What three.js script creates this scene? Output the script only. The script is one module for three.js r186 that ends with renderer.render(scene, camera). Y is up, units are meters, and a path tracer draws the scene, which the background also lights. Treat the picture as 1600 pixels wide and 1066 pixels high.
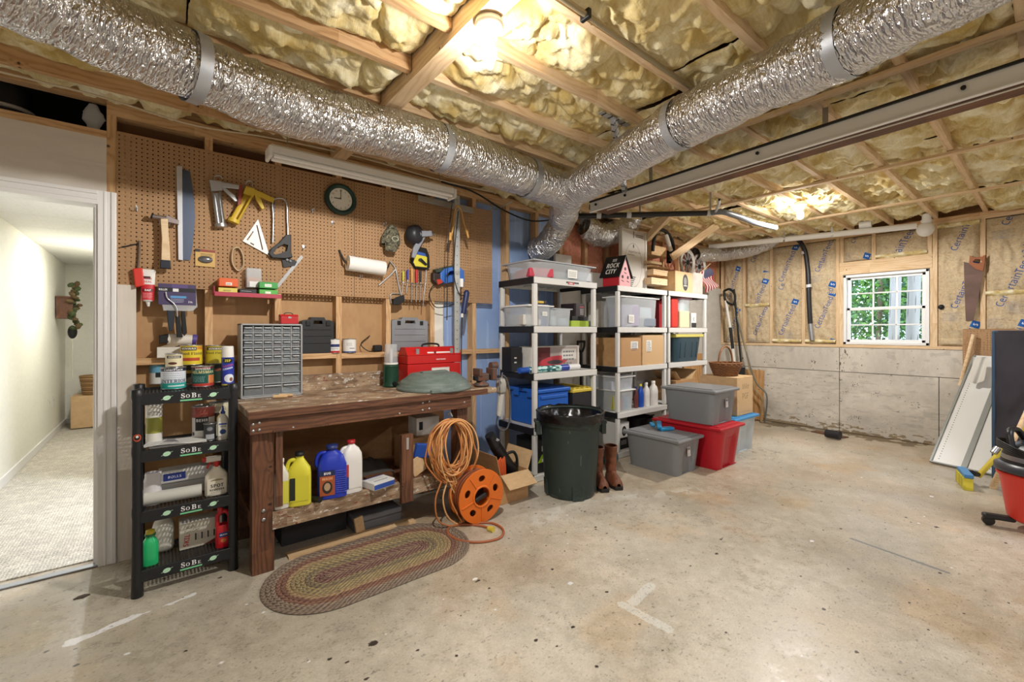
import * as THREE from 'three';
import { RoundedBoxGeometry } from 'three/addons/geometries/RoundedBoxGeometry.js';
import { mergeGeometries } from 'three/addons/utils/BufferGeometryUtils.js';
import { RectAreaLightUniformsLib } from 'three/addons/lights/RectAreaLightUniformsLib.js';

// ---------- camera, sky, exposure ----------
const scene = new THREE.Scene();
const EYE = [0, 1.35, 3.47], FPX = 685, PX0 = 800, PY0 = 519;
const YAW = Math.atan(850 / 685), SA = Math.sin(YAW), CA = Math.cos(YAW);
const camera = new THREE.PerspectiveCamera(2 * Math.atan(533 / FPX) * 180 / Math.PI, 1600 / 1066, 0.05, 200);
camera.position.set(...EYE);
camera.lookAt(EYE[0] + CA, EYE[1], EYE[2] - SA);
camera.setViewOffset(1600, 1066, 0, 533 - PY0, 1600, 1066);
scene.add(camera);
scene.background = new THREE.Color('#d3e2fb');
scene.backgroundIntensity = 5.0;
const renderer = new THREE.WebGLRenderer({ antialias: true });
renderer.toneMapping = THREE.LinearToneMapping;
renderer.toneMappingExposure = 1.14;
renderer.shadowMap.enabled = true;
RectAreaLightUniformsLib.init();
// two unseen tube fittings, added behind and beside the camera as fill light
const FILL_TUBES = [[4.3, 2.6, 4.75, 44], [0.3, 2.6, 5.3, 22]], FILL_COLOR = '#eff2fc';
const BULB = 1.0, BULB_DOWN = 9.5, BULB_COLOR = '#faf6f1';

// ---------- pixel to place (1600 x 1066 photograph) ----------
function ray(u, v) { const r = (u - PX0) / FPX, t = (PY0 - v) / FPX; return [CA + SA * r, t, -SA + CA * r]; }
function along(u, v, k) { const d = ray(u, v); return [EYE[0] + k * d[0], EYE[1] + k * d[1], EYE[2] + k * d[2]]; }
const onZ = (u, v, z = 0) => along(u, v, (z - EYE[2]) / ray(u, v)[2]);
const onY = (u, v, y = 0) => along(u, v, (y - EYE[1]) / ray(u, v)[1]);
const onX = (u, v, x = 7.2) => along(u, v, x / ray(u, v)[0]);

// ---------- random, noise ----------
let seed = 7;
function rnd() { seed = (seed + 0x6D2B79F5) | 0; let t = Math.imul(seed ^ (seed >>> 15), 1 | seed); t = (t + Math.imul(t ^ (t >>> 7), 61 | t)) ^ t; return ((t ^ (t >>> 14)) >>> 0) / 4294967296; }
const rr = (a, b) => a + (b - a) * rnd();
const HT = new Float32Array(65536); for (let i = 0; i < 65536; i++) HT[i] = rnd();
function vn(x, y, p = 256) {           // value noise, period p
  const xi = Math.floor(x), yi = Math.floor(y), fx = x - xi, fy = y - yi;
  const u = fx * fx * (3 - 2 * fx), w = fy * fy * (3 - 2 * fy);
  const x0 = ((xi % p) + p) % p, x1 = (x0 + 1) % p, y0 = (((yi % p) + p) % p) * 256, y1 = ((((yi + 1) % p) + p) % p) * 256;
  const a = HT[x0 + y0], b = HT[x1 + y0], c = HT[x0 + y1], d = HT[x1 + y1];
  return a + (b - a) * u + (c - a) * w + (a - b - c + d) * u * w;
}
function fbm(x, y, o = 4, p = 256) { let s = 0, a = 0.5, n = 0; for (let i = 0; i < o; i++) { s += a * vn(x, y, p); n += a; x *= 2; y *= 2; p = Math.min(256, p * 2); a *= 0.5; } return s / n; }
function n3(x, y, z) { return (vn(x + z * 0.71, y - z * 0.37) + vn(y * 0.9 + 40 + z, z * 1.1 + x * 0.3) + vn(z + 90, x * 0.8 + y * 0.5)) / 3; }
const lerp = (a, b, t) => a + (b - a) * t, clamp = (x, a = 0, b = 1) => Math.min(b, Math.max(a, x)), sstep = (a, b, x) => { const t = clamp((x - a) / (b - a)); return t * t * (3 - 2 * t); };

// ---------- textures ----------
function dataTex(w, h, fn, srgb = true) {
  const d = new Uint8Array(w * h * 4);
  for (let j = 0; j < h; j++) for (let i = 0; i < w; i++) { const c = fn(i, j); const k = (j * w + i) * 4; d[k] = clamp(c[0], 0, 255); d[k + 1] = clamp(c[1], 0, 255); d[k + 2] = clamp(c[2], 0, 255); d[k + 3] = c[3] ?? 255; }
  const t = new THREE.DataTexture(d, w, h); t.magFilter = THREE.LinearFilter; t.minFilter = THREE.LinearFilter; t.wrapS = t.wrapT = THREE.RepeatWrapping;
  if (srgb) t.colorSpace = THREE.SRGBColorSpace; t.needsUpdate = true; return t;
}
function canvasTex(w, h, draw) {
  const c = document.createElement('canvas'); c.width = w; c.height = h; const g = c.getContext('2d'); draw(g, w, h);
  const t = new THREE.CanvasTexture(c); t.colorSpace = THREE.SRGBColorSpace; return t;
}
function tx(g, s, x, y, size, color, opt = {}) {
  g.save(); g.translate(x, y); if (opt.rot) g.rotate(opt.rot); if (opt.sx) g.scale(opt.sx, 1); g.fillStyle = color; g.textAlign = opt.align || 'center'; g.textBaseline = 'middle';
  g.font = (opt.style || 'bold') + ' ' + size + 'px ' + (opt.font || 'sans-serif'); g.fillText(s, 0, 0); g.restore();
}
const rect = (g, c, x, y, w, h) => { g.fillStyle = c; g.fillRect(x, y, w, h); };
const ell = (g, c, x, y, rx, ry, rot = 0) => { g.fillStyle = c; g.beginPath(); g.ellipse(x, y, rx, ry, rot, 0, 7); g.fill(); };
const scrib = (g, c, x, y, w, n, lh, lw = 1.5) => { g.fillStyle = c; for (let i = 0; i < n; i++) { let q = x; while (q < x + w) { const k = 2 + rnd() * 6; if (q + k < x + w) g.fillRect(q, y + i * lh, k, lw); q += k + 2; } } };

// ---------- materials ----------
const mats = new Map();
function M(color, rough = 0.6, o = {}) {
  const key = color + rough + JSON.stringify(o); let m = mats.get(key);
  if (!m) { const phys = o.transmission || o.clearcoat || o.sheen; m = phys ? new THREE.MeshPhysicalMaterial() : new THREE.MeshStandardMaterial(); m.color.set(color); m.roughness = rough; for (const k in o) m[k] && m[k].isColor ? m[k].set(o[k]) : (m[k] = o[k]); mats.set(key, m); }
  return m;
}
function TM(map, rough = 0.6, o = {}) { const m = new THREE.MeshStandardMaterial({ map, roughness: rough, ...o }); return m; }
// printed labels share one sheet
const sheet = document.createElement('canvas'); sheet.width = sheet.height = 2048; const sheetCtx = sheet.getContext('2d'), sheetTex = new THREE.CanvasTexture(sheet); sheetTex.colorSpace = THREE.SRGBColorSpace; let sx0 = 4, sy0 = 4, srow = 0;
function lab(w, h, draw, rough = 0.5) {
  if (sx0 + w + 4 > 2048) { sx0 = 4; sy0 += srow + 8; srow = 0; } if (sy0 + h > 2044) throw new Error('label sheet full');
  const c = document.createElement('canvas'); c.width = w; c.height = h; draw(c.getContext('2d'), w, h); sheetCtx.drawImage(c, sx0 - 2, sy0 - 2, w + 4, h + 4); sheetCtx.drawImage(c, sx0, sy0);
  const t = sheetTex.clone(); t.repeat.set(w / 2048, h / 2048); t.offset.set(sx0 / 2048, 1 - (sy0 + h) / 2048); sx0 += w + 8; srow = Math.max(srow, h); return TM(t, rough);
}

const woodTex = (c0, c1, c2, f = 1, knots = 3) => {
  const K = []; for (let i = 0; i < knots; i++) K.push([rr(40, 980), rr(30, 226), rr(5, 9)]);
  return dataTex(1024, 256, (i, j) => {
    let y = j / 256 * 8, x = i / 1024 * 4; let wob = fbm(x, y * 0.5, 3, 4) * 2.2;
    for (const k of K) { const dx = (i - k[0]) / (k[2] * 3), dy = (j - k[1]) / k[2]; wob += 1.3 * Math.exp(-(dx * dx + dy * dy) / 3) * Math.sign(dy || 1); }
    const g = 0.5 + 0.5 * Math.sin((y * 1.4 + wob) * 6.283 * f); const fine = vn(i / 24, j * 1.0, 256) - 0.5, blot = fbm(x * 1.5, y * 0.5, 3, 4) - 0.5;
    let t = clamp(0.25 + 0.42 * g * g + 0.35 * fine + 0.7 * blot);
    let c = t < 0.5 ? c0.map((a, n) => lerp(a, c1[n], t * 2)) : c1.map((a, n) => lerp(a, c2[n], t * 2 - 1));
    for (const k of K) { const dx = (i - k[0]) / k[2], dy = (j - k[1]) / k[2], q = dx * dx + dy * dy; if (q < 1.2) c = c.map((a) => a * lerp(0.45, 1, sstep(0.4, 1.2, q))); }
    return c;
  });
};
const pineT = woodTex([224, 188, 144], [208, 168, 122], [182, 138, 94]);
const pinePaleT = woodTex([236, 210, 174], [224, 194, 154], [206, 170, 126]);
const darkWoodT = woodTex([126, 84, 56], [98, 62, 42], [68, 42, 30], 1.2, 4);
const WOOD = TM(pineT, 0.75), WOODP = TM(pinePaleT, 0.75), WOODD = TM(darkWoodT, 0.6);
const benchTopT = dataTex(1024, 512, (i, j) => {
  const g = fbm(i / 90, j / 7, 4, 256), b = fbm(i / 60, j / 60, 4), s = vn(i / 5, j / 5) * vn(i / 17 + 9, j / 17);
  let t = clamp(g * 0.8 + (b - 0.5) * 1.2); let c = [lerp(118, 206, t), lerp(94, 182, t), lerp(72, 152, t)];
  const p = fbm(i / 40 + 70, j / 24 + 31, 4); if (p > 0.66 && s > 0.2) c = [212, 206, 198]; else if (p < 0.3 && s > 0.25) c = [126, 62, 48];
  return c;
});
const plyT = woodTex([214, 172, 120], [196, 150, 98], [168, 122, 74], 0.5, 2);
const PLY = TM(plyT, 0.75);
const cardT = (r, g, b) => dataTex(128, 128, (i, j) => { const n = (fbm(i / 16, j / 16, 3, 8) - 0.5) * 22 + (vn(i, j / 3, 128) - 0.5) * 8; return [r + n, g + n, b + n * 0.8]; });
const CARD = TM(cardT(188, 146, 100), 0.85), CARDL = TM(cardT(214, 180, 136), 0.85), CARDW = TM(cardT(226, 222, 214), 0.8), HARD = TM(cardT(150, 108, 66), 0.85), HARDL = TM(cardT(188, 150, 108), 0.85);
const BLACKP = M('#0d0d0f', 0.55), WHITEP = M('#e9e7e1', 0.45), METAL = M('#b9bcc0', 0.32, { metalness: 1 }), GALV = M('#bfc2c4', 0.42, { metalness: 0.85 }), DKMETAL = M('#3b3d42', 0.4, { metalness: 0.8 });
const CLEAR = M('#f4f8fb', 0.2, { transmission: 0.74, thickness: 0, ior: 1.3 });
const CLEARF = M('#eef2f5', 0.35, { transmission: 0.62, thickness: 0, ior: 1.3 });
const PANE = M('#ffffff', 0.02, { transmission: 1, thickness: 0, ior: 1.4 });

// ---------- geometry ----------
const V3 = (a) => new THREE.Vector3(...a);
function rb(w, h, d, r = 0.004, seg = 1) { return new RoundedBoxGeometry(w, h, d, seg, Math.min(r, w / 2.01, h / 2.01, d / 2.01)); }
function T(g, x = 0, y = 0, z = 0, rx = 0, ry = 0, rz = 0) { const m = new THREE.Matrix4().makeRotationFromEuler(new THREE.Euler(rx, ry, rz)); m.setPosition(x, y, z); return g.applyMatrix4(m); }
// a wooden piece between two corners, uv in metres along its longest side
function wb(x0, x1, y0, y1, z0, z1, tile = 1) {
  const g = new THREE.BoxGeometry(x1 - x0, y1 - y0, z1 - z0).toNonIndexed(); const s = [x1 - x0, y1 - y0, z1 - z0], L = s.indexOf(Math.max(...s));
  const p = g.attributes.position, n = g.attributes.normal, uv = g.attributes.uv, ou = rnd(), ov = rnd();
  for (let i = 0; i < p.count; i++) { const q = [p.getX(i), p.getY(i), p.getZ(i)], nn = [n.getX(i), n.getY(i), n.getZ(i)].map(Math.abs), N = nn.indexOf(Math.max(...nn));
    let a, b; if (N === L) { a = q[(L + 1) % 3] * 0.1; b = q[(L + 2) % 3]; } else { a = q[L]; b = q[3 - L - N]; }
    uv.setXY(i, a / tile + ou, b * 3 / tile + ov + N * 0.31); }
  return g.translate((x0 + x1) / 2, (y0 + y1) / 2, (z0 + z1) / 2);
}
function tube(pts, r, closed = false, seg, rs = 7) { const c = new THREE.CatmullRomCurve3(pts.map((p) => (p.isVector3 ? p : V3(p))), closed, 'centripetal'); return new THREE.TubeGeometry(c, seg || Math.max(8, pts.length * 6), r, rs, closed); }
function bar(a, b, r, r2 = r, n = 10) { const A = V3(a), B = V3(b), d = B.clone().sub(A); const g = new THREE.CylinderGeometry(r2, r, d.length(), n); g.applyQuaternion(new THREE.Quaternion().setFromUnitVectors(new THREE.Vector3(0, 1, 0), d.clone().normalize())); return g.translate((A.x + B.x) / 2, (A.y + B.y) / 2, (A.z + B.z) / 2); }
function beamG(a, b, w, t, up = [0, 1, 0]) { // box beam from a to b, width w along side, t along up
  const A = V3(a), B = V3(b), d = B.clone().sub(A), L = d.length(); const X = d.normalize(), Zz = new THREE.Vector3().crossVectors(X, V3(up)).normalize(), Yy = new THREE.Vector3().crossVectors(Zz, X);
  const g = wb(-L / 2, L / 2, -t / 2, t / 2, -w / 2, w / 2); const m = new THREE.Matrix4().makeBasis(X, Yy, Zz); m.setPosition(A.add(B).multiplyScalar(0.5)); return g.applyMatrix4(m);
}
const lathe = (pts, n = 28) => new THREE.LatheGeometry(pts.map((p) => new THREE.Vector2(p[0], p[1])), n);
function ext(pts, depth, bevel = 0, holes = []) {
  const s = pts instanceof THREE.Shape ? pts : new THREE.Shape(pts.map((p) => new THREE.Vector2(p[0], p[1])));
  for (const h of holes) s.holes.push(h instanceof THREE.Path ? h : new THREE.Path(h.map((p) => new THREE.Vector2(p[0], p[1]))));
  return new THREE.ExtrudeGeometry(s, { depth, bevelEnabled: bevel > 0, bevelSize: bevel, bevelThickness: bevel, bevelSegments: 2, curveSegments: 10 });
}
// outline given in photograph pixels, standing on a plane parallel to the long wall at depth z
const wallExt = (px, z, depth, bevel = 0, holes = []) => ext(px.map(([u, v]) => onZ(u, v, z)), depth, bevel, holes.map((h) => h.map(([u, v]) => onZ(u, v, z)))).translate(0, 0, z);
const wallTube = (px, z, r, closed = false) => tube(px.map(([u, v, zz]) => onZ(u, v, zz ?? z)), r, closed);
function mg(list) { const L = list.filter(Boolean).map((g) => { const q = g.index ? g.toNonIndexed() : g; for (const k of Object.keys(q.attributes)) if (!['position', 'normal', 'uv'].includes(k)) q.deleteAttribute(k); return q; }); return L.length === 1 ? L[0] : mergeGeometries(L); }

// ---------- things and parts ----------
const taken = new Map();
function numbered(n) { const k = taken.get(n) || 0; taken.set(n, k + 1); return k ? n + '_' + String(k).padStart(3, '0') : n; }
function thing(name, label, category, group) { const o = new THREE.Group(); o.name = numbered(name); o.userData = { label, category }; if (group) o.userData.group = group; scene.add(o); return o; }
function part(parent, name, geo, mat, label) { const m = new THREE.Mesh(Array.isArray(geo) ? mg(geo) : geo, mat); m.name = name; m.castShadow = m.receiveShadow = true; if (label) m.userData.label = label; parent.add(m); return m; }
function single(name, label, category, geo, mat, group) { const m = new THREE.Mesh(Array.isArray(geo) ? mg(geo) : geo, mat); m.name = numbered(name); m.castShadow = m.receiveShadow = true; m.userData = { label, category }; if (group) m.userData.group = group; scene.add(m); return m; }
function structure(name) { const o = new THREE.Group(); o.name = name; o.userData = { kind: 'structure' }; scene.add(o); return o; }
const at = (o, x, y, z, ry = 0, rx = 0, rz = 0) => { o.position.set(x, y, z); o.rotation.set(rx, ry, rz, 'YXZ'); return o; };
// ================= SETTING =================
const RX0 = -2.2, RX1 = 7.2, RZ1 = 6.4, CEIL = 2.70;
function grid(nu, nv, fn, flip = false) {
  const P = [], U = [], I = [];
  for (let j = 0; j <= nv; j++) for (let i = 0; i <= nu; i++) { const r = fn(i / nu, j / nv); P.push(r[0], r[1], r[2]); U.push(r[3] ?? i / nu, r[4] ?? j / nv); }
  for (let j = 0; j < nv; j++) for (let i = 0; i < nu; i++) { const a = j * (nu + 1) + i, b = a + 1, c = a + nu + 1, d = c + 1; flip ? I.push(a, c, b, b, c, d) : I.push(a, b, c, b, d, c); }
  const g = new THREE.BufferGeometry(); g.setAttribute('position', new THREE.Float32BufferAttribute(P, 3)); g.setAttribute('uv', new THREE.Float32BufferAttribute(U, 2)); g.setIndex(I); g.computeVertexNormals(); return g;
}
// ---- floor ----
const FW = 8.4, FD = 4.2, FTW = 2048, FTH = 1408;
const floorData = (() => {
  const N = FTW * FTH, spk = new Uint8Array(N), LW = 512, LH = 352, low = (fn) => { const F = new Float32Array(LW * LH); for (let j = 0; j < LH; j++) for (let i = 0; i < LW; i++) F[j * LW + i] = fn(i / LW * FW + 9, j / LH * FD + 10); return F; };
  const A = low((x, z) => fbm(x * 0.9, z * 0.9, 5)), B = low((x, z) => fbm(x * 3.1 + 50, z * 3.1, 4)), D = low((x, z) => fbm(x * 1.4 + 80, z * 1.4 + 11, 4)), Wm = low((x, z) => fbm(x * 2.3 + 33, z * 2.3 + 7, 4)), R9 = low((x, z) => fbm(x * 9, z * 9, 3));
  const smp = (F, x, y) => { const i = Math.min(LW - 2, x | 0), j = Math.min(LH - 2, y | 0), fx = x - i, fy = y - j, k = j * LW + i; return (F[k] * (1 - fx) + F[k + 1] * fx) * (1 - fy) + (F[k + LW] * (1 - fx) + F[k + LW + 1] * fx) * fy; };
  for (let n = 0; n < 560; n++) { const i0 = rnd() * FTW, j0 = rnd() * FTH, r = rr(0.6, 2.6) * (rnd() < 0.06 ? 2 : 1), kind = rnd() < 0.75 ? 1 : 2; for (let dj = -5; dj <= 5; dj++) for (let di = -5; di <= 5; di++) if (di * di + dj * dj < r * r * (0.6 + 0.8 * vn(i0 + di * 0.8, j0 + dj * 0.8))) { const k = ((j0 + dj) | 0) * FTW + ((i0 + di) | 0); if (k >= 0 && k < N) spk[k] = kind; } }
  const Q = (u, v) => { const p = onY(u, v); return [p[0], p[2]]; };
  // marks on the slab: [polyline, half width, kind]
  const marks = [[[Q(1016, 915), Q(988, 942)], 0.03, 1], [[Q(972, 945), Q(1042, 983)], 0.03, 1], [[Q(120, 1000), Q(200, 968), Q(300, 930)], 0.06, 2], [[Q(1330, 842), Q(1480, 895)], 0.012, 3], [[Q(840, 815), Q(905, 780), Q(990, 775), Q(1085, 766)], 0.09, 4], [[Q(430, 962), Q(400, 930), Q(420, 895)], 0.07, 5]];
  const mk = new Uint8Array(N), md = new Float32Array(N);
  for (const [pl, w, kind] of marks) for (let s = 0; s < pl.length - 1; s++) { const [ax, ay] = pl[s], [bx, by] = pl[s + 1], dx = bx - ax, dy = by - ay, L2 = dx * dx + dy * dy; const i0 = Math.max(0, ((Math.min(ax, bx) - w + 1) / FW * FTW) | 0), i1 = Math.min(FTW - 1, ((Math.max(ax, bx) + w + 1) / FW * FTW) | 0), j0 = Math.max(0, ((Math.min(ay, by) - w) / FD * FTH) | 0), j1 = Math.min(FTH - 1, ((Math.max(ay, by) + w) / FD * FTH) | 0);
    for (let j = j0; j <= j1; j++) for (let i = i0; i <= i1; i++) { const x = i / FTW * FW - 1, z = j / FTH * FD, t = clamp(((x - ax) * dx + (z - ay) * dy) / L2), d = Math.hypot(x - ax - t * dx, z - ay - t * dy) / w; const k = j * FTW + i; if (d < 1 && (!mk[k] || d < md[k])) { mk[k] = kind; md[k] = d; } } }
  const px = new Uint8Array(N * 4), rp = new Uint8Array(1024 * 704 * 4);
  for (let j = 0; j < FTH; j++) for (let i = 0; i < FTW; i++) {
    const k = j * FTW + i, lx = i / FTW * LW, ly = j / FTH * LH, a = smp(A, lx, ly), b = smp(B, lx, ly), damp = smp(D, lx, ly), f = 0.65 * vn(i * 0.09, j * 0.066) + 0.35 * vn(i * 0.2 + 5, j * 0.15), grit = vn(i * 0.9, j * 0.9);
    const t = clamp(0.5 + (a - 0.5) * 1.3 + (b - 0.5) * 0.7 + (f - 0.5) * 0.45), tan = sstep(0.5, 0.72, damp) * 0.75, warm = sstep(0.58, 0.75, smp(Wm, lx, ly)), gr = (grit - 0.5) * 24;
    let r = lerp(160, 210, t) + 3 * tan + 2 * warm + gr, g = lerp(151, 202, t) - 4 * tan - 5 * warm + gr, bl = lerp(134, 186, t) - 10 * tan - 12 * warm + gr, m = 1;
    if (grit > 0.5 && vn(i * 0.35 + 7, j * 0.35) > 0.86) m = 0.74;
    const kind = mk[k]; if (kind) { const d = md[k], n9 = smp(R9, lx, ly); let w = 0, cr = 226, cg = 228, cb = 222;
      if (kind === 1) w = d < 0.75 + grit * 0.25 ? 0.45 + grit * 0.3 : 0; else if (kind === 2) { w = d < n9 * 1.5 - 0.42 + (f - 0.5) * 0.5 ? 0.95 : 0; cr = cg = cb = 235; } else if (kind === 3) { w = 0.6; cr = 96; cg = 102; cb = 108; } else if (kind === 4) w = n9 > 0.48 ? 0.4 * (1 - d) + 0.08 : 0; else w = d < n9 * 1.2 ? 0.28 * grit : 0;
      r = lerp(r, cr, w); g = lerp(g, cg, w); bl = lerp(bl, cb, w); }
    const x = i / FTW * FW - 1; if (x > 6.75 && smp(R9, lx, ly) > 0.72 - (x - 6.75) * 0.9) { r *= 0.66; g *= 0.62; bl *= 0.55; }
    if (spk[k] === 1) { r = 62; g = 54; bl = 46; } else if (spk[k] === 2) r = g = bl = 228;
    px[k * 4] = clamp(r * m, 0, 255); px[k * 4 + 1] = clamp(g * m, 0, 255); px[k * 4 + 2] = clamp(bl * m, 0, 255); px[k * 4 + 3] = 255;
    if (!(i & 1) && !(j & 1)) { const q = ((j >> 1) * 1024 + (i >> 1)) * 4; rp[q] = rp[q + 1] = rp[q + 2] = clamp(98 + (damp - 0.5) * 90 + (f - 0.5) * 60 + (grit - 0.5) * 36, 50, 200); rp[q + 3] = 255; }
  }
  const mk2 = (d, w, h) => { const t = new THREE.DataTexture(d, w, h); t.magFilter = t.minFilter = THREE.LinearFilter; t.wrapS = t.wrapT = THREE.MirroredRepeatWrapping; t.needsUpdate = true; return t; };
  const map = mk2(px, FTW, FTH); map.colorSpace = THREE.SRGBColorSpace; return { map, rt: mk2(rp, 1024, 704) };
})();
{
  const fl = structure('floor'); const W = RX1 - RX0, D = RZ1 + 0.0; const g = new THREE.BoxGeometry(W + 0.6, 0.12, D + 0.3).translate((RX0 + RX1) / 2, -0.06, D / 2); const p = g.attributes.position, uv = g.attributes.uv;
  for (let i = 0; i < p.count; i++) uv.setXY(i, (p.getX(i) + 1) / FW, p.getZ(i) / FD);
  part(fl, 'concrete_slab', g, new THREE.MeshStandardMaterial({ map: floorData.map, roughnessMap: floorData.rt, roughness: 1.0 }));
}
// ---- long wall (workbench wall) ----
const wallL = structure('wall_left');
const drywall = TM(dataTex(256, 256, (i, j) => { const n = (fbm(i / 30, j / 30, 4, 8) - 0.5) * 14 + (vn(i, j) - 0.5) * 5; return [222 + n, 214 + n, 204 + n]; }), 0.85);
const drywallG = TM(dataTex(256, 256, (i, j) => { const n = (fbm(i / 40, j / 40, 4, 8) - 0.5) * 18 + (vn(i, j) - 0.5) * 6; return [204 + n, 200 + n, 192 + n]; }), 0.85);
const TRIM = M('#efeeec', 0.35);
const studX = [-0.215, 0.255, 0.662, 1.082, 1.482, 1.89, 2.335, 2.74, 3.14, 3.5, 3.92, 4.32, 4.73, 5.13, 5.54, 5.95, 6.35, 6.76, 7.16];
for (const x of studX) part(wallL, 'stud', wb(x - 0.021, x + 0.021, 0.04, 2.62, -0.09, 0), WOOD);
part(wallL, 'stud', wb(-0.172, -0.13, 0.04, 2.53, -0.09, 0), WOOD);
part(wallL, 'top_plate', wb(-0.236, RX1, 2.62, 2.66, -0.09, 0.0), WOOD);
part(wallL, 'top_plate', wb(-0.236, RX1, 2.66, 2.70, -0.09, 0.0), WOOD);
part(wallL, 'bottom_plate', wb(-0.19, RX1, 0, 0.04, -0.09, 0.0), WOOD);
const blueT = TM(dataTex(256, 256, (i, j) => { const n = (fbm(i / 40, j / 40, 4, 8) - 0.5) * 30; const w = vn(i / 3, j / 60, 128) > 0.8 ? 14 : 0; return [150 + n + w, 178 + n + w, 226 + n * 0.6 + w]; }), 0.35);
part(wallL, 'backing_panel', new THREE.BoxGeometry(2.12, 1.66, 0.02).translate(0.82, 0.83, -0.1), HARDL, 'brown fibreboard backing'); part(wallL, 'backing_panel', new THREE.BoxGeometry(2.12, 1.0, 0.02).translate(0.82, 2.16, -0.1), M('#6b4a30', 0.9), 'dark stained fibreboard behind the pegboard');  // upper panel is coloured darker so the pegboard holes look shaded
part(wallL, 'sheathing_panel', new THREE.BoxGeometry(1.62, 2.66, 0.02).translate(2.69, 1.33, -0.1), blueT, 'pale blue plastic-faced sheathing');
part(wallL, 'backing_panel', new THREE.BoxGeometry(3.9, 2.66, 0.02).translate(5.45, 1.33, -0.1), HARDL);
part(wallL, 'outer_panel', new THREE.BoxGeometry(RX1 - 2.0, 2.98, 0.03).translate((RX1 + 2) / 2, 1.49, -0.126), drywall);
// ledge blocks between studs
for (const [a, b, y] of [[-0.13, 0.234, 1.19], [0.276, 0.641, 1.19], [0.683, 1.061, 1.19], [1.103, 1.461, 1.185], [1.503, 1.869, 1.185], [1.911, 2.314, 1.185], [2.356, 2.719, 1.185], [2.761, 3.119, 1.185]]) part(wallL, 'blocking', wb(a, b, y - 0.04, y, -0.089, 0), WOOD);
// drywall pieces around the door
part(wallL, 'drywall_panel', new THREE.BoxGeometry(0.085, 1.63, 0.014).translate(-0.1475, 0.815, 0.007), drywall, 'narrow strip of painted drywall beside the door');
part(wallL, 'drywall_panel', wb(RX0, -0.236, 2.165, 2.478, -0.012, 0.004), drywall, 'painted drywall over the door');
part(wallL, 'header_plate', wb(RX0, -0.236, 2.478, 2.52, -0.09, 0.004), WOOD);
part(wallL, 'shade_liner', [new THREE.BoxGeometry(2.1, 0.6, 0.01).translate(-1.2, 2.66, -0.45), new THREE.BoxGeometry(2.1, 0.01, 0.5).translate(-1.2, 2.938, -0.28), new THREE.BoxGeometry(0.01, 0.6, 0.4).translate(-0.16, 2.66, -0.3)], M('#171412', 0.95), 'black building felt in the void over the door'); part(wallL, 'header_core', wb(RX0, -0.236, 2.13, 2.478, -0.11, -0.012), HARD);  // liner sheets are added so the void over the door stays black
part(wallL, 'drywall_panel', wb(RX0, -1.15, 0, 2.165, -0.11, 0.004), drywall);
// finished drywall behind the far shelving, pink batts over it
part(wallL, 'drywall_panel', wb(3.47, 7.19, 0.0, 2.06, 0.0, 0.012), drywallG, 'unpainted grey drywall behind the far shelves');
const pinkT = TM(dataTex(256, 256, (i, j) => { const n = fbm(i / 14, j / 14, 4, 16), m = fbm(i / 50, j / 50, 3, 8); return [lerp(176, 236, n), lerp(108, 168, n * 0.7 + m * 0.3), lerp(86, 140, n)]; }), 0.95);
for (let k = 9; k < studX.length - 1; k++) { const a = studX[k] + 0.024, b = studX[k + 1] - 0.024; part(wallL, 'insulation_batt', grid(14, 18, (u, v) => { const e = Math.min(1, 6 * Math.min(u, 1 - u)) * Math.min(1, 6 * Math.min(v, 1 - v)); return [lerp(a, b, u), lerp(2.04, 2.61, v), -0.06 + e * (0.02 + 0.05 * fbm(u * 3 + k * 7, v * 4, 3)), u + k * 0.37, v * 1.4]; }), pinkT, 'pink fibreglass insulation'); }
// ---- door opening ----
{
  const d = structure('trim_1'); const prof = (x0, x1, y0, y1, dx) => [wb(x0, x1, y0, y1, 0.004, 0.018), dx ? rb(0.022, y1 - y0, 0.01, 0.004).translate(x1 - 0.013, (y0 + y1) / 2, 0.021) : rb(x1 - x0, 0.022, 0.01, 0.004).translate((x0 + x1) / 2, y1 - 0.013, 0.021), dx ? rb(0.012, y1 - y0, 0.006, 0.003).translate(x0 + 0.03, (y0 + y1) / 2, 0.019) : rb(x1 - x0, 0.012, 0.006, 0.003).translate((x0 + x1) / 2, y0 + 0.03, 0.019)];
  part(d, 'side_casing', prof(-0.272, -0.192, 0, 2.165, true), TRIM); part(d, 'head_casing', prof(-1.2, -0.272, 2.085, 2.165, false), TRIM); part(d, 'side_casing', prof(-1.2, -1.12, 0, 2.085, true), TRIM);
  part(d, 'side_jamb', [wb(-0.285, -0.268, 0, 2.1, -0.13, 0.004), rb(0.012, 2.08, 0.035, 0.003).translate(-0.291, 1.04, -0.06)], TRIM); part(d, 'head_jamb', wb(-1.13, -0.268, 2.09, 2.105, -0.13, 0.004), TRIM); part(d, 'side_jamb', wb(-1.135, -1.118, 0, 2.1, -0.13, 0.004), TRIM);
  part(d, 'threshold', rb(0.85, 0.008, 0.05, 0.003).translate(-0.7, 0.006, -0.01), M('#a9adb5', 0.35, { metalness: 0.8 }), 'metal carpet strip');
}
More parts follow.
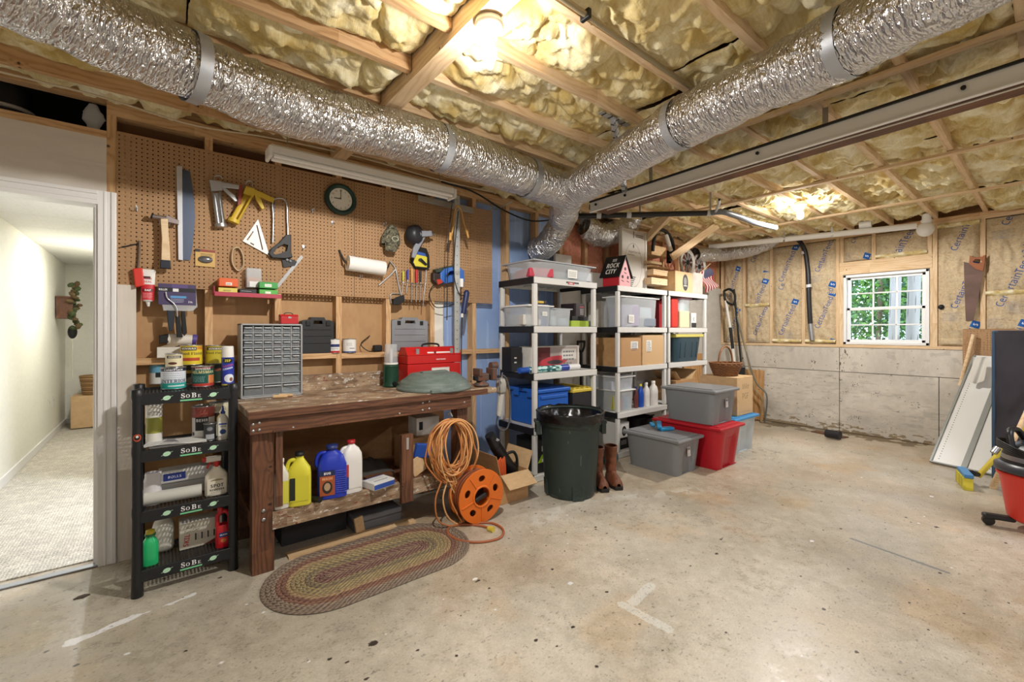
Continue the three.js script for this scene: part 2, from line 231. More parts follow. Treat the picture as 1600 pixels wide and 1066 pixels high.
// ---- the next room through the door ----
{
  const CREAM = TM(dataTex(128, 128, (i, j) => { const n = (vn(i, j, 128) - 0.5) * 5 + (fbm(i / 20, j / 20, 3, 8) - 0.5) * 6; return [240 + n, 238 + n, 226 + n]; }), 0.8);
  const carpetT = dataTex(512, 512, (i, j) => { const n = vn(i * 0.5, j * 0.5, 256), d = fbm(i / 22, j / 22, 3, 32), dia = Math.sin((i + j) * 0.39) * Math.sin((i - j) * 0.39); const k = 196 + (n - 0.5) * 70 + (d - 0.5) * 40 + dia * 22; return [k, k * 0.965, k * 0.89]; });
  const carpetM = TM(carpetT, 0.95); carpetM.bumpMap = carpetT; carpetM.bumpScale = 0.006;
  const fl2 = structure('floor_adjoining'); const g = new THREE.BoxGeometry(3.4, 0.1, 5.7).translate(0.55, -0.042, -2.95); for (let i = 0; i < g.attributes.position.count; i++) g.attributes.uv.setXY(i, g.attributes.position.getX(i), g.attributes.position.getZ(i)); part(fl2, 'carpet', g, carpetM);
  const w2 = structure('wall_adjoining'); part(w2, 'side_wall', new THREE.BoxGeometry(0.1, 2.4, 5.6).translate(-1.11, 1.2, -2.95), CREAM); part(w2, 'end_wall', new THREE.BoxGeometry(3.4, 2.4, 0.1).translate(0.5, 1.2, -5.62), CREAM);
  part(w2, 'partition', new THREE.BoxGeometry(2.3, 2.4, 0.1).translate(0.82, 1.2, -1.95), CREAM); part(w2, 'partition', new THREE.BoxGeometry(0.1, 2.4, 3.6).translate(-0.28, 1.2, -3.8), CREAM); part(w2, 'side_wall', new THREE.BoxGeometry(0.1, 2.4, 1.9).translate(1.98, 1.2, -1.0), CREAM);
  const bs = structure('baseboard_adjoining'); part(bs, 'board', [rb(0.014, 0.085, 5.5, 0.004).translate(-1.054, 0.05, -2.9)], TRIM); part(bs, 'board', [rb(0.8, 0.085, 0.014, 0.004).translate(-0.66, 0.05, -5.565)], TRIM);
  const c2 = structure('ceiling_adjoining'); const TILE = TM(dataTex(128, 128, (i, j) => { const n = vn(i * 0.8, j * 0.8, 128) > 0.8 ? -14 : 0; return [236 + n, 236 + n, 232 + n]; }), 0.9);
  for (let k = 0; k < 9; k++) for (let m = 0; m < 3; m++) part(c2, 'ceiling_tile', rb(1.0, 0.02, 0.598, 0.004).translate(-0.56 + m * 1.006, 2.35, -0.44 - k * 0.605), TILE);
  part(c2, 'tile_backing', new THREE.BoxGeometry(3.4, 0.03, 5.7).translate(0.55, 2.40, -2.97), M('#c9c7c0', 0.9));
  for (const [x, z, w, d, I, col] of [[0.55, -1.0, 0.6, 0.6, 60, '#e8f0ff'], [-0.41, -3.4, 0.12, 0.7, 150, '#f8f6f2']]) {  // square lamp is unseen, added in place of daylight from the side
    const t = thing('ceiling_lamp', z > -2 ? 'square white ceiling lamp inside the adjoining room' : 'narrow white ceiling lamp in the passage of the adjoining room', 'lamp');
    part(t, 'housing', rb(w, 0.02, d, 0.005).translate(x, 2.33, z), TRIM); part(t, 'diffuser', rb(w - 0.05, 0.01, d - 0.05, 0.004).translate(x, 2.318, z), M('#ffffff', 0.6, { emissive: col, emissiveIntensity: 3 }));
    const L = new THREE.RectAreaLight(col, I, w - 0.06, d - 0.06); L.position.set(x, 2.309, z); L.lookAt(x, 0, z); scene.add(L);
  }
  // dark ceiling void over the door: floor boards above it
}
// ---- back wall with the window ----
const wallB = structure('wall_back');
const concT = dataTex(1024, 512, (i, j) => {
  const a = fbm(i / 120, j / 90, 5), b = fbm(i / 14, j / 14, 3), g = vn(i, j), st = fbm(i / 40, j / 10 + 40, 4);
  let k = 206 + (a - 0.5) * 46 + (b - 0.5) * 18 + (g - 0.5) * 12; let c = [k, k * 0.97, k * 0.915];
  if (st > 0.66) c = c.map((q) => q * 0.93); const pit = vn(i / 3.1 + 3, j / 2.6) * vn(i / 21, j / 19 + 50); if (pit > 0.7) c = [104, 96, 86];
  const dirt = fbm(i / 26 + 60, j / 12, 4) - j / 512 * 3.2; if (dirt > 0.44) c = [c[0] * 0.74, c[1] * 0.68, c[2] * 0.58];
  return c;
});
const CONC = TM(concT, 0.9), CONCU = TM(concT.clone(), 0.9); CONCU.map.repeat.set(1, 0.3); CONCU.map.offset.set(0.3, 0.55); CONCU.map.needsUpdate = true;
const slab = (z0, z1, y0, y1, up) => { const g = rb(0.1, y1 - y0 - 0.006, z1 - z0 - 0.006, 0.004).translate(7.245, (y0 + y1) / 2, (z0 + z1) / 2); const p = g.attributes.position; for (let i = 0; i < p.count; i++) g.attributes.uv.setXY(i, p.getZ(i) / 3.2, p.getY(i) / 1.2); part(wallB, 'concrete_panel', g, up ? CONCU : CONC); };
for (const [a, b] of [[-0.02, 1.625], [1.625, 2.6], [2.6, 3.8], [3.8, RZ1]]) slab(a, b, 0, 0.812, false);
for (const [a, b] of [[-0.02, 1.625], [1.625, 3.8], [3.8, RZ1]]) slab(a, b, 0.812, 1.145, true);
part(wallB, 'concrete_core', new THREE.BoxGeometry(0.2, 1.14, RZ1 + 0.1).translate(7.39, 0.57, RZ1 / 2), CONC);
part(wallB, 'sill_plate', wb(7.185, 7.29, 1.145, 1.183, -0.02, RZ1), WOODP);
part(wallB, 'top_plate', wb(7.2, 7.29, 2.62, 2.66, 0, RZ1), WOODP); part(wallB, 'top_plate', wb(7.2, 7.29, 2.66, 2.7, 0, RZ1), WOOD);
const studZ = [0.03, 0.375, 0.772, 1.2, 1.605, 2.565, 2.955, 3.36, 3.77, 4.18, 4.6, 5.0, 5.4, 5.8, 6.2];
for (const z of studZ) part(wallB, 'stud', wb(7.2, 7.288, 1.183, 2.62, z - 0.02, z + 0.02), WOODP);
part(wallB, 'jack_stud', wb(7.2, 7.288, 1.183, 2.12, 1.626, 1.664), WOODP); part(wallB, 'jack_stud', wb(7.2, 7.288, 1.183, 2.12, 2.522, 2.544), WOODP);
part(wallB, 'header', wb(7.195, 7.288, 2.12, 2.29, 1.628, 2.543), WOODP);
for (const z of [1.65, 1.99, 2.52]) part(wallB, 'cripple_stud', wb(7.2, 7.288, 2.29, 2.62, z - 0.02, z + 0.02), WOODP);
part(wallB, 'outer_sheathing', wb(7.295, 7.34, 1.14, 2.98, -0.1, 1.64), HARD); part(wallB, 'outer_sheathing', wb(7.295, 7.34, 1.14, 2.98, 2.54, RZ1), HARD); part(wallB, 'outer_sheathing', wb(7.295, 7.34, 2.12, 2.98, 1.64, 2.54), HARD);
const kraft = (sd, n) => { const s0 = seed; seed = sd; const t = canvasTex(256, 1024, (g, w, h) => {
  rect(g, '#c8b798', 0, 0, w, h); for (let i = 0; i < 2600; i++) { g.fillStyle = rnd() < 0.5 ? 'rgba(232,210,168,0.16)' : 'rgba(150,120,80,0.14)'; g.beginPath(); g.ellipse(rnd() * w, rnd() * h, rr(2, 22), rr(1, 7), rr(0, 3), 0, 7); g.fill(); }
  for (let k = 0; k < 3; k++) { g.fillStyle = 'rgba(110,112,150,0.35)'; const bx = rr(10, 150), by = rr(0, h - 120); for (let q = 0; q < 9; q++) g.fillRect(bx, by + q * 8, rr(50, 90), 3); }
  for (let k = -1; k < 4; k++) { g.save(); g.translate(70 + n * 30, h - 20 - k * 470 - n * 200); g.rotate(-1.2); tx(g, 'CertainTeed', 0, 0, 60, '#28509c', { align: 'left', style: 'normal' }); rect(g, '#1f5fae', 334, -28, 54, 54); tx(g, 'S', 361, 0, 38, '#e8eef8'); g.restore(); }
}); seed = s0; t.wrapS = t.wrapT = THREE.RepeatWrapping; return TM(t, 0.8); };
const KR = [kraft(11, 0), kraft(29, 1), kraft(57, 0.5)];
const FIBER = TM(dataTex(512, 512, (i, j) => { const a = fbm(i / 64, j / 64, 5, 8), f = vn(i / 2, j / 9, 256) * 0.5 + vn(i / 9 + 20, j / 2, 256) * 0.5, b = fbm(i / 20 + 9, j / 20, 3, 32); const t = clamp(0.5 + (a - 0.5) * 1.9 + (f - 0.5) * 0.5 + (b - 0.5) * 0.4); return [lerp(206, 252, t), lerp(180, 246, t), lerp(112, 216, t)]; }), 0.95); FIBER.bumpMap = FIBER.map; FIBER.bumpScale = 0.012;
let kb = 0;
const kbatt = (z0, z1, y0, y1, sag = 0.03) => { const k = kb++; part(wallB, 'insulation_batt', grid(22, Math.ceil((y1 - y0) * 44), (u, v) => { const e = Math.min(1, 7 * Math.min(u, 1 - u)); const ev = Math.min(1, 9 * Math.min(v, 1 - v) + 0.3); const w = fbm(u * 3 + k * 5.3, v * 5 * (y1 - y0) + k * 3.1, 4); const cr = Math.abs(fbm(u * 5 + k * 2, v * 7 * (y1 - y0), 3) - 0.5); return [7.225 - e * ev * (sag * (0.3 + w) + 0.02 - cr * 0.08), lerp(y0, y1, v), lerp(z0, z1, u), u, (y0 + (y1 - y0) * v - 1.18) / 1.46 + k * 0.13]; }), KR[k % 3], 'kraft paper faced batt with blue print'); };
const kyel = (z0, z1, y) => part(wallB, 'batt_edge', grid(20, 6, (u, v) => [7.205 - 0.035 * Math.sin(v * 3.14) * (0.5 + fbm(u * 6, y * 7, 3)), y + (v - 0.5) * 0.05 * (0.6 + fbm(u * 5, y + 3, 2)) + 0.02 * fbm(u * 4 + 9, y), lerp(z0, z1, u), u, v * 0.2]), FIBER, 'torn yellow fibreglass edge');
kbatt(0.05, 0.355, 1.19, 2.61); kbatt(0.395, 0.752, 1.19, 1.74); kbatt(0.395, 0.752, 1.76, 2.61, 0.05); kyel(0.395, 0.752, 1.755); kbatt(0.792, 1.18, 1.19, 2.61); kyel(0.792, 1.18, 1.21); kbatt(1.22, 1.585, 1.19, 2.61); kyel(1.22, 1.585, 1.21);
kbatt(1.67, 1.97, 2.3, 2.61); kbatt(2.01, 2.5, 2.3, 2.61); kyel(2.01, 2.5, 2.31); kbatt(2.585, 2.935, 1.28, 2.58, 0.04); kbatt(2.585, 2.935, 1.185, 1.28, 0.05); kyel(2.585, 2.935, 2.59); kbatt(2.975, 3.34, 1.19, 1.76, 0.05); kbatt(2.975, 3.34, 1.78, 2.61, 0.05); kyel(2.975, 3.34, 1.77); kbatt(3.38, 3.75, 1.19, 2.61);
for (let k = 8; k < studZ.length - 1; k++) kbatt(studZ[k] + 0.02, studZ[k + 1] - 0.02, 1.19, 2.61);
// window
{
  const w = structure('window_1'); const VIN = M('#f1f2f2', 0.35); const z0 = 1.668, z1 = 2.518, y0 = 1.186, y1 = 2.112;
  const fr = (a, b, c, d, t, x0, x1) => [rb(x1 - x0, d - c, t, 0.004).translate((x0 + x1) / 2, (c + d) / 2, a + t / 2), rb(x1 - x0, d - c, t, 0.004).translate((x0 + x1) / 2, (c + d) / 2, b - t / 2), rb(x1 - x0, t, b - a, 0.004).translate((x0 + x1) / 2, d - t / 2, (a + b) / 2), rb(x1 - x0, t, b - a, 0.004).translate((x0 + x1) / 2, c + t / 2, (a + b) / 2)];
  part(w, 'window_frame', fr(z0, z1, y0, y1, 0.034, 7.19, 7.3), VIN);
  for (const [c, d, x, up] of [[1.64, 2.08, 7.262, 1], [1.216, 1.672, 7.228, 0]]) {
    const a = z0 + 0.036, b = z1 - 0.036; const s = part(w, 'sash', fr(a, b, c, d, 0.036, x - 0.016, x + 0.016), VIN);
    const ga = a + 0.036, gb = b - 0.036, gc = c + 0.036, gd = d - 0.036, cw = (gb - ga) / 3, ch = (gd - gc) / 2;
    for (let k = 1; k < 3; k++) part(s, 'muntin', rb(0.014, gd - gc, 0.017, 0.003).translate(x - 0.006, (gc + gd) / 2, ga + k * cw), VIN); part(s, 'muntin', rb(0.014, 0.017, gb - ga, 0.003).translate(x - 0.006, (gc + gd) / 2, (ga + gb) / 2), VIN);
    for (let k = 0; k < 3; k++) for (let r = 0; r < 2; r++) part(s, 'pane', new THREE.BoxGeometry(0.003, ch, cw).translate(x + 0.004, gc + (r + 0.5) * ch, ga + (k + 0.5) * cw), PANE);
    if (!up) part(s, 'sash_lock', [rb(0.02, 0.014, 0.05, 0.004).translate(x - 0.012, d - 0.01, (a + b) / 2)], VIN);
  }
}
// ---- walls out of the frame ----
{
  const wr = structure('wall_right'); part(wr, 'panel', new THREE.BoxGeometry(RX1 - RX0 + 0.4, 3, 0.12).translate(2.5, 1.5, RZ1 + 0.06), drywallG);
  const wf = structure('wall_front'); part(wf, 'panel', new THREE.BoxGeometry(0.12, 3, RZ1 + 0.4).translate(RX0 - 0.06, 1.5, RZ1 / 2 - 0.2), drywallG);
}
// ---- ceiling: joists, batts, floor boards above ----
const ceil = structure('ceiling');
const joistZ = []; for (let z = 0.155; z < RZ1; z += 0.402) joistZ.push(z);
for (const z of joistZ) { part(ceil, 'joist', wb(RX0, 1.015, CEIL, CEIL + 0.235, z - 0.019, z + 0.019), WOOD); part(ceil, 'joist', wb(1.117, RX1, CEIL, CEIL + 0.235, z - 0.012, z + 0.026), WOODP); }
part(ceil, 'beam', wb(1.02, 1.112, 2.662, 2.9, 0.0, RZ1), WOODP, 'wooden cross beam under the joists');
part(ceil, 'rim_board', wb(RX0, RX1, CEIL, 2.94, -0.09, -0.03), WOOD);
part(ceil, 'subfloor', new THREE.BoxGeometry(RX1 - RX0 + 0.5, 0.04, RZ1 + 6.0).translate(2.5, 2.965, RZ1 / 2 - 2.9), PLY);
let bk = 0;
for (let j = -1; j < joistZ.length - 1; j++) {
  const z0 = j < 0 ? -0.02 : joistZ[j] + 0.022, z1 = joistZ[j + 1] - 0.015; let x = RX0; const near = z0 < 3.9;
  while (x < RX1 - 0.05) {
    let x1 = Math.min(x + rr(0.9, 1.5), RX1); if (RX1 - x1 < 0.4) x1 = RX1; if (x < 1.0 && x1 > 0.8) { x1 = 1.01; }
    const k = bk++, len = x1 - x, nu = Math.ceil(len / (near ? 0.0125 : 0.08)), nv = near ? 28 : 6, xa = x, drop = rr(0.0, 0.05);
    part(ceil, 'insulation_batt', grid(nu, nv, (u, v) => {
      const X = lerp(xa, x1, u), Zz = lerp(z0, z1, v), e = Math.min(1, 5 * Math.min(v, 1 - v)), eu = Math.min(1, 10 * Math.min(u, 1 - u) + 0.15);
      const a = fbm(X * 2.6 + k * 3.7, Zz * 3.4 + k, 3), rdg = 1 - Math.abs(2 * fbm(X * 5 + 7, Zz * 6 + k * 1.3, 3) - 1), c = fbm(X * 14 + 3, Zz * 14, 3), t = fbm(X * 34, Zz * 34, 3);
      const lump = 0.10 * (a - 0.36) + 0.06 * (rdg - 0.62) + 0.06 * (c - 0.5) + 0.034 * (t - 0.5) - 0.075 * Math.pow(1 - Math.abs(2 * fbm(X * 4.2 + 31 + k, Zz * 5.1 + 17, 2) - 1), 9);
      return [X + 0.02 * (c - 0.5), CEIL + 0.085 - drop - (0.3 + 0.7 * e) * eu * Math.max(-0.06, lump + 0.02), Zz + 0.012 * (t - 0.5), X * 0.9 + k * 0.37, Zz * 0.9 + k * 0.19];
    }, true), FIBER, bk === 1 ? 'yellow fibreglass insulation between the joists' : undefined);
    x = x1 < 1.015 && x1 > 1.0 ? 1.12 : x1 + 0.006;
  }
}
// ================= LAMPS =================
function bulbLamp(x, y, z, label) {
  const t = thing('ceiling_bulb', label, 'lamp');
  part(t, 'lampholder', lathe([[0.0, 0.05], [0.058, 0.05], [0.062, 0.03], [0.05, 0.012], [0.036, 0.0], [0.034, -0.02], [0.028, -0.022], [0, -0.022]], 24).translate(x, y, z), M('#efece6', 0.35));
  const b = part(t, 'bulb', lathe([[0, -0.022], [0.015, -0.024], [0.017, -0.04], [0.03, -0.065], [0.033, -0.09], [0.026, -0.112], [0.012, -0.123], [0, -0.125]], 20).translate(x, y, z), M('#ffffff', 0.4, { emissive: '#fff2dc', emissiveIntensity: 22 }));
  const L = new THREE.PointLight(BULB_COLOR, BULB, 0, 2); L.position.set(x, y - 0.08, z); L.shadow.radius = 1.5; L.shadow.mapSize.set(1024, 1024); scene.add(L); const S = new THREE.SpotLight(BULB_COLOR, BULB_DOWN, 0, 1.55, 0.12, 2); S.position.set(x, y - 0.085, z); S.target.position.set(x, 0, z); S.shadow.radius = 1.5; S.shadow.mapSize.set(2048, 2048); scene.add(S, S.target); return t;
}
bulbLamp(1.085, 2.61, 1.97, 'bare lit bulb in a white porcelain holder under the cross beam');
bulbLamp(5.2, 2.65, 1.80, 'bare lit bulb in a white holder near the window wall');
for (const [x, y, z, I] of FILL_TUBES) {
  const t = thing('fill_tube', x > 2 ? 'lit white tube fitting under the joists beyond the track' : 'lit white tube fitting under the joists opposite the door', 'lamp');
  part(t, 'housing', rb(1.24, 0.05, 0.3, 0.01).translate(x, y + 0.04, z), M('#f0f0ee', 0.4)); part(t, 'diffuser', rb(1.2, 0.02, 0.26, 0.006).translate(x, y + 0.006, z), M('#ffffff', 0.5, { emissive: FILL_COLOR, emissiveIntensity: 3 }));
  const L = new THREE.RectAreaLight(FILL_COLOR, I, 1.2, 0.26); L.position.set(x, y - 0.006, z); L.lookAt(x, 0, z); scene.add(L);
}
{ // unlit shop light over the bench
  const t = thing('shop_light', 'long white unlit fluorescent shop light hanging over the pegboard', 'lamp'); const a = onZ(420, 241, 0.42), b = onZ(706, 304, 0.42); const y = (a[1] + b[1]) / 2, L = b[0] - a[0], cx = (a[0] + b[0]) / 2, z = 0.42;
  const W = M('#f3f2ee', 0.35);
  part(t, 'housing', T(ext([[-0.05, 0], [0.05, 0], [0.05, 0.035], [0.035, 0.05], [-0.035, 0.05], [-0.05, 0.035]], L - 0.02, 0.003), cx - L / 2 + 0.01, y + 0.0, z, 0, Math.PI / 2, 0), W);
  for (const s of [-1, 1]) part(t, 'end_cap', rb(0.022, 0.075, 0.13, 0.012, 2).translate(cx + s * L / 2, y + 0.0, z), W);
  for (const s of [-1, 1]) part(t, 'tube', bar([cx - L / 2 + 0.02, y - 0.018, z + s * 0.035], [cx + L / 2 - 0.02, y - 0.018, z + s * 0.035], 0.013, 0.013, 12), M('#fbfbf8', 0.25));
  for (const s of [-0.42, 0.42]) part(t, 'chain', tube([[cx + s * L, y + 0.05, z], [cx + s * L + 0.004, y + 0.12, z - 0.02], [cx + s * L, 2.69, z - 0.05]], 0.003), METAL);
  part(t, 'power_cord', tube([[cx + L / 2, y + 0.02, z], [cx + L / 2 + 0.05, y - 0.03, z - 0.08], [cx + L / 2 + 0.03, y - 0.3, z - 0.1], [cx + L / 2 + 0.06, 1.45, 0.24]], 0.004), M('#1c1c1e', 0.5));
}
// ================= FOIL DUCT =================
const foilBump = dataTex(512, 512, (i, j) => { const a = Math.abs(fbm(i / 15, j / 40, 4, 256) - 0.5) * 2, b = Math.abs(vn(i / 6, j / 22 + 40, 128) - 0.5), c = fbm(i / 40, j / 40, 2, 32); const k = 255 * clamp(0.75 - a * 1.1 - b * 0.3 + (c - 0.5) * 0.5); return [k, k, k]; }, false);
const FOIL = new THREE.MeshStandardMaterial({ color: '#dcdcde', metalness: 1, roughness: 0.3, bumpMap: foilBump, bumpScale: 0.017 });
const TAPE = M('#b4b8be', 0.45, { metalness: 0.75 });
function duct(pts, r, seg, amp = 0.012, k = 0, ends = [1, 1]) {
  const c = new THREE.CatmullRomCurve3(pts.map(V3), false, 'centripetal'), len = c.getLength(), fr = c.computeFrenetFrames(seg, false), n = 40;
  return grid(n, seg, (u, v) => {
    const p = c.getPointAt(v), i = Math.round(v * seg), A = u * 6.2832, cs = Math.cos(A), sn = Math.sin(A), s = v * len;
    const up = new THREE.Vector3(0, 1, 0), tg = fr.tangents[i], sd = new THREE.Vector3().crossVectors(tg, up).normalize(), uu = new THREE.Vector3().crossVectors(sd, tg).normalize();
    const cc = u >= 1 ? 0 : u * 12; const w = amp * ((fbm(s * 22 + k, cc + 3, 3, 12 * 1) - 0.5) * 1.7 + (fbm(s * 3 + k * 3, Math.cos(A) + 7, 3) - 0.5) * 2.2 + (fbm(s * 3 + 60, Math.sin(A) + 7 + k, 2) - 0.5) * 1.2);
    const taper = lerp(ends[0], 1, Math.min(1, v * 6)) * lerp(ends[1], 1, Math.min(1, (1 - v) * 6)); const R = r * taper + w;
    return [p.x + R * (cs * sd.x + sn * uu.x), p.y + R * (cs * sd.y + sn * uu.y), p.z + R * (cs * sd.z + sn * uu.z), s * 1.6, u * 1.4];
  });
}
const band = (c, dir, r, w = 0.05) => { const g = new THREE.CylinderGeometry(r, r, w, 32, 1, true); g.applyQuaternion(new THREE.Quaternion().setFromUnitVectors(new THREE.Vector3(0, 1, 0), V3(dir).normalize())); return g.translate(...c); };
{
  const t = thing('flexible_duct', 'foil wrapped flexible duct forking under the joists with grey tape bands', 'duct');
  const y = 2.515, D = (u, v) => onY(u, v, y);
  const A = [[-2.1, 2.5, 1.85], [-0.85, 2.5, 1.5], D(170, 48), D(300, 105), D(450, 165), D(690, 232), D(830, 280), [2.66, 2.49, 0.98]];
  part(t, 'left_sleeve', duct(A, 0.14, 260, 0.012, 1), FOIL);
  part(t, 'right_sleeve', duct([[2.62, 2.49, 0.92], [2.53, 2.495, 1.24], D(1060, 196), D(1320, 68), [2.04, 2.505, 3.3], [2.0, 2.505, 4.6]], 0.134, 220, 0.012, 5), FOIL);
  part(t, 'drop_sleeve', duct([[2.56, 2.5, 1.02], D(893, 298), [2.84, 2.4, 0.66], onZ(882, 335, 0.5), onZ(868, 365, 0.36), onZ(852, 385, 0.2), onZ(838, 392, 0.06)], 0.125, 110, 0.014, 9), FOIL);
  const cv = new THREE.CatmullRomCurve3(A.map(V3), false, 'centripetal');
  for (const [u, v] of [[300, 105], [690, 230], [828, 277]]) { const q = onY(u, v, y); let best = 0, bd = 9; for (let k = 0; k <= 200; k++) { const d = cv.getPointAt(k / 200).distanceTo(V3(q)); if (d < bd) { bd = d; best = k / 200; } } const p = cv.getPointAt(best), d = cv.getTangentAt(best); part(t, 'tape_band', band([p.x, p.y, p.z], [d.x, d.y, d.z], 0.149), TAPE); }
  const cr = new THREE.CatmullRomCurve3([[2.62, 2.49, 0.92], [2.53, 2.495, 1.24], D(1060, 196), D(1320, 68), [2.04, 2.505, 3.3]].map(V3), false, 'centripetal');
  for (const [u, v] of [[1066, 195], [1322, 68]]) { const q = onY(u, v, y); let best = 0, bd = 9; for (let k = 0; k <= 200; k++) { const d = cr.getPointAt(k / 200).distanceTo(V3(q)); if (d < bd) { bd = d; best = k / 200; } } const p = cr.getPointAt(best), d = cr.getTangentAt(best); part(t, 'tape_band', band([p.x, p.y, p.z], [d.x, d.y, d.z], 0.142), TAPE); }
}
{
  const t = thing('duct_boot', 'crumpled foil duct elbow bulging above the second shelf unit', 'duct'); part(t, 'sleeve', duct([onZ(912, 352, 0.1), onZ(932, 366, 0.1), onZ(956, 364, 0.1), onZ(980, 346, 0.1), onZ(990, 325, 0.1)], 0.145, 60, 0.03, 13, [0.7, 0.7]), FOIL);
  const t2 = thing('flexible_duct', 'silver duct run ending at the corner of the window wall', 'duct'); part(t2, 'sleeve', duct([onZ(1085, 398, 0.22), onZ(1110, 398, 0.28), onX(1135, 397, 6.7), onX(1180, 388, 6.85), onX(1212, 372, 6.95), onX(1222, 355, 7.0)], 0.10, 80, 0.01, 17, [1, 0.6]), FOIL);
}
// ================= GARAGE TRACK, BEAM, PIPES =================
{
  const t = thing('support_beam', 'dark wooden beam carrying a steel track under the joists', 'beam'); part(t, 'timber', [beamG([3.07, 2.445, 0.9], [3.07, 2.53, 4.6], 0.26, 0.045)], WOODD); for (const z of [1.4, 2.6, 3.8]) part(t, 'hanger_strap', beamG([3.12, 2.46 + (z - 0.9) * 0.023, z], [3.12, 2.70, z], 0.03, 0.003, [1, 0, 0]), GALV);
  const k = thing('door_track', 'long galvanised steel track with a black top edge along the wooden beam', 'track'); const a = [2.925, 2.43, 0.93], b = [2.925, 2.49, 3.9];
  part(k, 'rail', [beamG(a, b, 0.012, 0.085), beamG([2.915, 2.388, 0.93], [2.915, 2.448, 3.9], 0.026, 0.006)], M('#f0f0ee', 0.4, { metalness: 0.1 })); part(k, 'top_edge', [beamG([2.918, 2.478, 0.93], [2.918, 2.538, 3.9], 0.02, 0.014)], M('#2a2b2d', 0.4, { metalness: 0.4 }), 'black top edge');
  for (const z of [1.0, 1.3, 2.3, 3.2]) part(k, 'bolt', bar([2.915, 2.44 + (z - 0.93) * 0.02, z], [2.905, 2.44 + (z - 0.93) * 0.02, z], 0.01), DKMETAL);
  const h = thing('track_hanger', 'perforated steel angle bracing the track to a joist', 'bracket'); const hm = TM(dataTex(64, 32, (i, j) => { const d = Math.hypot(i - 32, (j - 16) * 1.0); return d < 7 ? [60, 60, 62] : [196, 198, 200]; }), 0.4, { metalness: 0.7 }); hm.map.repeat.set(16, 0.4);
  const p = onY(957, 186, 2.69), q = onX(975, 300, 2.89); part(h, 'strut', [beamG(p, q, 0.036, 0.004, [0.3, 1, 0.3]), beamG(p, q, 0.004, 0.036, [0.3, 1, 0.3]).translate(0.016, 0, 0.01)], hm); part(h, 'foot', beamG([p[0] - 0.12, 2.694, p[2]], [p[0] + 0.16, 2.694, p[2]], 0.036, 0.005), hm);
  single('ceiling_lath', 'long pale wooden strip nailed across the joist undersides', 'strip', beamG([2.93, 2.685, 3.9], [2.93, 2.685, 1.7], 0.045, 0.022), WOODP);
  single('ceiling_cable', 'thin white cable stapled along the dark wooden beam', 'cable', tube([[3.06, 2.42, 1.0], [3.065, 2.44, 1.9], [3.06, 2.454, 2.6], [3.07, 2.468, 3.2], [3.06, 2.488, 4]], 0.005), M('#e6e0d2', 0.5));
  single('wooden_strip', 'narrow pale strip across the far joist undersides', 'strip', beamG([4.6, 2.684, 0.5], [4.6, 2.684, 4.5], 0.05, 0.022), WOODP);
  single('wooden_strip', 'thin lath nailed across joists beside the far bulb', 'strip', beamG([6.0, 2.684, 0.6], [6.0, 2.684, 4.5], 0.05, 0.022), WOODP);
  // conduits along the joists
  const c1 = thing('conduit', 'slim grey conduit clipped along a joist above the fork of the duct', 'pipe'); const ca = onY(868, 0, 2.68), cb = onY(1075, 158, 2.68); part(c1, 'tube', bar([ca[0] - 0.5, 2.688, 2.235], [cb[0], 2.688, 2.215], 0.012), M('#a89a7c', 0.4, { metalness: 0.5 })); for (const q of [[912, 30], [1070, 157]]) { const e = onY(q[0], q[1], 2.68); part(c1, 'clip', rb(0.02, 0.04, 0.05, 0.004).translate(e[0], 2.69, 2.222), BLACKP); }
  single('ceiling_cable', 'pale cable running on the rim above the pegboard', 'cable', tube([onZ(0, 112, 0.12), onZ(160, 152, 0.1), onZ(300, 195, 0.1), onZ(420, 215, 0.1), onZ(560, 245, 0.12), onZ(690, 282, 0.1), onZ(770, 300, 0.08)], 0.006), M('#d9cbb0', 0.5));
  single('ceiling_cable', 'dark cable sagging under the rim beside the shop light', 'cable', tube([onZ(690, 284, 0.2), onZ(740, 300, 0.15), onZ(790, 330, 0.12), onZ(830, 345, 0.12), onZ(870, 343, 0.15)], 0.008), BLACKP);
  // black pipe with white couplings, bending grey
  const bp = thing('drain_pipe', 'black pipe with white couplings crossing above the second shelf unit', 'pipe'); const P = (u, v) => onY(u, v, 2.5); const pa = P(890, 338), pb = P(1108, 333); part(bp, 'pipe', bar(pa, pb, 0.026, 0.026, 16), M('#1d1d1f', 0.35)); const hung = (n, u) => P(u, 338 - (u - 890) / 218 * 5);
  for (const u of [932, 979, 1104]) { const q = hung(0, u), q2 = hung(0, u + 7); part(bp, 'coupling', bar(q, q2, 0.031, 0.031, 16), M('#cfcfd2', 0.4)); } part(bp, 'bend', tube([pb, P(1125, 331), P(1150, 337), P(1180, 348), P(1212, 356)], 0.027, false, 30, 14), M('#6f757e', 0.45)); part(bp, 'hook', tube([P(1118, 331), P(1122, 322), P(1124, 312)], 0.012), M('#c3c6ca', 0.4)); for (const u of [905, 1000, 1110]) { const q = hung(0, u); part(bp, 'strap', beamG([q[0], q[1] - 0.03, q[2]], [q[0], 2.70, q[2]], 0.02, 0.003, [1, 0, 0]), GALV); }
  // white pvc drain with trap
  const wp = thing('drain_pipe', 'white plastic drain pipe with a trap running to the window wall', 'pipe'); const PV = M('#efeeea', 0.3); const w0 = onX(1108, 386, 6.4), w1 = onX(1432, 353, 6.95), w2 = onX(1446, 356, 6.95); part(wp, 'pipe', bar(w0, w1, 0.036, 0.036, 20), PV); const mid = onX(1352, 351, 6.84); part(wp, 'coupling', bar([mid[0], mid[1], mid[2] - 0.06], [mid[0] + 0.01, mid[1], mid[2] + 0.06], 0.044, 0.044, 20), PV);
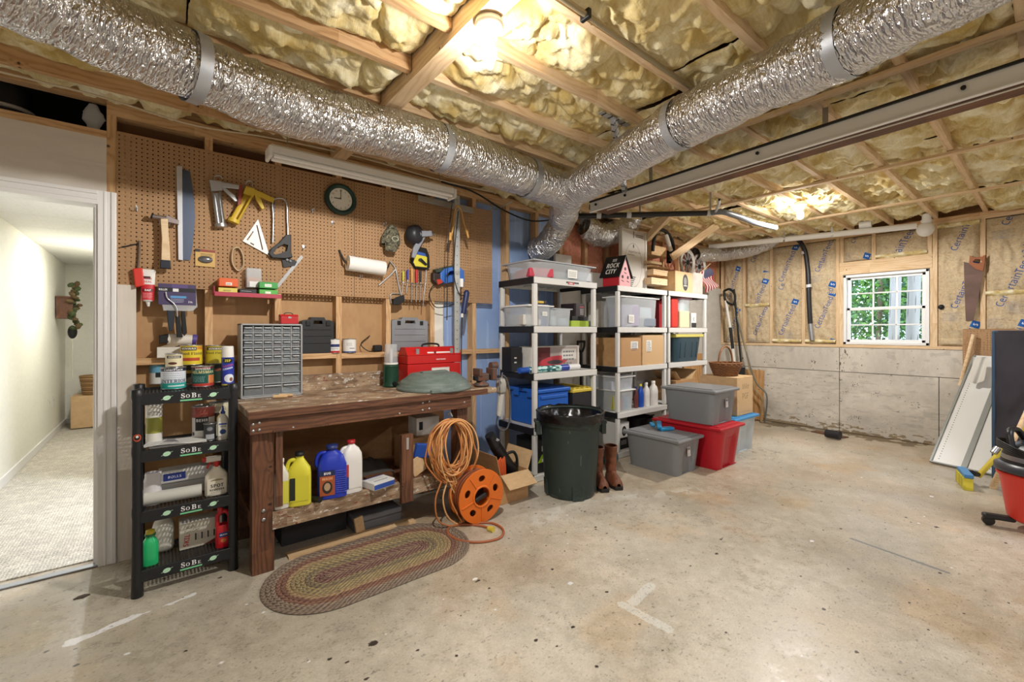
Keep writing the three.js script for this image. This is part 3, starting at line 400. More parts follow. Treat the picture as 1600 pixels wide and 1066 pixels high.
  part(wp, 'trap', new THREE.SphereGeometry(0.082, 24, 18).translate(w2[0], w2[1] - 0.02, w2[2]), PV); part(wp, 'riser', bar([w2[0], w2[1], w2[2] + 0.01], [w2[0], 2.72, w2[2] + 0.01], 0.042, 0.042, 18), PV); part(wp, 'collar', bar([w2[0], w2[1] + 0.06, w2[2] + 0.01], [w2[0], w2[1] + 0.09, w2[2] + 0.01], 0.052, 0.052, 18), PV);
  for (const u of [1225, 1300]) { const q = onX(u, 386 - (u - 1108) * 0.1018, 6.4 + (u - 1108) / 324 * 0.55); part(wp, 'strap', beamG([q[0], q[1] - 0.04, q[2]], [q[0], 2.70, q[2]], 0.02, 0.003, [1, 0, 0]), GALV); }
  single('foil_strip', 'flattened silver foil duct lying over the white drain pipe', 'duct', duct([onX(1230, 372, 7.0), onX(1290, 352, 7.05), onX(1360, 340, 7.05), onX(1425, 335, 7.05)], 0.035, 50, 0.012, 23), FOIL);
  const hs = thing('hose', 'black hose with silver bands hanging on the kraft insulation left of the window', 'hose'); part(hs, 'tube', tube([onX(1226, 371, 7.12), onX(1243, 372, 7.1), onX(1256, 388, 7.1), onX(1262, 420, 7.12), onX(1264, 470, 7.12), onX(1266, 506, 7.13)], 0.03, false, 40, 12), M('#26262a', 0.45)); part(hs, 'nozzle', bar(onX(1266, 506, 7.13), onX(1269, 532, 7.13), 0.034, 0.03, 16), METAL); for (const [u, v] of [[1257, 395], [1264, 447]]) { const q = onX(u, v, 7.11); part(hs, 'silver_band', bar([q[0], q[1] - 0.02, q[2]], [q[0], q[1] + 0.02, q[2] - 0.006], 0.035, 0.035, 16), M('#dfe0e2', 0.35)); }
  // diagonal braces
  single('wooden_brace', 'diagonal wooden brace above the grey cardboard sleeve', 'timber', beamG(onZ(1012, 372, 0.3), onZ(1050, 330, 0.9), 0.04, 0.09), WOODP); single('wooden_brace', 'diagonal wooden brace passing above the spoked wheels', 'timber', beamG(onZ(1050, 402, 0.45), onZ(1120, 352, 0.75), 0.04, 0.09), WOODP);
  const bh = thing('shelf_bracket', 'grey steel shelf rail fixed below the end of the shop light', 'bracket'); part(bh, 'rail', wallExt([[652, 306], [738, 326], [738, 334], [652, 314]], 0.07, 0.02, 0.002), GALV); const b2 = thing('shelf_bracket', 'small grey steel angle bracket under the rim beside the sheathing', 'bracket'); part(b2, 'arm', [wallTube([[766, 323], [768, 328], [800, 315]], 0.1, 0.006), wallTube([[767, 315], [767, 330]], 0.1, 0.008)], GALV);
  // can light and plastic bag in the void over the door
  const cl = thing('recessed_light', 'dark can light housing in the void above the door', 'lamp'); const qc = onZ(12, 168, -0.25); part(cl, 'housing', bar([qc[0], 2.57, -0.25], [qc[0], 2.72, -0.25], 0.1, 0.1, 28), BLACKP); part(cl, 'ring', new THREE.TorusGeometry(0.1, 0.012, 8, 28).rotateX(Math.PI / 2).translate(qc[0], 2.6, -0.25), M('#c8c6c0', 0.5));
  single('plastic_bag', 'crumpled clear plastic hanging in the dark gap above the door', 'bag', grid(16, 18, (u, v) => { const A = u * 6.283, R = 0.045 * Math.sin(0.4 + v * 2.4) * (0.7 + 0.6 * fbm(Math.cos(A) + 4, v * 5, 3)); const c = onZ(146, 182, -0.06); return [c[0] + R * Math.cos(A), c[1] + 0.07 - v * 0.16, c[2] + R * 0.5 * Math.sin(A)]; }), CLEARF);
}
// ================= PEGBOARD =================
const pegMap = dataTex(128, 128, (i, j) => { const n = (fbm(i / 16, j / 16, 3, 8) - 0.5) * 20 + (vn(i, j, 128) - 0.5) * 9; return [174 + n, 137 + n, 99 + n]; });
const pegAlpha = dataTex(64, 64, (i, j) => { const k = Math.hypot(i - 31.5, j - 31.5) < 10.2 ? 0 : 255; return [k, k, k]; }, false);
const PEG = new THREE.MeshStandardMaterial({ map: pegMap, alphaMap: pegAlpha, alphaTest: 0.5, roughness: 0.75, side: THREE.DoubleSide });
const PITCH = 0.0256;
function pegSheet(x0, x1, y0, y1, z) { // two punched skins and solid edges
  const g = [], w = x1 - x0, h = y1 - y0; for (const zz of [z + 0.005]) { const p = new THREE.PlaneGeometry(w, h); for (let i = 0; i < 4; i++) p.attributes.uv.setXY(i, (p.attributes.position.getX(i) + w / 2) / PITCH, (p.attributes.position.getY(i) + h / 2) / PITCH); g.push(p.translate((x0 + x1) / 2, (y0 + y1) / 2, zz)); } return g;
}
for (const [a, b, l] of [[-0.194, 1.196, 'brown pegboard sheet next to the door, hung with saws and caulking guns'], [1.199, 2.54, 'brown pegboard sheet hung with the cap and screwdrivers']]) { const t = thing('pegboard', l, 'pegboard'); part(t, 'sheet', pegSheet(a, b, 1.628, 2.532, 0.001), PEG); part(t, 'edge', wb(a, b, 1.6265, 1.628, 0.001, 0.006), HARD); part(t, 'edge', wb(a, b, 2.532, 2.5335, 0.001, 0.006), HARD); }
// ---- tools traced on the board ----
const PZ = 0.008;
function hook(u, v, z = PZ, label, len = 0.045) { const p = onZ(u, v, z); return single('peg_hook', label, 'hook', [tube([[p[0], p[1] + 0.02, z], [p[0], p[1], z + 0.004], [p[0], p[1] - 0.004, z + len * 0.6], [p[0], p[1] + 0.002, z + len], [p[0], p[1] + 0.018, z + len + 0.003]], 0.0028, false, 14, 6), rb(0.012, 0.03, 0.003, 0.001).translate(p[0], p[1] + 0.008, z)], METAL, 'empty pegboard hooks'); }
for (const [u, v, l] of [[213, 328, 'bare metal pegboard hook above the hammer, next to the door casing'], [474, 388, 'bare metal pegboard hook beside the black hacksaw handle'], [488, 331, 'bare metal pegboard hook beside the wall clock rim'], [519, 350, 'bare metal pegboard hook just below the wall clock'], [563, 434, 'bare metal pegboard hook under the paper towel roll'], [600, 352, 'bare metal pegboard hook beside the camouflage cap']]) hook(u, v, PZ, l);
const tool = (n, l, c, fn) => { const t = thing(n, l, c); fn(t); return t; };
tool('taping_blade', 'long dark grey metal blade with an aluminium spine hanging on the pegboard', 'blade', (t) => {
  part(t, 'blade', wallExt([[283, 264], [297, 268], [303, 310], [305, 340], [301, 385], [297, 407], [284, 406]], 0.014, 0.003), M('#596273', 0.38, { metalness: 0.75 })); part(t, 'spine', wallExt([[276, 261], [284, 261], [285, 407], [279, 406]], 0.012, 0.014, 0.002), M('#d3d6da', 0.35, { metalness: 0.7 }), 'bright aluminium spine');
});
tool('claw_hammer', 'hammer with a pale wooden handle and black butt hanging on the pegboard', 'hammer', (t) => {
  part(t, 'handle', [wallExt([[252, 344], [261, 344], [263, 375], [265, 412], [253, 412], [254, 375]], 0.05, 0.022, 0.004)], WOODP); part(t, 'grip_end', wallExt([[252, 408], [265, 409], [266, 420], [251, 419]], 0.048, 0.03, 0.004), M('#1b2230', 0.5)); part(t, 'head', [bar(onZ(238, 338, 0.06), onZ(262, 342, 0.06), 0.013, 0.014), wallExt([[260, 337], [279, 346], [278, 351], [260, 347]], 0.052, 0.018, 0.003)], M('#9a8f8c', 0.4, { metalness: 0.8 })); part(t, 'face', bar(onZ(236, 337, 0.06), onZ(239, 338, 0.06), 0.018, 0.018), DKMETAL);
  part(t, 'hanger', wallTube([[249, 352], [250, 343, 0.03], [251, 340, 0.07]], 0.012, 0.003), METAL); part(t, 'hanger', wallTube([[265, 353], [265, 344, 0.03], [265, 342, 0.07]], 0.012, 0.003), METAL);
});
function caulkGun(px, m, lb, trig) { tool('caulking_gun', lb, 'caulking gun', (t) => { part(t, 'cradle', new THREE.CylinderGeometry(0.026, 0.026, 1, 18, 1, true, 0.6, 4.6).scale(1, V3(onZ(...px.a, 0.05)).distanceTo(V3(onZ(...px.b, 0.05))), 1).applyQuaternion(new THREE.Quaternion().setFromUnitVectors(new THREE.Vector3(0, 1, 0), V3(onZ(...px.a, 0.05)).sub(V3(onZ(...px.b, 0.05))).normalize())).translate(...V3(onZ(...px.a, 0.05)).add(V3(onZ(...px.b, 0.05))).multiplyScalar(0.5).toArray()), m);
  part(t, 'end_cap', bar(onZ(px.b[0], px.b[1] - 2, 0.05), onZ(px.b[0] + px.e, px.b[1] + 3, 0.05), 0.034, 0.034, 18), m); part(t, 'frame', wallExt(px.f, 0.04, 0.02, 0.003), m); part(t, 'grip', wallExt(px.g, 0.042, 0.016, 0.004), m); part(t, 'trigger', wallExt(px.t, 0.044, 0.012, 0.003), trig || m); part(t, 'rod', wallTube(px.r, 0.05, 0.0045), METAL); if (px.s) part(t, 'accent', wallExt(px.s, 0.05, 0.012, 0.002), M('#8e3526', 0.5), 'red brown lever'); }); }
caulkGun({ a: [338, 300], b: [345, 352], e: 1, f: [[327, 283], [345, 285], [346, 298], [330, 299]], g: [[345, 286], [374, 291], [373, 296], [346, 293]], t: [[345, 294], [350, 294], [366, 306], [370, 315], [367, 315], [360, 308]], r: [[335, 283], [335, 276], [344, 275], [348, 280]], s: [[374, 290], [378, 290], [376, 318], [371, 322]] }, M('#c2c4c6', 0.35, { metalness: 0.9 }), 'silver caulking gun with a shiny half barrel on the pegboard');
caulkGun({ a: [389, 304], b: [366, 345], e: -2, f: [[384, 293], [396, 296], [395, 308], [380, 303]], g: [[394, 296], [427, 311], [426, 316], [393, 303]], t: [[397, 302], [403, 302], [409, 318], [412, 326], [409, 327], [401, 314]], r: [[383, 288], [387, 283], [393, 284], [395, 292]] }, M('#d8b83a', 0.5), 'yellow worn caulking gun on the pegboard');
tool('speed_square', 'white triangular speed square hanging on the pegboard', 'square', (t) => part(t, 'plate', wallExt([[403, 343], [421, 400], [379, 377]], 0.012, 0.006, 0.001, [[[400, 352], [402, 352], [411, 390], [409, 391]], [[385, 375], [395, 361], [396, 363], [387, 376]], [[391, 379], [397, 382], [396, 384], [391, 381]]]), M('#e9eaea', 0.4)));
tool('hacksaw', 'hacksaw with a black closed handle hanging beside the speed square', 'saw', (t) => {
  part(t, 'frame', [wallTube([[426, 379], [427, 345], [427, 313], [433, 310], [443, 311], [447, 316], [449, 345], [450, 370]], 0.03, 0.0065)], METAL); part(t, 'blade', wallExt([[425, 378], [428, 313], [429.4, 313], [427, 379]], 0.03, 0.001), DKMETAL);
  part(t, 'handle', wallExt([[447, 368], [453, 369], [453, 395], [455, 402], [445, 404], [425, 403], [420, 397], [424, 389], [436, 380]], 0.022, 0.022, 0.004, [[[426, 396], [433, 387], [443, 382], [449, 384], [447, 393], [436, 397], [428, 399]]]), BLACKP);
});
tool('putty_knife_pack', 'wide black scraper hanging below the hacksaw handle', 'scraper', (t) => { part(t, 'blade', wallExt([[440, 403], [446, 401], [464, 409], [461, 415], [443, 418]], 0.02, 0.003), BLACKP); part(t, 'bolts', [bar(onZ(449, 406, 0.024), onZ(449, 406, 0.034), 0.008), bar(onZ(454, 408, 0.024), onZ(454, 408, 0.034), 0.008)], METAL); });
single('clear_ruler', 'clear plastic straightedge leaning from the red shelf across the pegboard', 'ruler', wallExt([[470, 399], [474, 402], [435, 450], [431, 447]], 0.012, 0.004), CLEARF);
tool('rope_coil', 'small oval coil of clear tubing hanging on the pegboard', 'coil', (t) => { for (let k = 0; k < 3; k++) part(t, 'loop', wallTube([[371, 386], [364, 388], [361, 402], [364, 415], [371, 422], [378, 416], [379, 404], [376, 392]].map(([u, v]) => [u + k * 0.7, v + k * 0.6, 0.014 + k * 0.008]), 0.014, 0.004, true), M('#bfa988', 0.3)); });
{ const p = onZ(305, 389, 0.01), q = onZ(336, 418, 0.01); const t = thing('hardware_pack', 'small tan blister pack of screws pinned to the pegboard', 'packet'); part(t, 'card', rb(q[0] - p[0], p[1] - q[1], 0.004, 0.001).translate((p[0] + q[0]) / 2, (p[1] + q[1]) / 2, 0.012), M('#c9a45c', 0.6)); part(t, 'print', new THREE.PlaneGeometry(q[0] - p[0], p[1] - q[1]).translate((p[0] + q[0]) / 2, (p[1] + q[1]) / 2, 0.0148), lab(128, 128, (g) => { rect(g, '#d0ab62', 0, 0, 128, 128); rect(g, '#8c3a2a', 0, 0, 128, 18); rect(g, '#2a2420', 0, 0, 30, 20); scrib(g, '#4a3a20', 34, 30, 80, 4, 9, 4); })); part(t, 'blister', T(new THREE.SphereGeometry(0.04, 16, 10).scale(1, 0.6, 0.4), (p[0] + q[0]) / 2, q[1] + 0.045, 0.016), M('#7f8085', 0.2, { metalness: 0.6 })); }
tool('wall_clock', 'round wall clock with a dark green rim on the pegboard', 'clock', (t) => {
  const c = onZ(532, 312, 0.02), R = 0.118; part(t, 'rim', lathe([[R - 0.034, 0.02], [R - 0.03, 0.034], [R - 0.012, 0.04], [R, 0.028], [R, 0], [0, 0]], 40).rotateX(Math.PI / 2).translate(c[0], c[1], 0.008), M('#173a33', 0.35));
  part(t, 'dial', new THREE.CircleGeometry(R - 0.03, 40).translate(c[0], c[1], 0.03), lab(256, 256, (g) => { rect(g, '#ece9dd', 0, 0, 256, 256); for (let k = 1; k <= 12; k++) { const A = k * Math.PI / 6; tx(g, String(k), 128 + 98 * Math.sin(A), 128 - 98 * Math.cos(A), 26, '#3a3a3a', { style: 'normal', font: 'serif' }); } }));
  part(t, 'minute_hand', rb(0.004, 0.075, 0.002, 0.0008).translate(c[0] - 0.001, c[1] + 0.036, 0.034), BLACKP); part(t, 'hour_hand', rb(0.052, 0.005, 0.002, 0.0008).translate(c[0] - 0.026, c[1] + 0.002, 0.035), BLACKP);
});
tool('paper_towel_holder', 'roll of white paper towel on a wire holder on the pegboard', 'paper towel', (t) => {
  const a = onZ(543, 411, 0.075), b = onZ(600, 420, 0.075); part(t, 'roll', [bar(a, b, 0.058, 0.058, 28)], M('#efeee9', 0.9)); part(t, 'core', bar([a[0] - 0.006, a[1], a[2]], [a[0] + 0.004, a[1], a[2]], 0.02, 0.02, 18), CARD); part(t, 'holder_arm', [wallTube([[530, 391], [534, 400, 0.03], [540, 410, 0.07], [545, 411, 0.075]], 0.01, 0.008), wallTube([[601, 420, 0.075], [606, 418, 0.06], [608, 412, 0.012]], 0.01, 0.006)], M('#2c2a28', 0.5));
});
tool('camouflage_cap', 'camouflage baseball cap hanging on a pegboard hook', 'cap', (t) => {
  const camo = TM(dataTex(128, 128, (i, j) => { const a = fbm(i / 12, j / 12, 4, 16), b = fbm(i / 7 + 30, j / 7, 3, 32); return a > 0.58 ? [58, 56, 46] : b > 0.56 ? [138, 132, 110] : [96, 94, 76]; }), 0.95);
  const c = onZ(613, 368, 0.07), px = onZ(612, 348, 0.05);
  part(t, 'crown', grid(26, 18, (u, v) => { const A = u * 6.283, R = 0.085 * Math.pow(Math.sin(Math.min(1, 0.12 + v) * 1.57), 0.7) * (0.92 + 0.14 * fbm(Math.cos(A) * 2 + 4, v * 4, 3)); return [c[0] - 0.01 + R * Math.cos(A) * 0.95 + (1 - v) * 0.012, c[1] + 0.085 - v * 0.16, c[2] - 0.012 + R * Math.sin(A) * 0.6, u * 2, v]; }), camo);
  part(t, 'brim', grid(18, 8, (u, v) => { const A = (u - 0.5) * 2.6; const R = 0.062 + 0.0 * v; return [c[0] - 0.018 + R * Math.sin(A) * (1 - 0.18 * v), c[1] - 0.055 - v * 0.085 * (0.35 + 0.65 * Math.cos(A * 0.6)), c[2] + 0.028 + 0.03 * Math.cos(A) - v * 0.02, u, v]; }), camo); part(t, 'patch', new THREE.TorusGeometry(0.022, 0.004, 8, 20).scale(1.2, 0.8, 1).translate(c[0] + 0.005, c[1] - 0.035, c[2] + 0.045), M('#b8b59e', 0.6));
});
tool('drain_auger', 'black drum drain auger with grey handle hanging on the pegboard', 'drain auger', (t) => {
  const c = onZ(646, 366, 0.11); part(t, 'drum', lathe([[0, 0.0], [0.07, 0.0], [0.082, 0.012], [0.086, 0.05], [0.078, 0.085], [0.055, 0.1], [0.02, 0.112], [0, 0.112]], 28).rotateX(Math.PI / 2).rotateY(0.55).translate(c[0], c[1], c[2] - 0.06), M('#2a2a30', 0.42)); const G = M('#8d9098', 0.45); part(t, 'crank', [wallExt([[655, 362], [672, 362], [673, 369], [656, 370]], 0.12, 0.02, 0.004), bar(onZ(655, 366, 0.1), onZ(655, 366, 0.15), 0.02, 0.018)], G); part(t, 'handle', [wallExt([[655, 370], [662, 372], [651, 392], [646, 403], [643, 402], [645, 388]], 0.1, 0.02, 0.004)], G); part(t, 'chuck', bar(onZ(672, 365, 0.13), onZ(679, 366, 0.13), 0.013, 0.008), METAL);
});
tool('fish_tape', 'yellow packaged wire tape reel hanging under the drain auger', 'wire reel', (t) => {
  part(t, 'case', wallExt([[646, 393], [654, 388], [663, 390], [667, 400], [668, 418], [664, 421], [648, 419], [643, 412], [644, 402]], 0.014, 0.03, 0.006), BLACKP); const a = onZ(648, 392, 0.052), b = onZ(667, 419, 0.052); part(t, 'card', wallExt([[649, 393], [664, 397], [667, 403], [667, 418], [649, 416], [646, 410]], 0.0515, 0.002), M('#e3d648', 0.55)); part(t, 'band', wallExt([[649, 392], [664, 396], [666, 401], [648, 397]], 0.0545, 0.001), M('#3b5fae', 0.5)); part(t, 'knob', [bar(onZ(656, 406, 0.054), onZ(656, 406, 0.07), 0.012), wallExt([[656, 404], [658, 404], [667, 413], [665, 415], [656, 408]], 0.062, 0.006, 0.001)], BLACKP); part(t, 'wire_end', wallTube([[666, 420], [665, 440], [662, 462], [661, 480]], 0.03, 0.004), METAL);
});
{ const T5 = [['#c6c24a', 630, 425, 439, 628, 'yellow clear'], ['#3442a0', 637, 423, 437, 635, 'blue'], ['#d39a55', 643.5, 421, 442, 643, 'amber'], ['#c33030', 651, 423, 442, 650, 'red'], ['#242426', 657, 424, 441, 656, 'black']];
  for (const [c, u, v0, v1, u2, nm] of T5) tool('screwdriver', nm + ' handled screwdriver in the pegboard tool rack', 'screwdriver', (t) => { const k = nm === 'red' || nm === 'amber' ? 0.013 : 0.0105, a = onZ(u, v0, 0.035), b = onZ(u, v1, 0.035), e = onZ(u2, nm.startsWith('y') || nm === 'blue' ? 458 : 472, 0.035); part(t, 'handle', [bar(a, b, k, k * 0.8, 8), new THREE.SphereGeometry(k * 0.95, 10, 6).translate(...a)], M(c, 0.35)); part(t, 'shaft', bar(b, e, 0.0035, 0.0035, 8), METAL); t.userData.group = 'screwdrivers in the rack'; });
  tool('tool_rack', 'slim wire rack holding the screwdrivers on the pegboard', 'rack', (t) => part(t, 'rail', [wallTube([[626, 441, 0.01], [627, 441, 0.05], [660, 445, 0.05], [661, 445, 0.01]], 0.05, 0.003)], METAL));
}
tool('jigsaw', 'blue jigsaw hanging by its cord on the pegboard', 'jigsaw', (t) => {
  const B = M('#3f74c9', 0.4); part(t, 'body', wallExt([[684, 428], [690, 422], [700, 420], [712, 420], [718, 425], [719, 440], [715, 446], [710, 440], [700, 441], [690, 443], [684, 437]], 0.02, 0.06, 0.008, [[[691, 432], [697, 425], [705, 424], [703, 430], [697, 433], [692, 435]]]), B); part(t, 'shoe', wallExt([[676, 422], [706, 415], [707, 420], [678, 427]], 0.03, 0.05, 0.002), M('#4a5348', 0.4, { metalness: 0.6 })); part(t, 'motor', wallExt([[674, 428], [684, 430], [685, 442], [679, 444], [674, 438]], 0.03, 0.045, 0.006), M('#3a2a26', 0.5)); part(t, 'accent', wallExt([[679, 438], [686, 437], [688, 442], [681, 445]], 0.04, 0.04, 0.003), M('#c5402a', 0.5)); part(t, 'cord', wallTube([[680, 444, 0.05], [674, 450, 0.05], [671, 460, 0.05], [674, 472, 0.05], [681, 480, 0.05], [694, 480, 0.08], [712, 474, 0.1], [722, 466, 0.1]], 0.05, 0.0042), BLACKP);
});
tool('coping_saw', 'grey hacksaw with an angled frame hanging below the cap', 'saw', (t) => { part(t, 'frame', [wallTube([[592, 446], [612, 428], [618, 421]], 0.02, 0.006), wallTube([[609, 408], [617, 418], [620, 430], [625, 455], [628, 465]], 0.02, 0.0065), wallTube([[611, 474], [611, 460], [625, 459]], 0.024, 0.004)], GALV); part(t, 'handle', wallExt([[614, 468], [625, 463], [629, 462], [630, 470], [622, 476], [614, 476]], 0.014, 0.022, 0.004), BLACKP); });
tool('curved_tool', 'bent scraper with a slim wire shank above the red tube', 'scraper', (t) => { part(t, 'blade', wallTube([[190, 386], [197, 385], [210, 382], [219, 381]], 0.014, 0.004), DKMETAL); part(t, 'shank', [wallTube([[218, 376], [217, 400], [215, 422]], 0.02, 0.005)], M('#6e5f55', 0.4, { metalness: 0.7 })); part(t, 'grip', wallExt([[210, 422], [221, 421], [224, 446], [213, 448]], 0.012, 0.03, 0.006), M('#d8382c', 0.5), 'red plastic grip'); });
tool('sealant_tube', 'red and white sealant squeeze tube hanging on the pegboard', 'tube', (t) => {
  const c0 = onZ(231, 422, 0.03), c1 = onZ(231, 470, 0.03), w = 0.034; const face = lab(96, 256, (g) => { rect(g, '#e8e6e2', 0, 0, 96, 256); rect(g, '#24242a', 6, 40, 60, 22); tx(g, 'KWIK', 44, 60, 24, '#b01828'); tx(g, 'SEAL', 48, 88, 24, '#b01828'); rect(g, '#c81f30', 0, 112, 96, 144); rect(g, '#7e1220', 8, 150, 80, 28); tx(g, 'DAP', 48, 164, 24, '#fff'); scrib(g, '#f4d0d0', 12, 190, 72, 5, 10, 3); });
  part(t, 'body', grid(20, 10, (u, v) => { const A = u * 6.283, k = lerp(0.15, 1, v); return [lerp(c0[0], c1[0], v) + w * lerp(1.05, 0.85, v) * Math.cos(A), lerp(c0[1] - 0.012, c1[1], v), 0.03 + 0.022 * k * Math.sin(A), clamp(0.5 - 0.5 * Math.cos(A) * -1), 1 - v]; }, true), face); part(t, 'crimp', rb(0.075, 0.02, 0.005, 0.002).translate(c0[0], c0[1] - 0.006, 0.03), M('#e8e6e2', 0.4)); part(t, 'nozzle', [bar([c1[0], c1[1], 0.03], [c1[0] + 0.003, c1[1] - 0.035, 0.03], 0.013, 0.006), bar([c1[0], c1[1] + 0.004, 0.03], [c1[0], c1[1] - 0.004, 0.03], 0.027, 0.022)], M('#e8e6e2', 0.4));
});
tool('paint_tool_pack', 'purple carded pack of paint brushes and roller hanging on the pegboard', 'brush pack', (t) => {
  const face = lab(256, 128, (g) => { rect(g, '#4a3f66', 0, 0, 256, 128); rect(g, '#1e1c26', 0, 22, 256, 26); rect(g, '#5f4d86', 90, 0, 110, 22); tx(g, 'ROLLER', 30, 35, 16, '#fff'); rect(g, '#efefef', 96, 26, 40, 20); rect(g, '#5aa0d8', 80, 72, 110, 14); scrib(g, '#cfd8e8', 84, 92, 90, 3, 9, 3); tx(g, '2 in.', 220, 108, 16, '#fff'); });
  const a = onZ(247, 443, 0.03), b = onZ(306, 478, 0.03); part(t, 'card', rb(b[0] - a[0], a[1] - b[1], 0.006, 0.002).translate((a[0] + b[0]) / 2, (a[1] + b[1]) / 2, 0.045), M('#4a3f66', 0.5)); part(t, 'print', new THREE.PlaneGeometry(b[0] - a[0] - 0.004, a[1] - b[1] - 0.004).translate((a[0] + b[0]) / 2, (a[1] + b[1]) / 2, 0.0485), face);
  part(t, 'tray_sleeve', wallExt([[249, 455], [305, 455], [307, 480], [300, 486], [256, 485]], 0.01, 0.034, 0.003), CLEARF); part(t, 'brush_handle', wallExt([[262, 484], [272, 484], [270, 506], [268, 516], [265, 516], [263, 503]], 0.02, 0.02, 0.004), M('#232b38', 0.5)); part(t, 'brush_handle', wallExt([[275, 495], [280, 495], [283, 520], [284, 526], [277, 526]], 0.03, 0.016, 0.004), BLACKP); part(t, 'brush_handle', wallExt([[284, 488], [288, 488], [291, 520], [288, 524], [285, 520]], 0.02, 0.014, 0.004), BLACKP); part(t, 'roller_wire', wallTube([[259, 456], [261, 465], [272, 475], [276, 482], [277, 495]], 0.06, 0.004), METAL);
});
// steel post standing on the bench with cords over it
tool('steel_post', 'galvanised perforated steel post rising from the bench past the pegboard', 'post', (t) => {
  const a = onZ(712, 318, 0.2), b = onZ(716, 600, 0.2); const x = (a[0] + b[0]) / 2; const hm = TM(dataTex(64, 128, (i, j) => { const n = (fbm(i / 8, j / 10, 3, 8) - 0.5) * 40; const d = Math.hypot(i - 32, (j - 64) * 0.7); return d < 5 ? [50, 50, 50] : [190 + n, 192 + n, 190 + n]; }), 0.5, { metalness: 0.55 }); hm.map.repeat.set(1, 20);
  part(t, 'channel', [new THREE.BoxGeometry(0.052, 1.62, 0.006).translate(x, 1.73, 0.2), new THREE.BoxGeometry(0.006, 1.62, 0.04).translate(x + 0.026, 1.73, 0.18)], hm); part(t, 'switch_box', rb(0.03, 0.075, 0.04, 0.004).translate(x + 0.04, 1.78, 0.2), M('#e8e8e4', 0.4));
  const y = thing('extension_lead', 'tan looped extension cord draped over the steel post', 'cord'); part(y, 'loop', wallTube([[705, 370, 0.23], [709, 350, 0.23], [711, 330, 0.23], [714, 322, 0.24], [719, 325, 0.24], [724, 345, 0.23], [729, 362, 0.23]], 0.23, 0.0075), M('#cf9d52', 0.5)); part(y, 'plug', bar(onZ(704, 364, 0.23), onZ(703, 376, 0.23), 0.012, 0.016), M('#cf9d52', 0.5)); part(y, 'plug', bar(onZ(729, 360, 0.23), onZ(732, 372, 0.23), 0.013, 0.008), M('#cf9d52', 0.5));
  const z = thing('inspection_lamp', 'dark blue handled inspection lamp hanging on a black cord by the steel post', 'lamp'); part(z, 'handle', [bar(onZ(729, 458, 0.22), onZ(724, 490, 0.22), 0.026, 0.024, 14), new THREE.SphereGeometry(0.026, 14, 10).translate(...onZ(729, 458, 0.22))], M('#1f2b58', 0.4)); part(z, 'connector', bar(onZ(722, 490, 0.22), onZ(722, 496, 0.22), 0.012), WHITEP); part(z, 'cord', [wallTube([[716, 330, 0.24], [710, 400, 0.23], [711, 440, 0.23], [720, 462, 0.22], [727, 460, 0.22]], 0.23, 0.0042), wallTube([[722, 496, 0.22], [721, 540, 0.22], [721, 600, 0.25], [722, 608, 0.3]], 0.22, 0.0042)], BLACKP);
});
// red wall shelf with small boxes
tool('red_shelf', 'narrow red metal shelf fixed under the pegboard', 'shelf', (t) => { const a = onZ(334, 460, 0.09), b = onZ(438, 463, 0.09); part(t, 'tray', [rb(b[0] - a[0], 0.006, 0.12, 0.002).translate((a[0] + b[0]) / 2, a[1] + 0.006, 0.066), rb(b[0] - a[0], 0.028, 0.005, 0.002).translate((a[0] + b[0]) / 2, a[1] + 0.002, 0.127), rb(0.005, 0.05, 0.12, 0.002).translate(a[0], a[1] + 0.026, 0.066)], M('#b23a50', 0.45)); });
function smallBox(u0, v0, u1, v1, z, d, col, label, draw, name = 'small_box', cat = 'box', group) { const a = onZ(u0, v0, z), b = onZ(u1, v1, z); const w = b[0] - a[0], h = a[1] - b[1]; const t = thing(name, label, cat, group); part(t, 'carton', rb(w, h, d, 0.003).translate((a[0] + b[0]) / 2, (a[1] + b[1]) / 2, z - d / 2), col.isMaterial ? col : M(col, 0.6)); if (draw) part(t, 'print', new THREE.PlaneGeometry(w - 0.006, h - 0.006).translate((a[0] + b[0]) / 2, (a[1] + b[1]) / 2, z + 0.0012), lab(128, Math.max(16, Math.round(128 * h / w)), draw)); return t; }
smallBox(341, 449, 371, 459, 0.12, 0.1, '#d6c85e', 'pale yellow flat box at the left end of the red shelf', (g, w, h) => { rect(g, '#dccd66', 0, 0, w, h); scrib(g, '#5a5a30', 30, h * 0.4, 60, 2, 8, 4); }); smallBox(342, 434, 372, 448.6, 0.12, 0.1, '#e0622c', 'orange screw box stacked on the pale yellow box', (g, w, h) => { rect(g, '#e2642e', 0, 0, w, h); rect(g, '#f2e6d8', 44, h * 0.5, 44, h * 0.4); scrib(g, '#333', 48, h * 0.65, 36, 2, 7, 3); });
smallBox(374, 451, 401, 460, 0.12, 0.1, '#26262a', 'low black box between the orange and green boxes', (g, w, h) => { rect(g, '#26262a', 0, 0, w, h); scrib(g, '#d8d8d8', 10, h * 0.4, 80, 1, 8, 4); }); smallBox(405, 452, 434, 462, 0.12, 0.1, '#56b04c', 'lower bright green box on the red shelf', (g, w, h) => { rect(g, '#58b44c', 0, 0, w, h); rect(g, '#e8f0e0', 40, h * 0.3, 40, h * 0.5); }); smallBox(405, 440, 434, 451.7, 0.12, 0.1, '#3f9a4a', 'upper green box stacked on the red shelf', (g, w, h) => { rect(g, '#3f9f4a', 0, 0, w, h); rect(g, '#eef4ea', 36, h * 0.3, 50, h * 0.5); scrib(g, '#333', 40, h * 0.5, 40, 1, 7, 3); });
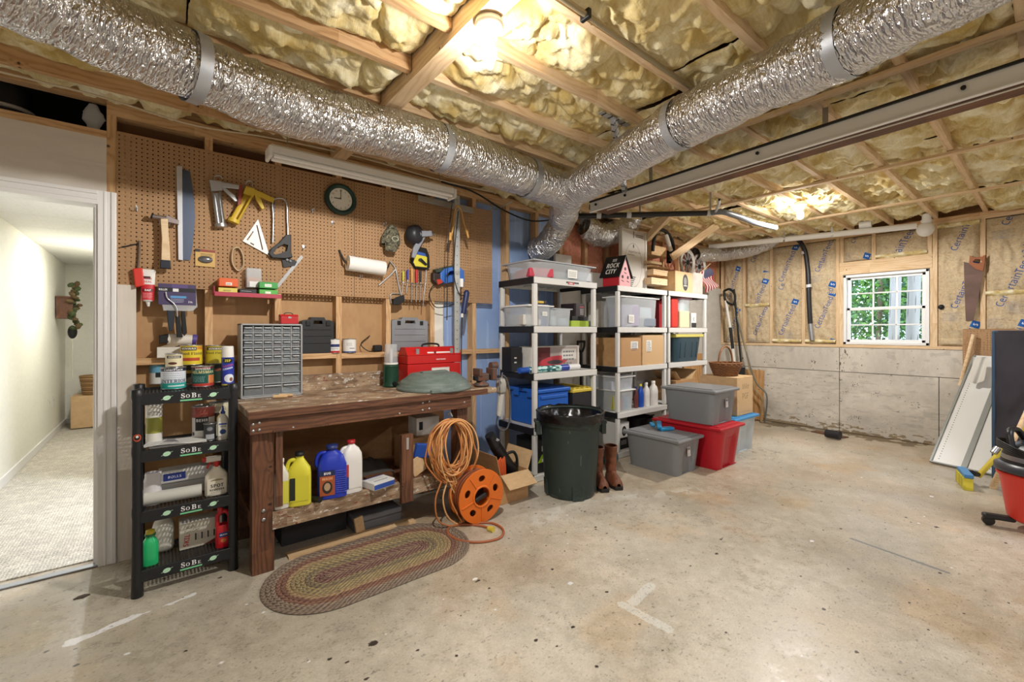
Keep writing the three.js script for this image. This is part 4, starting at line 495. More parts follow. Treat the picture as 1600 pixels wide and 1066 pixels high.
tool('plastic_case', 'clear lidded box with orange contents standing on the red shelf', 'box', (t) => { const a = onZ(385, 418, 0.07), b = onZ(409, 450.5, 0.07); const cx = (a[0] + b[0]) / 2, w = b[0] - a[0], h = a[1] - b[1]; part(t, 'shell', rb(w, h, 0.05, 0.006).translate(cx, (a[1] + b[1]) / 2, 0.045), CLEARF); part(t, 'contents', rb(w * 0.8, h * 0.3, 0.03, 0.004).translate(cx, b[1] + h * 0.4, 0.045), M('#d8862f', 0.6)); part(t, 'sticker', new THREE.PlaneGeometry(w * 0.6, h * 0.28).translate(cx, b[1] + h * 0.18, 0.0715), M('#efefec', 0.6)); });
// ================= SHARED SMALL THINGS =================
const faceCam = (x, z) => Math.atan2(EYE[0] - x, EYE[2] - z);
// a tin at a photographed base point: front edge of its base at pixel (u, v) on height y
function tinAt(name, label, u, v, y, r, h, draw, o = {}) {
  const p = onY(u, v, y), dx = p[0] - EYE[0], dz = p[2] - EYE[2], L = Math.hypot(dx, dz); const x = o.x ?? p[0] + dx / L * r, z = o.z ?? p[2] + dz / L * r;
  const t = thing(name, label, o.cat || 'paint can', o.group); const A = faceCam(x, z);
  const m = draw ? lab(256, Math.round(256 * h / (6.283 * r) * 1.0) || 64, draw, o.rough ?? 0.4) : (o.mat || M('#cfd0d0', 0.35, { metalness: 0.7 }));
  part(t, 'body', new THREE.CylinderGeometry(r, r, h - 0.006, 36, 1, true).rotateY(A - Math.PI).translate(x, y + h / 2, z), m); const RIM = o.rim || METAL;
  part(t, 'rim', [new THREE.TorusGeometry(r, 0.0028, 6, 32).rotateX(Math.PI / 2).translate(x, y + h - 0.003, z)], RIM); part(t, 'base', [new THREE.TorusGeometry(r, 0.0025, 6, 32).rotateX(Math.PI / 2).translate(x, y + 0.003, z)], RIM); part(t, 'lid', new THREE.CylinderGeometry(r * 0.97, r * 0.97, 0.004, 30).translate(x, y + h - 0.006, z), RIM); if (o.handle) part(t, 'handle', tube([[x - r * Math.cos(A), y + h * 0.7, z + r * Math.sin(A)], [x, y + h * 0.35, z + r * 1.1], [x + r * Math.cos(A), y + h * 0.7, z - r * Math.sin(A)]], 0.0018), METAL);
  return t;
}
// a blow-moulded bottle: rounded rectangular section, profile rows [y, wx, wz] as fractions
function moulded(w, d, h, rows, pw = 3.2, n = 32) { return grid(n, rows.length - 1, (u, v) => { const i = Math.round(v * (rows.length - 1)), R = rows[i], A = -u * 6.2832, c = Math.cos(A), s = Math.sin(A), q = R[3] ?? pw; const e = Math.pow(Math.pow(Math.abs(c), q) + Math.pow(Math.abs(s), q), -1 / q); return [w / 2 * R[1] * c * e + (R[4] || 0) * w, R[0] * h, d / 2 * R[2] * s * e, u, R[0]]; }); }
const loop = (a, b, c, r) => tube([a, b, c], r, false, 14, 8);
const card3 = (t, w, h, d, m = CARD, extra = {}) => { part(t, 'carton', rb(w, h, d, 0.004).translate(0, h / 2, 0), m); if (extra.tape) part(t, 'tape', rb(0.05, 0.002, d + 0.002, 0.0005).translate(0, h + 0.0006, 0), M('#c9ad7c', 0.3)); };
function decal(t, name, w, h, x, y, z, mat, ry = 0, rx = 0) { return part(t, name, T(new THREE.PlaneGeometry(w, h), x, y, z, rx, ry, 0), mat); }

// ================= WORKBENCH =================
const BY = 0.917;
{
  const t = thing('workbench', 'worn dark wooden workbench with a paint spattered top and open lower shelf', 'workbench'); const x0 = 0.377, x1 = 2.06, z1 = 0.73;
  const topM = TM(benchTopT, 0.6); const bx = (a, b, c, d, e, f) => { const g = rb(b - a, d - c, f - e, 0.006).translate((a + b) / 2, (c + d) / 2, (e + f) / 2); const p = g.attributes.position; for (let i = 0; i < p.count; i++) g.attributes.uv.setXY(i, p.getX(i) / 1.7, (p.getZ(i) + p.getY(i)) / 0.8); return g; };
  for (const [a, b] of [[0.03, 0.265], [0.267, 0.50], [0.502, z1]]) part(t, 'top_plank', bx(x0, x1, BY - 0.04, BY, a, b), topM);
  part(t, 'front_edge', wb(x0 - 0.002, x1 - 0.1, BY - 0.042, BY - 0.002, z1 + 0.0005, z1 + 0.012), WOODD); part(t, 'apron', wb(x0 + 0.01, 1.82, 0.79, 0.876, z1 - 0.04, z1 - 0.005), WOODD); part(t, 'apron', wb(x0 + 0.01, x0 + 0.04, 0.79, 0.876, 0.1, z1 - 0.04), WOODD); part(t, 'apron_lip', wb(x0 + 0.12, 1.8, 0.79, 0.802, z1 - 0.006, z1 + 0.004), WOODD);
  for (const [a, b, c, d] of [[0.402, 0.51, 0.6, 0.69], [1.72, 1.81, 0.6, 0.69], [0.402, 0.51, 0.06, 0.15], [1.72, 1.81, 0.06, 0.15]]) part(t, 'leg', wb(a, b, 0, 0.876, c, d), WOODD);
  part(t, 'side_board', wb(0.515, 0.55, 0.36, 0.86, 0.692, 0.71), WOODD); part(t, 'shelf_front', wb(0.5, 1.73, 0.235, 0.333, 0.66, 0.7), TM(benchTopT, 0.7)); part(t, 'shelf_rail', wb(0.402, 0.43, 0.24, 0.33, 0.15, 0.6), WOODD);
  for (let k = 0; k < 3; k++) part(t, 'shelf_plank', wb(0.41, 1.78, 0.315, 0.335, 0.06 + k * 0.2, 0.258 + k * 0.2), WOODD); part(t, 'upright_board', wb(1.262, 1.345, 0.205, 0.66, 0.702, 0.735), WOODD); part(t, 'hinge_plate', rb(0.018, 0.08, 0.003, 0.001).translate(1.302, 0.6, 0.737), GALV); part(t, 'back_panel', wb(0.4, 1.98, 0.1, 0.88, 0.03, 0.042), HARD); part(t, 'back_splash', wb(0.79, 1.62, BY, 1.035, 0.008, 0.03), TM(benchTopT, 0.7));
  for (const [x, y] of [[0.4, 0.845], [0.4, 0.81], [0.43, 0.85], [0.43, 0.812], [1.42, 0.86], [1.42, 0.81], [1.47, 0.865], [1.47, 0.815], [0.6, 0.8], [1.25, 0.805], [1.76, 0.83]]) part(t, 'bolt', new THREE.SphereGeometry(0.008, 10, 6).scale(1, 1, 0.5).translate(x, y, z1 - 0.004), METAL); for (const y of [0.3, 0.35]) part(t, 'bolt', new THREE.SphereGeometry(0.011, 10, 6).scale(1, 1, 0.5).translate(0.456, y, 0.692), METAL);
}
// ---- parts cabinet ----
{
  const t = thing('parts_cabinet', 'grey cabinet of small clear drawers standing on the workbench', 'cabinet'); const X0 = 0.408, X1 = 0.775, Y0 = BY, Y1 = 1.405, ZF = 0.2, G = M('#a2a4a5', 0.45), GL = M('#b9bbbc', 0.45); const DR = M('#e4eaee', 0.12, { transmission: 0.85, thickness: 0, ior: 1.3 });
  part(t, 'back_plate', rb(X1 - X0 - 0.02, Y1 - Y0 - 0.02, 0.003, 0.001).translate((X0 + X1) / 2, (Y0 + Y1) / 2, ZF - 0.15), M('#5a5a5a', 0.6)); part(t, 'shell', [rb(X1 - X0, 0.012, 0.16, 0.004).translate((X0 + X1) / 2, Y1 - 0.006, ZF - 0.08), rb(X1 - X0, 0.012, 0.16, 0.004).translate((X0 + X1) / 2, Y0 + 0.006, ZF - 0.08), rb(0.012, Y1 - Y0, 0.16, 0.004).translate(X0 + 0.006, (Y0 + Y1) / 2, ZF - 0.08), rb(0.012, Y1 - Y0, 0.16, 0.004).translate(X1 - 0.006, (Y0 + Y1) / 2, ZF - 0.08), rb(X1 - X0, Y1 - Y0, 0.006, 0.002).translate((X0 + X1) / 2, (Y0 + Y1) / 2, ZF - 0.157)], G);
  const cw = (X1 - X0 - 0.028), top = Y1 - 0.014; const rows = []; for (let k = 0; k < 5; k++) rows.push([top - (k + 1) * 0.0475, 0.0475, 6]); for (let k = 0; k < 3; k++) rows.push([top - 5 * 0.0475 - (k + 1) * 0.0735, 0.0735, 3]); const junk = ['#6b5a48', '#3a3a40', '#8a8d92', '#a33b30', '#4a4238', '#b9a98a', '#5a5a60', '#d8d8d4'];
  for (const [y, h, n] of rows) { part(t, 'divider_shelf', rb(cw, 0.005, 0.14, 0.001).translate((X0 + X1) / 2, y + 0.001, ZF - 0.075), GL); for (let k = 0; k < n; k++) { const w = cw / n, cx = X0 + 0.014 + (k + 0.5) * w; const d = part(t, 'drawer', [rb(w - 0.008, h - 0.012, 0.003, 0.001).translate(cx, y + h / 2 - 0.001, ZF - 0.004), rb(w - 0.008, 0.003, 0.11, 0.001).translate(cx, y + 0.006, ZF - 0.06)], DR); part(d, 'pull', rb(w - 0.016, 0.006, 0.012, 0.002).translate(cx, y + h - 0.014, ZF + 0.004), M('#c9ced2', 0.3)); const m = M(junk[(rnd() * 8) | 0], 0.5); part(d, 'contents', grid(8, 4, (u, v) => [cx + (u - 0.5) * (w - 0.016), y + 0.008 + (h * 0.35) * Math.sin(v * 1.57) * (0.5 + 0.9 * vn(u * 5 + k * 3, y * 90)), ZF - 0.015 - v * 0.08]), m); if (k) part(t, 'upright', rb(0.004, h - 0.004, 0.12, 0.001).translate(X0 + 0.014 + k * w, y + h / 2, ZF - 0.062), GL); } }
}
// ---- things on the bench ----
tool('tool_box', 'small red metal box on top of the grey drawer cabinet', 'box', (t) => { const a = onZ(437, 493, 0.1), b = onZ(464, 505, 0.1), cx = (a[0] + b[0]) / 2, w = b[0] - a[0]; part(t, 'body', rb(w, 0.05, 0.08, 0.004).translate(cx, 1.432, 0.1), M('#c0282c', 0.35)); part(t, 'lid', T(ext([[-0.04, 0], [0.04, 0], [0.025, 0.014], [-0.025, 0.014]], w, 0.001), cx - w / 2, 1.457, 0.1, 0, Math.PI / 2, 0), M('#c0282c', 0.35)); part(t, 'handle', tube([[cx - 0.03, 1.471, 0.1], [cx - 0.02, 1.482, 0.1], [cx + 0.02, 1.482, 0.1], [cx + 0.03, 1.471, 0.1]], 0.003), DKMETAL); part(t, 'latch', rb(0.02, 0.012, 0.004, 0.001).translate(cx, 1.45, 0.142), METAL); });
tool('work_glove', 'tan leather work glove lying on the bench before the drawer cabinet', 'glove', (t) => { const P = (u, v) => onY(u, v, BY); const L = TM(cardT(222, 186, 140), 0.9); const sp = (u, v, rx, ry, rz, k) => { const p = P(u, v), g = new THREE.SphereGeometry(1, 16, 10); const q = g.attributes.position; for (let i = 0; i < q.count; i++) { const f = 0.85 + 0.35 * n3(q.getX(i) * 2 + k, q.getY(i) * 2, q.getZ(i) * 2); q.setXYZ(i, q.getX(i) * rx * f, q.getY(i) * ry * f, q.getZ(i) * rz * f); } g.computeVertexNormals(); return g.translate(p[0], BY + ry * 0.85, p[2]); };
  part(t, 'cuff', sp(391, 619, 0.055, 0.036, 0.05, 1), L); part(t, 'palm', sp(416, 618, 0.08, 0.034, 0.045, 3), L); for (const [u, v, k] of [[440, 614, 1], [446, 617, 2], [450, 620, 3], [441, 622, 4]]) part(t, 'finger', bar(P(u - 14, v + 1).map((q, n) => n === 1 ? BY + 0.012 : q), P(u + 8, v).map((q, n) => n === 1 ? BY + 0.01 : q), 0.012, 0.009, 10), L); part(t, 'patch', sp(434, 614, 0.018, 0.012, 0.016, 9), M('#b8423a', 0.8), 'red cloth patch'); });
tool('tool_chest', 'red steel cantilever toolbox standing on the workbench', 'toolbox', (t) => {
  const zf = 0.205, zb = 0.035, x0 = onZ(637, 540, zf)[0], x1 = onZ(720, 545, zf)[0], R = M('#c8201f', 0.35); const cx = (x0 + x1) / 2, w = x1 - x0, d = zf - zb, cz = (zf + zb) / 2;
  part(t, 'lower_tray', rb(w, 0.17, d, 0.006).translate(cx, BY + 0.085, cz), R); part(t, 'upper_tray', rb(w + 0.004, 0.07, d + 0.004, 0.005).translate(cx, BY + 0.207, cz), R); part(t, 'lid', T(ext([[-d / 2 - 0.002, 0], [d / 2 + 0.002, 0], [d / 2 - 0.045, 0.062], [-d / 2 + 0.045, 0.062]], w + 0.004, 0.002), x0 - 0.002, BY + 0.244, cz, 0, Math.PI / 2, 0), R);
  part(t, 'handle', [tube([[cx - 0.08, BY + 0.306, cz], [cx - 0.075, BY + 0.325, cz], [cx + 0.075, BY + 0.325, cz], [cx + 0.08, BY + 0.306, cz]], 0.008)], BLACKP); for (const x of [x0 + 0.09, x1 - 0.09]) part(t, 'latch', [rb(0.03, 0.05, 0.012, 0.003).translate(x, BY + 0.272, zf - 0.008)], METAL); part(t, 'padlock_hasp', rb(0.02, 0.03, 0.01, 0.003).translate(cx, BY + 0.262, zf - 0.006), M('#8a1c1a', 0.4));
  decal(t, 'label_plate', 0.17, 0.07, cx + 0.05, BY + 0.1, zf + 0.0015, lab(128, 56, (g) => { rect(g, '#e9e6de', 0, 0, 128, 56); g.strokeStyle = '#888'; g.strokeRect(4, 4, 120, 48); tx(g, 'WARNING', 64, 20, 14, '#555'); scrib(g, '#777', 14, 32, 100, 3, 6, 2); })); decal(t, 'brand_print', 0.1, 0.018, cx + 0.05, BY + 0.205, zf + 0.0045, lab(128, 24, (g) => { rect(g, '#c8201f', 0, 0, 128, 24); tx(g, 'CRAFTSMAN', 64, 12, 20, '#f0e8e4'); })); decal(t, 'strip_print', 0.22, 0.014, cx + 0.04, BY + 0.262, zf - 0.008, M('#eee6e2', 0.5), 0, -0.62); });
tool('bin_lid', 'domed grey green dustbin lid lying on the workbench', 'lid', (t) => { const G = TM(dataTex(256, 256, (i, j) => { const n = fbm(i / 20, j / 20, 4, 16), w = vn(i / 3, j / 3, 128) > 0.93 ? 40 : 0; return [82 + n * 40 + w, 96 + n * 38 + w, 90 + n * 38 + w]; }), 0.55); const c = [1.645, BY, 0.478]; part(t, 'dome', lathe([[0.272, 0.0], [0.282, 0.004], [0.28, 0.024], [0.264, 0.03], [0.26, 0.055], [0.248, 0.066], [0.21, 0.092], [0.18, 0.118], [0.14, 0.124], [0, 0.126]], 44).translate(...c), G); part(t, 'grip', [rb(0.22, 0.02, 0.05, 0.009, 2).translate(c[0], c[1] + 0.128, c[2])], G); part(t, 'rim_tab', rb(0.09, 0.028, 0.03, 0.008, 2).translate(c[0] - 0.12, c[1] + 0.014, c[2] + 0.25), G); });
tool('camping_lantern', 'green camping lantern with a clear globe on the workbench', 'lantern', (t) => { const x = 1.435, z = 0.16, G = M('#16412f', 0.35); part(t, 'base', lathe([[0, 0], [0.062, 0], [0.066, 0.012], [0.05, 0.04], [0.052, 0.15], [0.058, 0.16], [0.058, 0.175], [0, 0.175]], 28).translate(x, BY, z), G); part(t, 'collar', lathe([[0.05, 0.175], [0.055, 0.178], [0.055, 0.19], [0.05, 0.192]], 28).translate(x, BY, z), WHITEP); part(t, 'globe', lathe([[0.052, 0.192], [0.053, 0.2], [0.05, 0.3], [0.048, 0.335], [0.044, 0.338], [0, 0.338]], 28).translate(x, BY, z), CLEAR); part(t, 'tube', bar([x, BY + 0.19, z], [x, BY + 0.3, z], 0.012, 0.012, 12), WHITEP); for (const s of [-1, 1]) part(t, 'guard', rb(0.012, 0.14, 0.02, 0.004).translate(x + s * 0.055, BY + 0.1, z), G); part(t, 'knob', bar([x, BY + 0.03, z + 0.06], [x, BY + 0.03, z + 0.08], 0.016, 0.016), BLACKP); });
tool('bench_vise', 'rusty bench vise bolted to the end of the workbench', 'vise', (t) => { const V = TM(dataTex(64, 64, (i, j) => { const n = fbm(i / 8, j / 8, 4, 8); return n > 0.52 ? [118, 70, 48] : [92, 84, 80]; }), 0.6, { metalness: 0.35 }); const o = [2.0, BY, 0.6]; part(t, 'base', lathe([[0, 0], [0.06, 0], [0.062, 0.02], [0.04, 0.035], [0.04, 0.05], [0, 0.05]], 20).translate(...o), V); part(t, 'body', rb(0.1, 0.06, 0.08, 0.01, 2).translate(o[0], o[1] + 0.075, o[2]), V); part(t, 'fixed_jaw', rb(0.03, 0.06, 0.1, 0.006).translate(o[0] - 0.035, o[1] + 0.115, o[2]), V); part(t, 'moving_jaw', rb(0.045, 0.1, 0.1, 0.008).translate(o[0] + 0.1, o[1] + 0.095, o[2]), V); part(t, 'slide', rb(0.2, 0.035, 0.04, 0.004).translate(o[0] + 0.03, o[1] + 0.07, o[2]), DKMETAL); part(t, 'screw', bar([o[0] + 0.1, o[1] + 0.07, o[2]], [o[0] + 0.19, o[1] + 0.07, o[2]], 0.012, 0.012), DKMETAL); part(t, 'handle_bar', bar([o[0] + 0.18, o[1] - 0.02, o[2]], [o[0] + 0.18, o[1] + 0.14, o[2]], 0.006, 0.006), METAL); part(t, 'anvil', T(new THREE.CylinderGeometry(0.03, 0.03, 0.06, 18), o[0] + 0.12, o[1] + 0.16, o[2], 0, 0, Math.PI / 2), V); });
// ---- things on the wall ledge ----
function toolCase(u0, v0, u1, v1, z, col, label) { const a = onZ(u0, v0, z), b = onZ(u1, v1, z), cx = (a[0] + b[0]) / 2, w = b[0] - a[0], y = 1.19, h = a[1] - y; const t = thing('tool_case', label, 'case'); const s = new THREE.Shape([[-w / 2, 0], [w / 2, 0], [w / 2, h - 0.03], [w / 2 - 0.03, h - 0.02], [w * 0.24, h - 0.02], [w * 0.2, h], [-w * 0.2, h], [-w * 0.24, h - 0.02], [-w / 2 + 0.03, h - 0.02], [-w / 2, h - 0.03]].map((p) => new THREE.Vector2(...p))); part(t, 'shell', ext(s, 0.07, 0.004, [[[-w * 0.16, h - 0.05], [w * 0.16, h - 0.05], [w * 0.14, h - 0.02], [-w * 0.14, h - 0.02]]]).translate(cx, y + 0.004, z - 0.074), col); for (const k of [0.3, 0.5, 0.68]) part(t, 'rib', rb(w * 0.86, 0.008, 0.006, 0.003).translate(cx, y + h * k, z + 0.002), col); for (const s2 of [-1, 1]) part(t, 'latch', rb(0.03, 0.035, 0.01, 0.004).translate(cx + s2 * w * 0.32, y + h - 0.04, z + 0.003), BLACKP); return t; }
toolCase(472, 497, 521, 547, -0.005, M('#232427', 0.5), 'black plastic tool case standing on the wall ledge'); toolCase(613, 497, 668, 545, -0.005, M('#8d9096', 0.5), 'grey plastic tool case standing on the wall ledge behind the red toolbox');
tinAt('paint_can', 'white quart can with a blue and red label on the wall ledge', 542, 555, 1.186, 0.048, 0.112, (g, w, h) => { rect(g, '#eceae6', 0, 0, w, h); rect(g, '#27346a', 90, h * 0.36, 80, h * 0.2); rect(g, '#b82a2a', 0, h * 0.84, w, h * 0.2); scrib(g, '#556', 100, h * 0.65, 60, 2, 6, 2); }, { z: -0.038 }); tinAt('paint_can', 'plain white quart can on the wall ledge beside the red labelled one', 565, 554, 1.186, 0.05, 0.112, (g, w, h) => { rect(g, '#efeeea', 0, 0, w, h); scrib(g, '#888', 110, h * 0.3, 40, 3, 7, 2); rect(g, '#2a4a8a', 0, h * 0.9, w, h * 0.12); rect(g, '#555', 130, h * 0.66, 34, 4); }, { z: -0.036 });
tool('electrical_box', 'small black transformer with a cord on the wall ledge', 'transformer', (t) => { const p = onZ(590, 546, -0.03); part(t, 'body', rb(0.07, 0.055, 0.05, 0.012, 2).translate(p[0], 1.186 + 0.03, -0.035), BLACKP); part(t, 'cord', tube([[p[0] - 0.03, 1.2, -0.02], [p[0] - 0.08, 1.195, -0.01], [p[0] - 0.13, 1.25, -0.05], [p[0] - 0.05, 1.32, -0.07]], 0.004), BLACKP); });
tool('wire_bundle', 'tangle of papers and a brush lying on the wall ledge by the door', 'bundle', (t) => { const Z0 = -0.01; part(t, 'brush_head', wallExt([[250, 525], [262, 523], [262, 534], [250, 536]], -0.06, 0.05, 0.004), BLACKP); part(t, 'roller_sleeve', bar(onZ(262, 530, -0.04), onZ(300, 532, -0.04), 0.035, 0.035, 20), M('#e6ded2', 0.95)); part(t, 'roller_end', bar(onZ(300, 531, -0.04), onZ(307, 532, -0.04), 0.036, 0.036, 20), M('#5a4a9a', 0.5)); });
tool('sandpaper_box', 'open pale carton with sanding sheets on the wall ledge behind the paint cans', 'box', (t) => { const a = onZ(245, 541, 0.05), b = onZ(283, 552, 0.05); part(t, 'carton', rb(b[0] - a[0], 0.065, 0.12, 0.004).translate((a[0] + b[0]) / 2, 1.224, -0.012), CARDW); part(t, 'sheet', T(rb(0.1, 0.003, 0.07, 0.001), (a[0] + b[0]) / 2, 1.262, 0.0, 0.2, 0.4, 0.25), M('#b4a488', 0.9)); });

// ================= SODA RACK BY THE DOOR =================
const RK = { x0: -0.085, x1: 0.33, zf: 0.53, zb: 0.22, tiers: [1.035, 0.742, 0.432, 0.132] };
{
  const t = thing('plastic_rack', 'black plastic four tier display rack with printed shelf fronts by the door', 'rack'); const BK = M('#191b1f', 0.42), cx = (RK.x0 + RK.x1) / 2, w = RK.x1 - RK.x0, d = RK.zf - RK.zb, cz = (RK.zf + RK.zb) / 2;
  for (const x of [RK.x0, RK.x1]) for (const z of [RK.zf, RK.zb]) part(t, 'post', lathe([[0.0, 0], [0.026, 0], [0.024, 0.07], [0.023, 0.4], [0.0255, 0.42], [0.0255, 0.45], [0.023, 0.46], [0.023, 0.71], [0.0255, 0.73], [0.0255, 0.76], [0.023, 0.77], [0.023, 1.0], [0.026, 1.02], [0.026, 1.055], [0.0, 1.06]], 20).translate(x, 0, z), BK);
  const front = lab(512, 80, (g) => { rect(g, '#17191d', 0, 0, 512, 80); for (const x of [110, 400]) { ell(g, '#bfeac8', x, 40, 24, 17, -0.25); g.strokeStyle = '#2a7a4a'; g.lineWidth = 3; g.beginPath(); g.moveTo(x - 16, 46); g.lineTo(x + 16, 34); g.stroke(); g.strokeStyle = '#bfeac8'; g.beginPath(); g.moveTo(x - 34, 52); g.lineTo(x + 36, 26); g.stroke(); } tx(g, 'S', 208, 34, 50, '#f0eef0', { font: 'serif' }); tx(g, 'O', 238, 38, 36, '#f0eef0', { font: 'serif' }); tx(g, 'B', 276, 34, 50, '#f0eef0', { font: 'serif' }); tx(g, 'E', 310, 40, 32, '#f0eef0', { font: 'serif' }); rect(g, '#7fd09a', 190, 62, 138, 12); ell(g, '#17191d', 238, 38, 5, 4); });
  const mesh = new THREE.MeshStandardMaterial({ color: '#1a1c20', roughness: 0.45, alphaMap: dataTex(32, 32, (i, j) => { const k = i > 7 && i < 24 && j > 5 && j < 26 ? 0 : 255; return [k, k, k]; }, false), alphaTest: 0.5, side: THREE.DoubleSide });
  RK.tiers.forEach((y) => { const pl = new THREE.PlaneGeometry(w - 0.03, d - 0.02); for (let i = 0; i < 4; i++) pl.attributes.uv.setXY(i, pl.attributes.uv.getX(i) * 24, pl.attributes.uv.getY(i) * 14); const s = part(t, 'shelf', pl.rotateX(-Math.PI / 2).translate(cx, y - 0.012, cz), mesh); part(s, 'shelf_rim', [rb(w, 0.06, 0.012, 0.004).translate(cx, y - 0.03, RK.zf + 0.012), rb(w, 0.05, 0.012, 0.004).translate(cx, y - 0.025, RK.zb), rb(0.012, 0.05, d, 0.004).translate(RK.x0, y - 0.025, cz), rb(0.012, 0.05, d, 0.004).translate(RK.x1, y - 0.025, cz)], BK); decal(s, 'printed_front', w - 0.06, 0.056, cx + 0.012, y - 0.03, RK.zf + 0.0188, front); });
  const pst = part(t, 'sticker', new THREE.CylinderGeometry(0.0236, 0.0236, 0.045, 20, 1, true, -0.9, 1.8).translate(RK.x0, 0.815, RK.zf), lab(64, 64, (g) => { rect(g, '#20181a', 0, 0, 64, 64); g.strokeStyle = '#c8502e'; g.lineWidth = 8; g.beginPath(); g.arc(32, 34, 22, 0, 7); g.stroke(); ell(g, '#e8e4e0', 32, 26, 9, 9); }), 'small round red sticker');
}
const T1 = RK.tiers[0] - 0.011, T2 = RK.tiers[1] - 0.011, T3 = RK.tiers[2] - 0.011, T4 = RK.tiers[3] - 0.011;
tinAt('paint_can', 'pale can with blue green band reading INTERIOR on the rack top', 271, 609, T1, 0.058, 0.125, (g, w, h) => { rect(g, '#dfe6ee', 0, 0, w, h); rect(g, '#1f2438', 70, 0, 120, h * 0.16); tx(g, 'ColorPlace', 128, h * 0.09, 13, '#fff'); scrib(g, '#8b95a5', 90, h * 0.25, 76, 3, 9, 2); tx(g, 'INTERIOR', 130, h * 0.62, 19, '#22324a', { font: 'serif' }); rect(g, '#25a39a', 60, h * 0.72, 140, h * 0.28); rect(g, '#d8efec', 110, h * 0.82, 60, 6); });
tinAt('paint_can', 'teal can with orange corner lettered HELMSMAN on the rack top', 317, 605, T1, 0.056, 0.122, (g, w, h) => { rect(g, '#15584f', 0, 0, w, h); rect(g, '#8a2030', 80, 0, 96, h * 0.1); tx(g, 'MINWAX', 128, h * 0.1, 14, '#e8e0d0'); tx(g, 'HELMSMAN', 128, h * 0.27, 17, '#ead89a'); rect(g, '#e08a50', 148, h * 0.42, 34, h * 0.46); scrib(g, '#cfe0da', 88, h * 0.5, 50, 4, 7, 2); rect(g, '#c24038', 80, h * 0.84, 100, h * 0.16); });
tinAt('paint_can', 'light blue topped can half hidden behind the INTERIOR can', 250, 601, T1, 0.052, 0.125, (g, w, h) => { rect(g, '#e4e6e6', 0, 0, w, h); rect(g, '#6fb0cf', 0, 0, w, h * 0.42); rect(g, '#20242a', 110, h * 0.4, 20, h * 0.25); }); tinAt('paint_can', 'dark brown can wedged behind the INTERIOR and teal cans', 293, 600, T1, 0.05, 0.122, (g, w, h) => { rect(g, '#3c2f1e', 0, 0, w, h); rect(g, '#c8a83a', 60, h * 0.3, 130, h * 0.16); }); tinAt('paint_can', 'dark green can standing between the teal can and the spray can', 339, 598, T1, 0.05, 0.122, (g, w, h) => { rect(g, '#27382a', 0, 0, w, h); ell(g, '#8a4a30', 128, h * 0.3, 24, 8); });
tinAt('paint_can', 'small cream tin standing on top of the INTERIOR can', 272, 574, T1 + 0.126, 0.04, 0.078, (g, w, h) => { rect(g, '#e6dcb6', 0, 0, w, h); rect(g, '#2e2a26', 90, h * 0.14, 76, h * 0.2); tx(g, 'MINWAX', 128, h * 0.24, 14, '#f0ead8'); ell(g, '#5e3026', 120, h * 0.74, 22, 8); }); tinAt('paint_can', 'bright yellow Wood Finish can stacked on the dark brown can', 299, 571, T1 + 0.124, 0.056, 0.124, (g, w, h) => { rect(g, '#e2c934', 0, 0, w, h); rect(g, '#d2892e', 150, h * 0.06, 40, h * 0.16); rect(g, '#201c18', 82, h * 0.08, 66, h * 0.18); tx(g, 'MINWAX', 116, h * 0.17, 14, '#f4f0e4'); tx(g, 'Wood Finish', 126, h * 0.42, 17, '#3a3018', { font: 'serif' }); rect(g, '#b8482a', 92, h * 0.64, 70, h * 0.16); }); tinAt('paint_can', 'olive yellow Wood Finish can stacked on the dark green can', 336, 569, T1 + 0.124, 0.052, 0.118, (g, w, h) => { rect(g, '#cdbd3a', 0, 0, w, h); rect(g, '#22201c', 90, h * 0.08, 76, h * 0.16); tx(g, 'MINWAX', 128, h * 0.16, 14, '#f4f0e4'); tx(g, 'Wood Finish', 128, h * 0.4, 15, '#3a3a18', { font: 'serif' }); });
tool('spray_can', 'blue spray can with a white cap on the rack top', 'spray can', (t) => { const p = onY(353, 603, T1), x = p[0] + 0.012, z = p[2] - 0.03, A = faceCam(x, z); part(t, 'body', new THREE.CylinderGeometry(0.033, 0.033, 0.17, 30, 1, true).rotateY(A - Math.PI).translate(x, T1 + 0.087, z), lab(256, 200, (g) => { rect(g, '#2a3ea8', 0, 0, 256, 200); ell(g, '#15151c', 128, 24, 34, 18); tx(g, 'ZEP', 128, 24, 24, '#e8e04a'); tx(g, 'FOAMING', 128, 60, 17, '#e05060', { rot: -0.2 }); tx(g, 'CLEANER', 128, 80, 17, '#fff', { rot: -0.2 }); ell(g, '#e8eef6', 140, 150, 36, 30); ell(g, '#8a5a48', 152, 158, 12, 14); rect(g, '#d8c84a', 0, 190, 256, 10); }, 0.3)); part(t, 'cap', lathe([[0.0335, 0.172], [0.033, 0.176], [0.031, 0.235], [0.028, 0.24], [0, 0.24]], 26).translate(x, T1, z), WHITEP); part(t, 'base', lathe([[0, 0], [0.033, 0], [0.033, 0.004], [0, 0.004]], 26).translate(x, T1, z), METAL); });
tinAt('cleaner_can', 'tall canister with a green printed label at the rear of the second tier', 231, 703, T2, 0.036, 0.22, (g, w, h) => { rect(g, '#e8e6de', 0, 0, w, h); rect(g, '#9a9a40', 60, h * 0.3, 136, h * 0.4); ell(g, '#e8e4d8', 110, h * 0.8, 30, 20); scrib(g, '#555', 90, h * 0.15, 70, 3, 8, 3); }, { cat: 'canister', rim: WHITEP, z: 0.36, x: -0.02 });
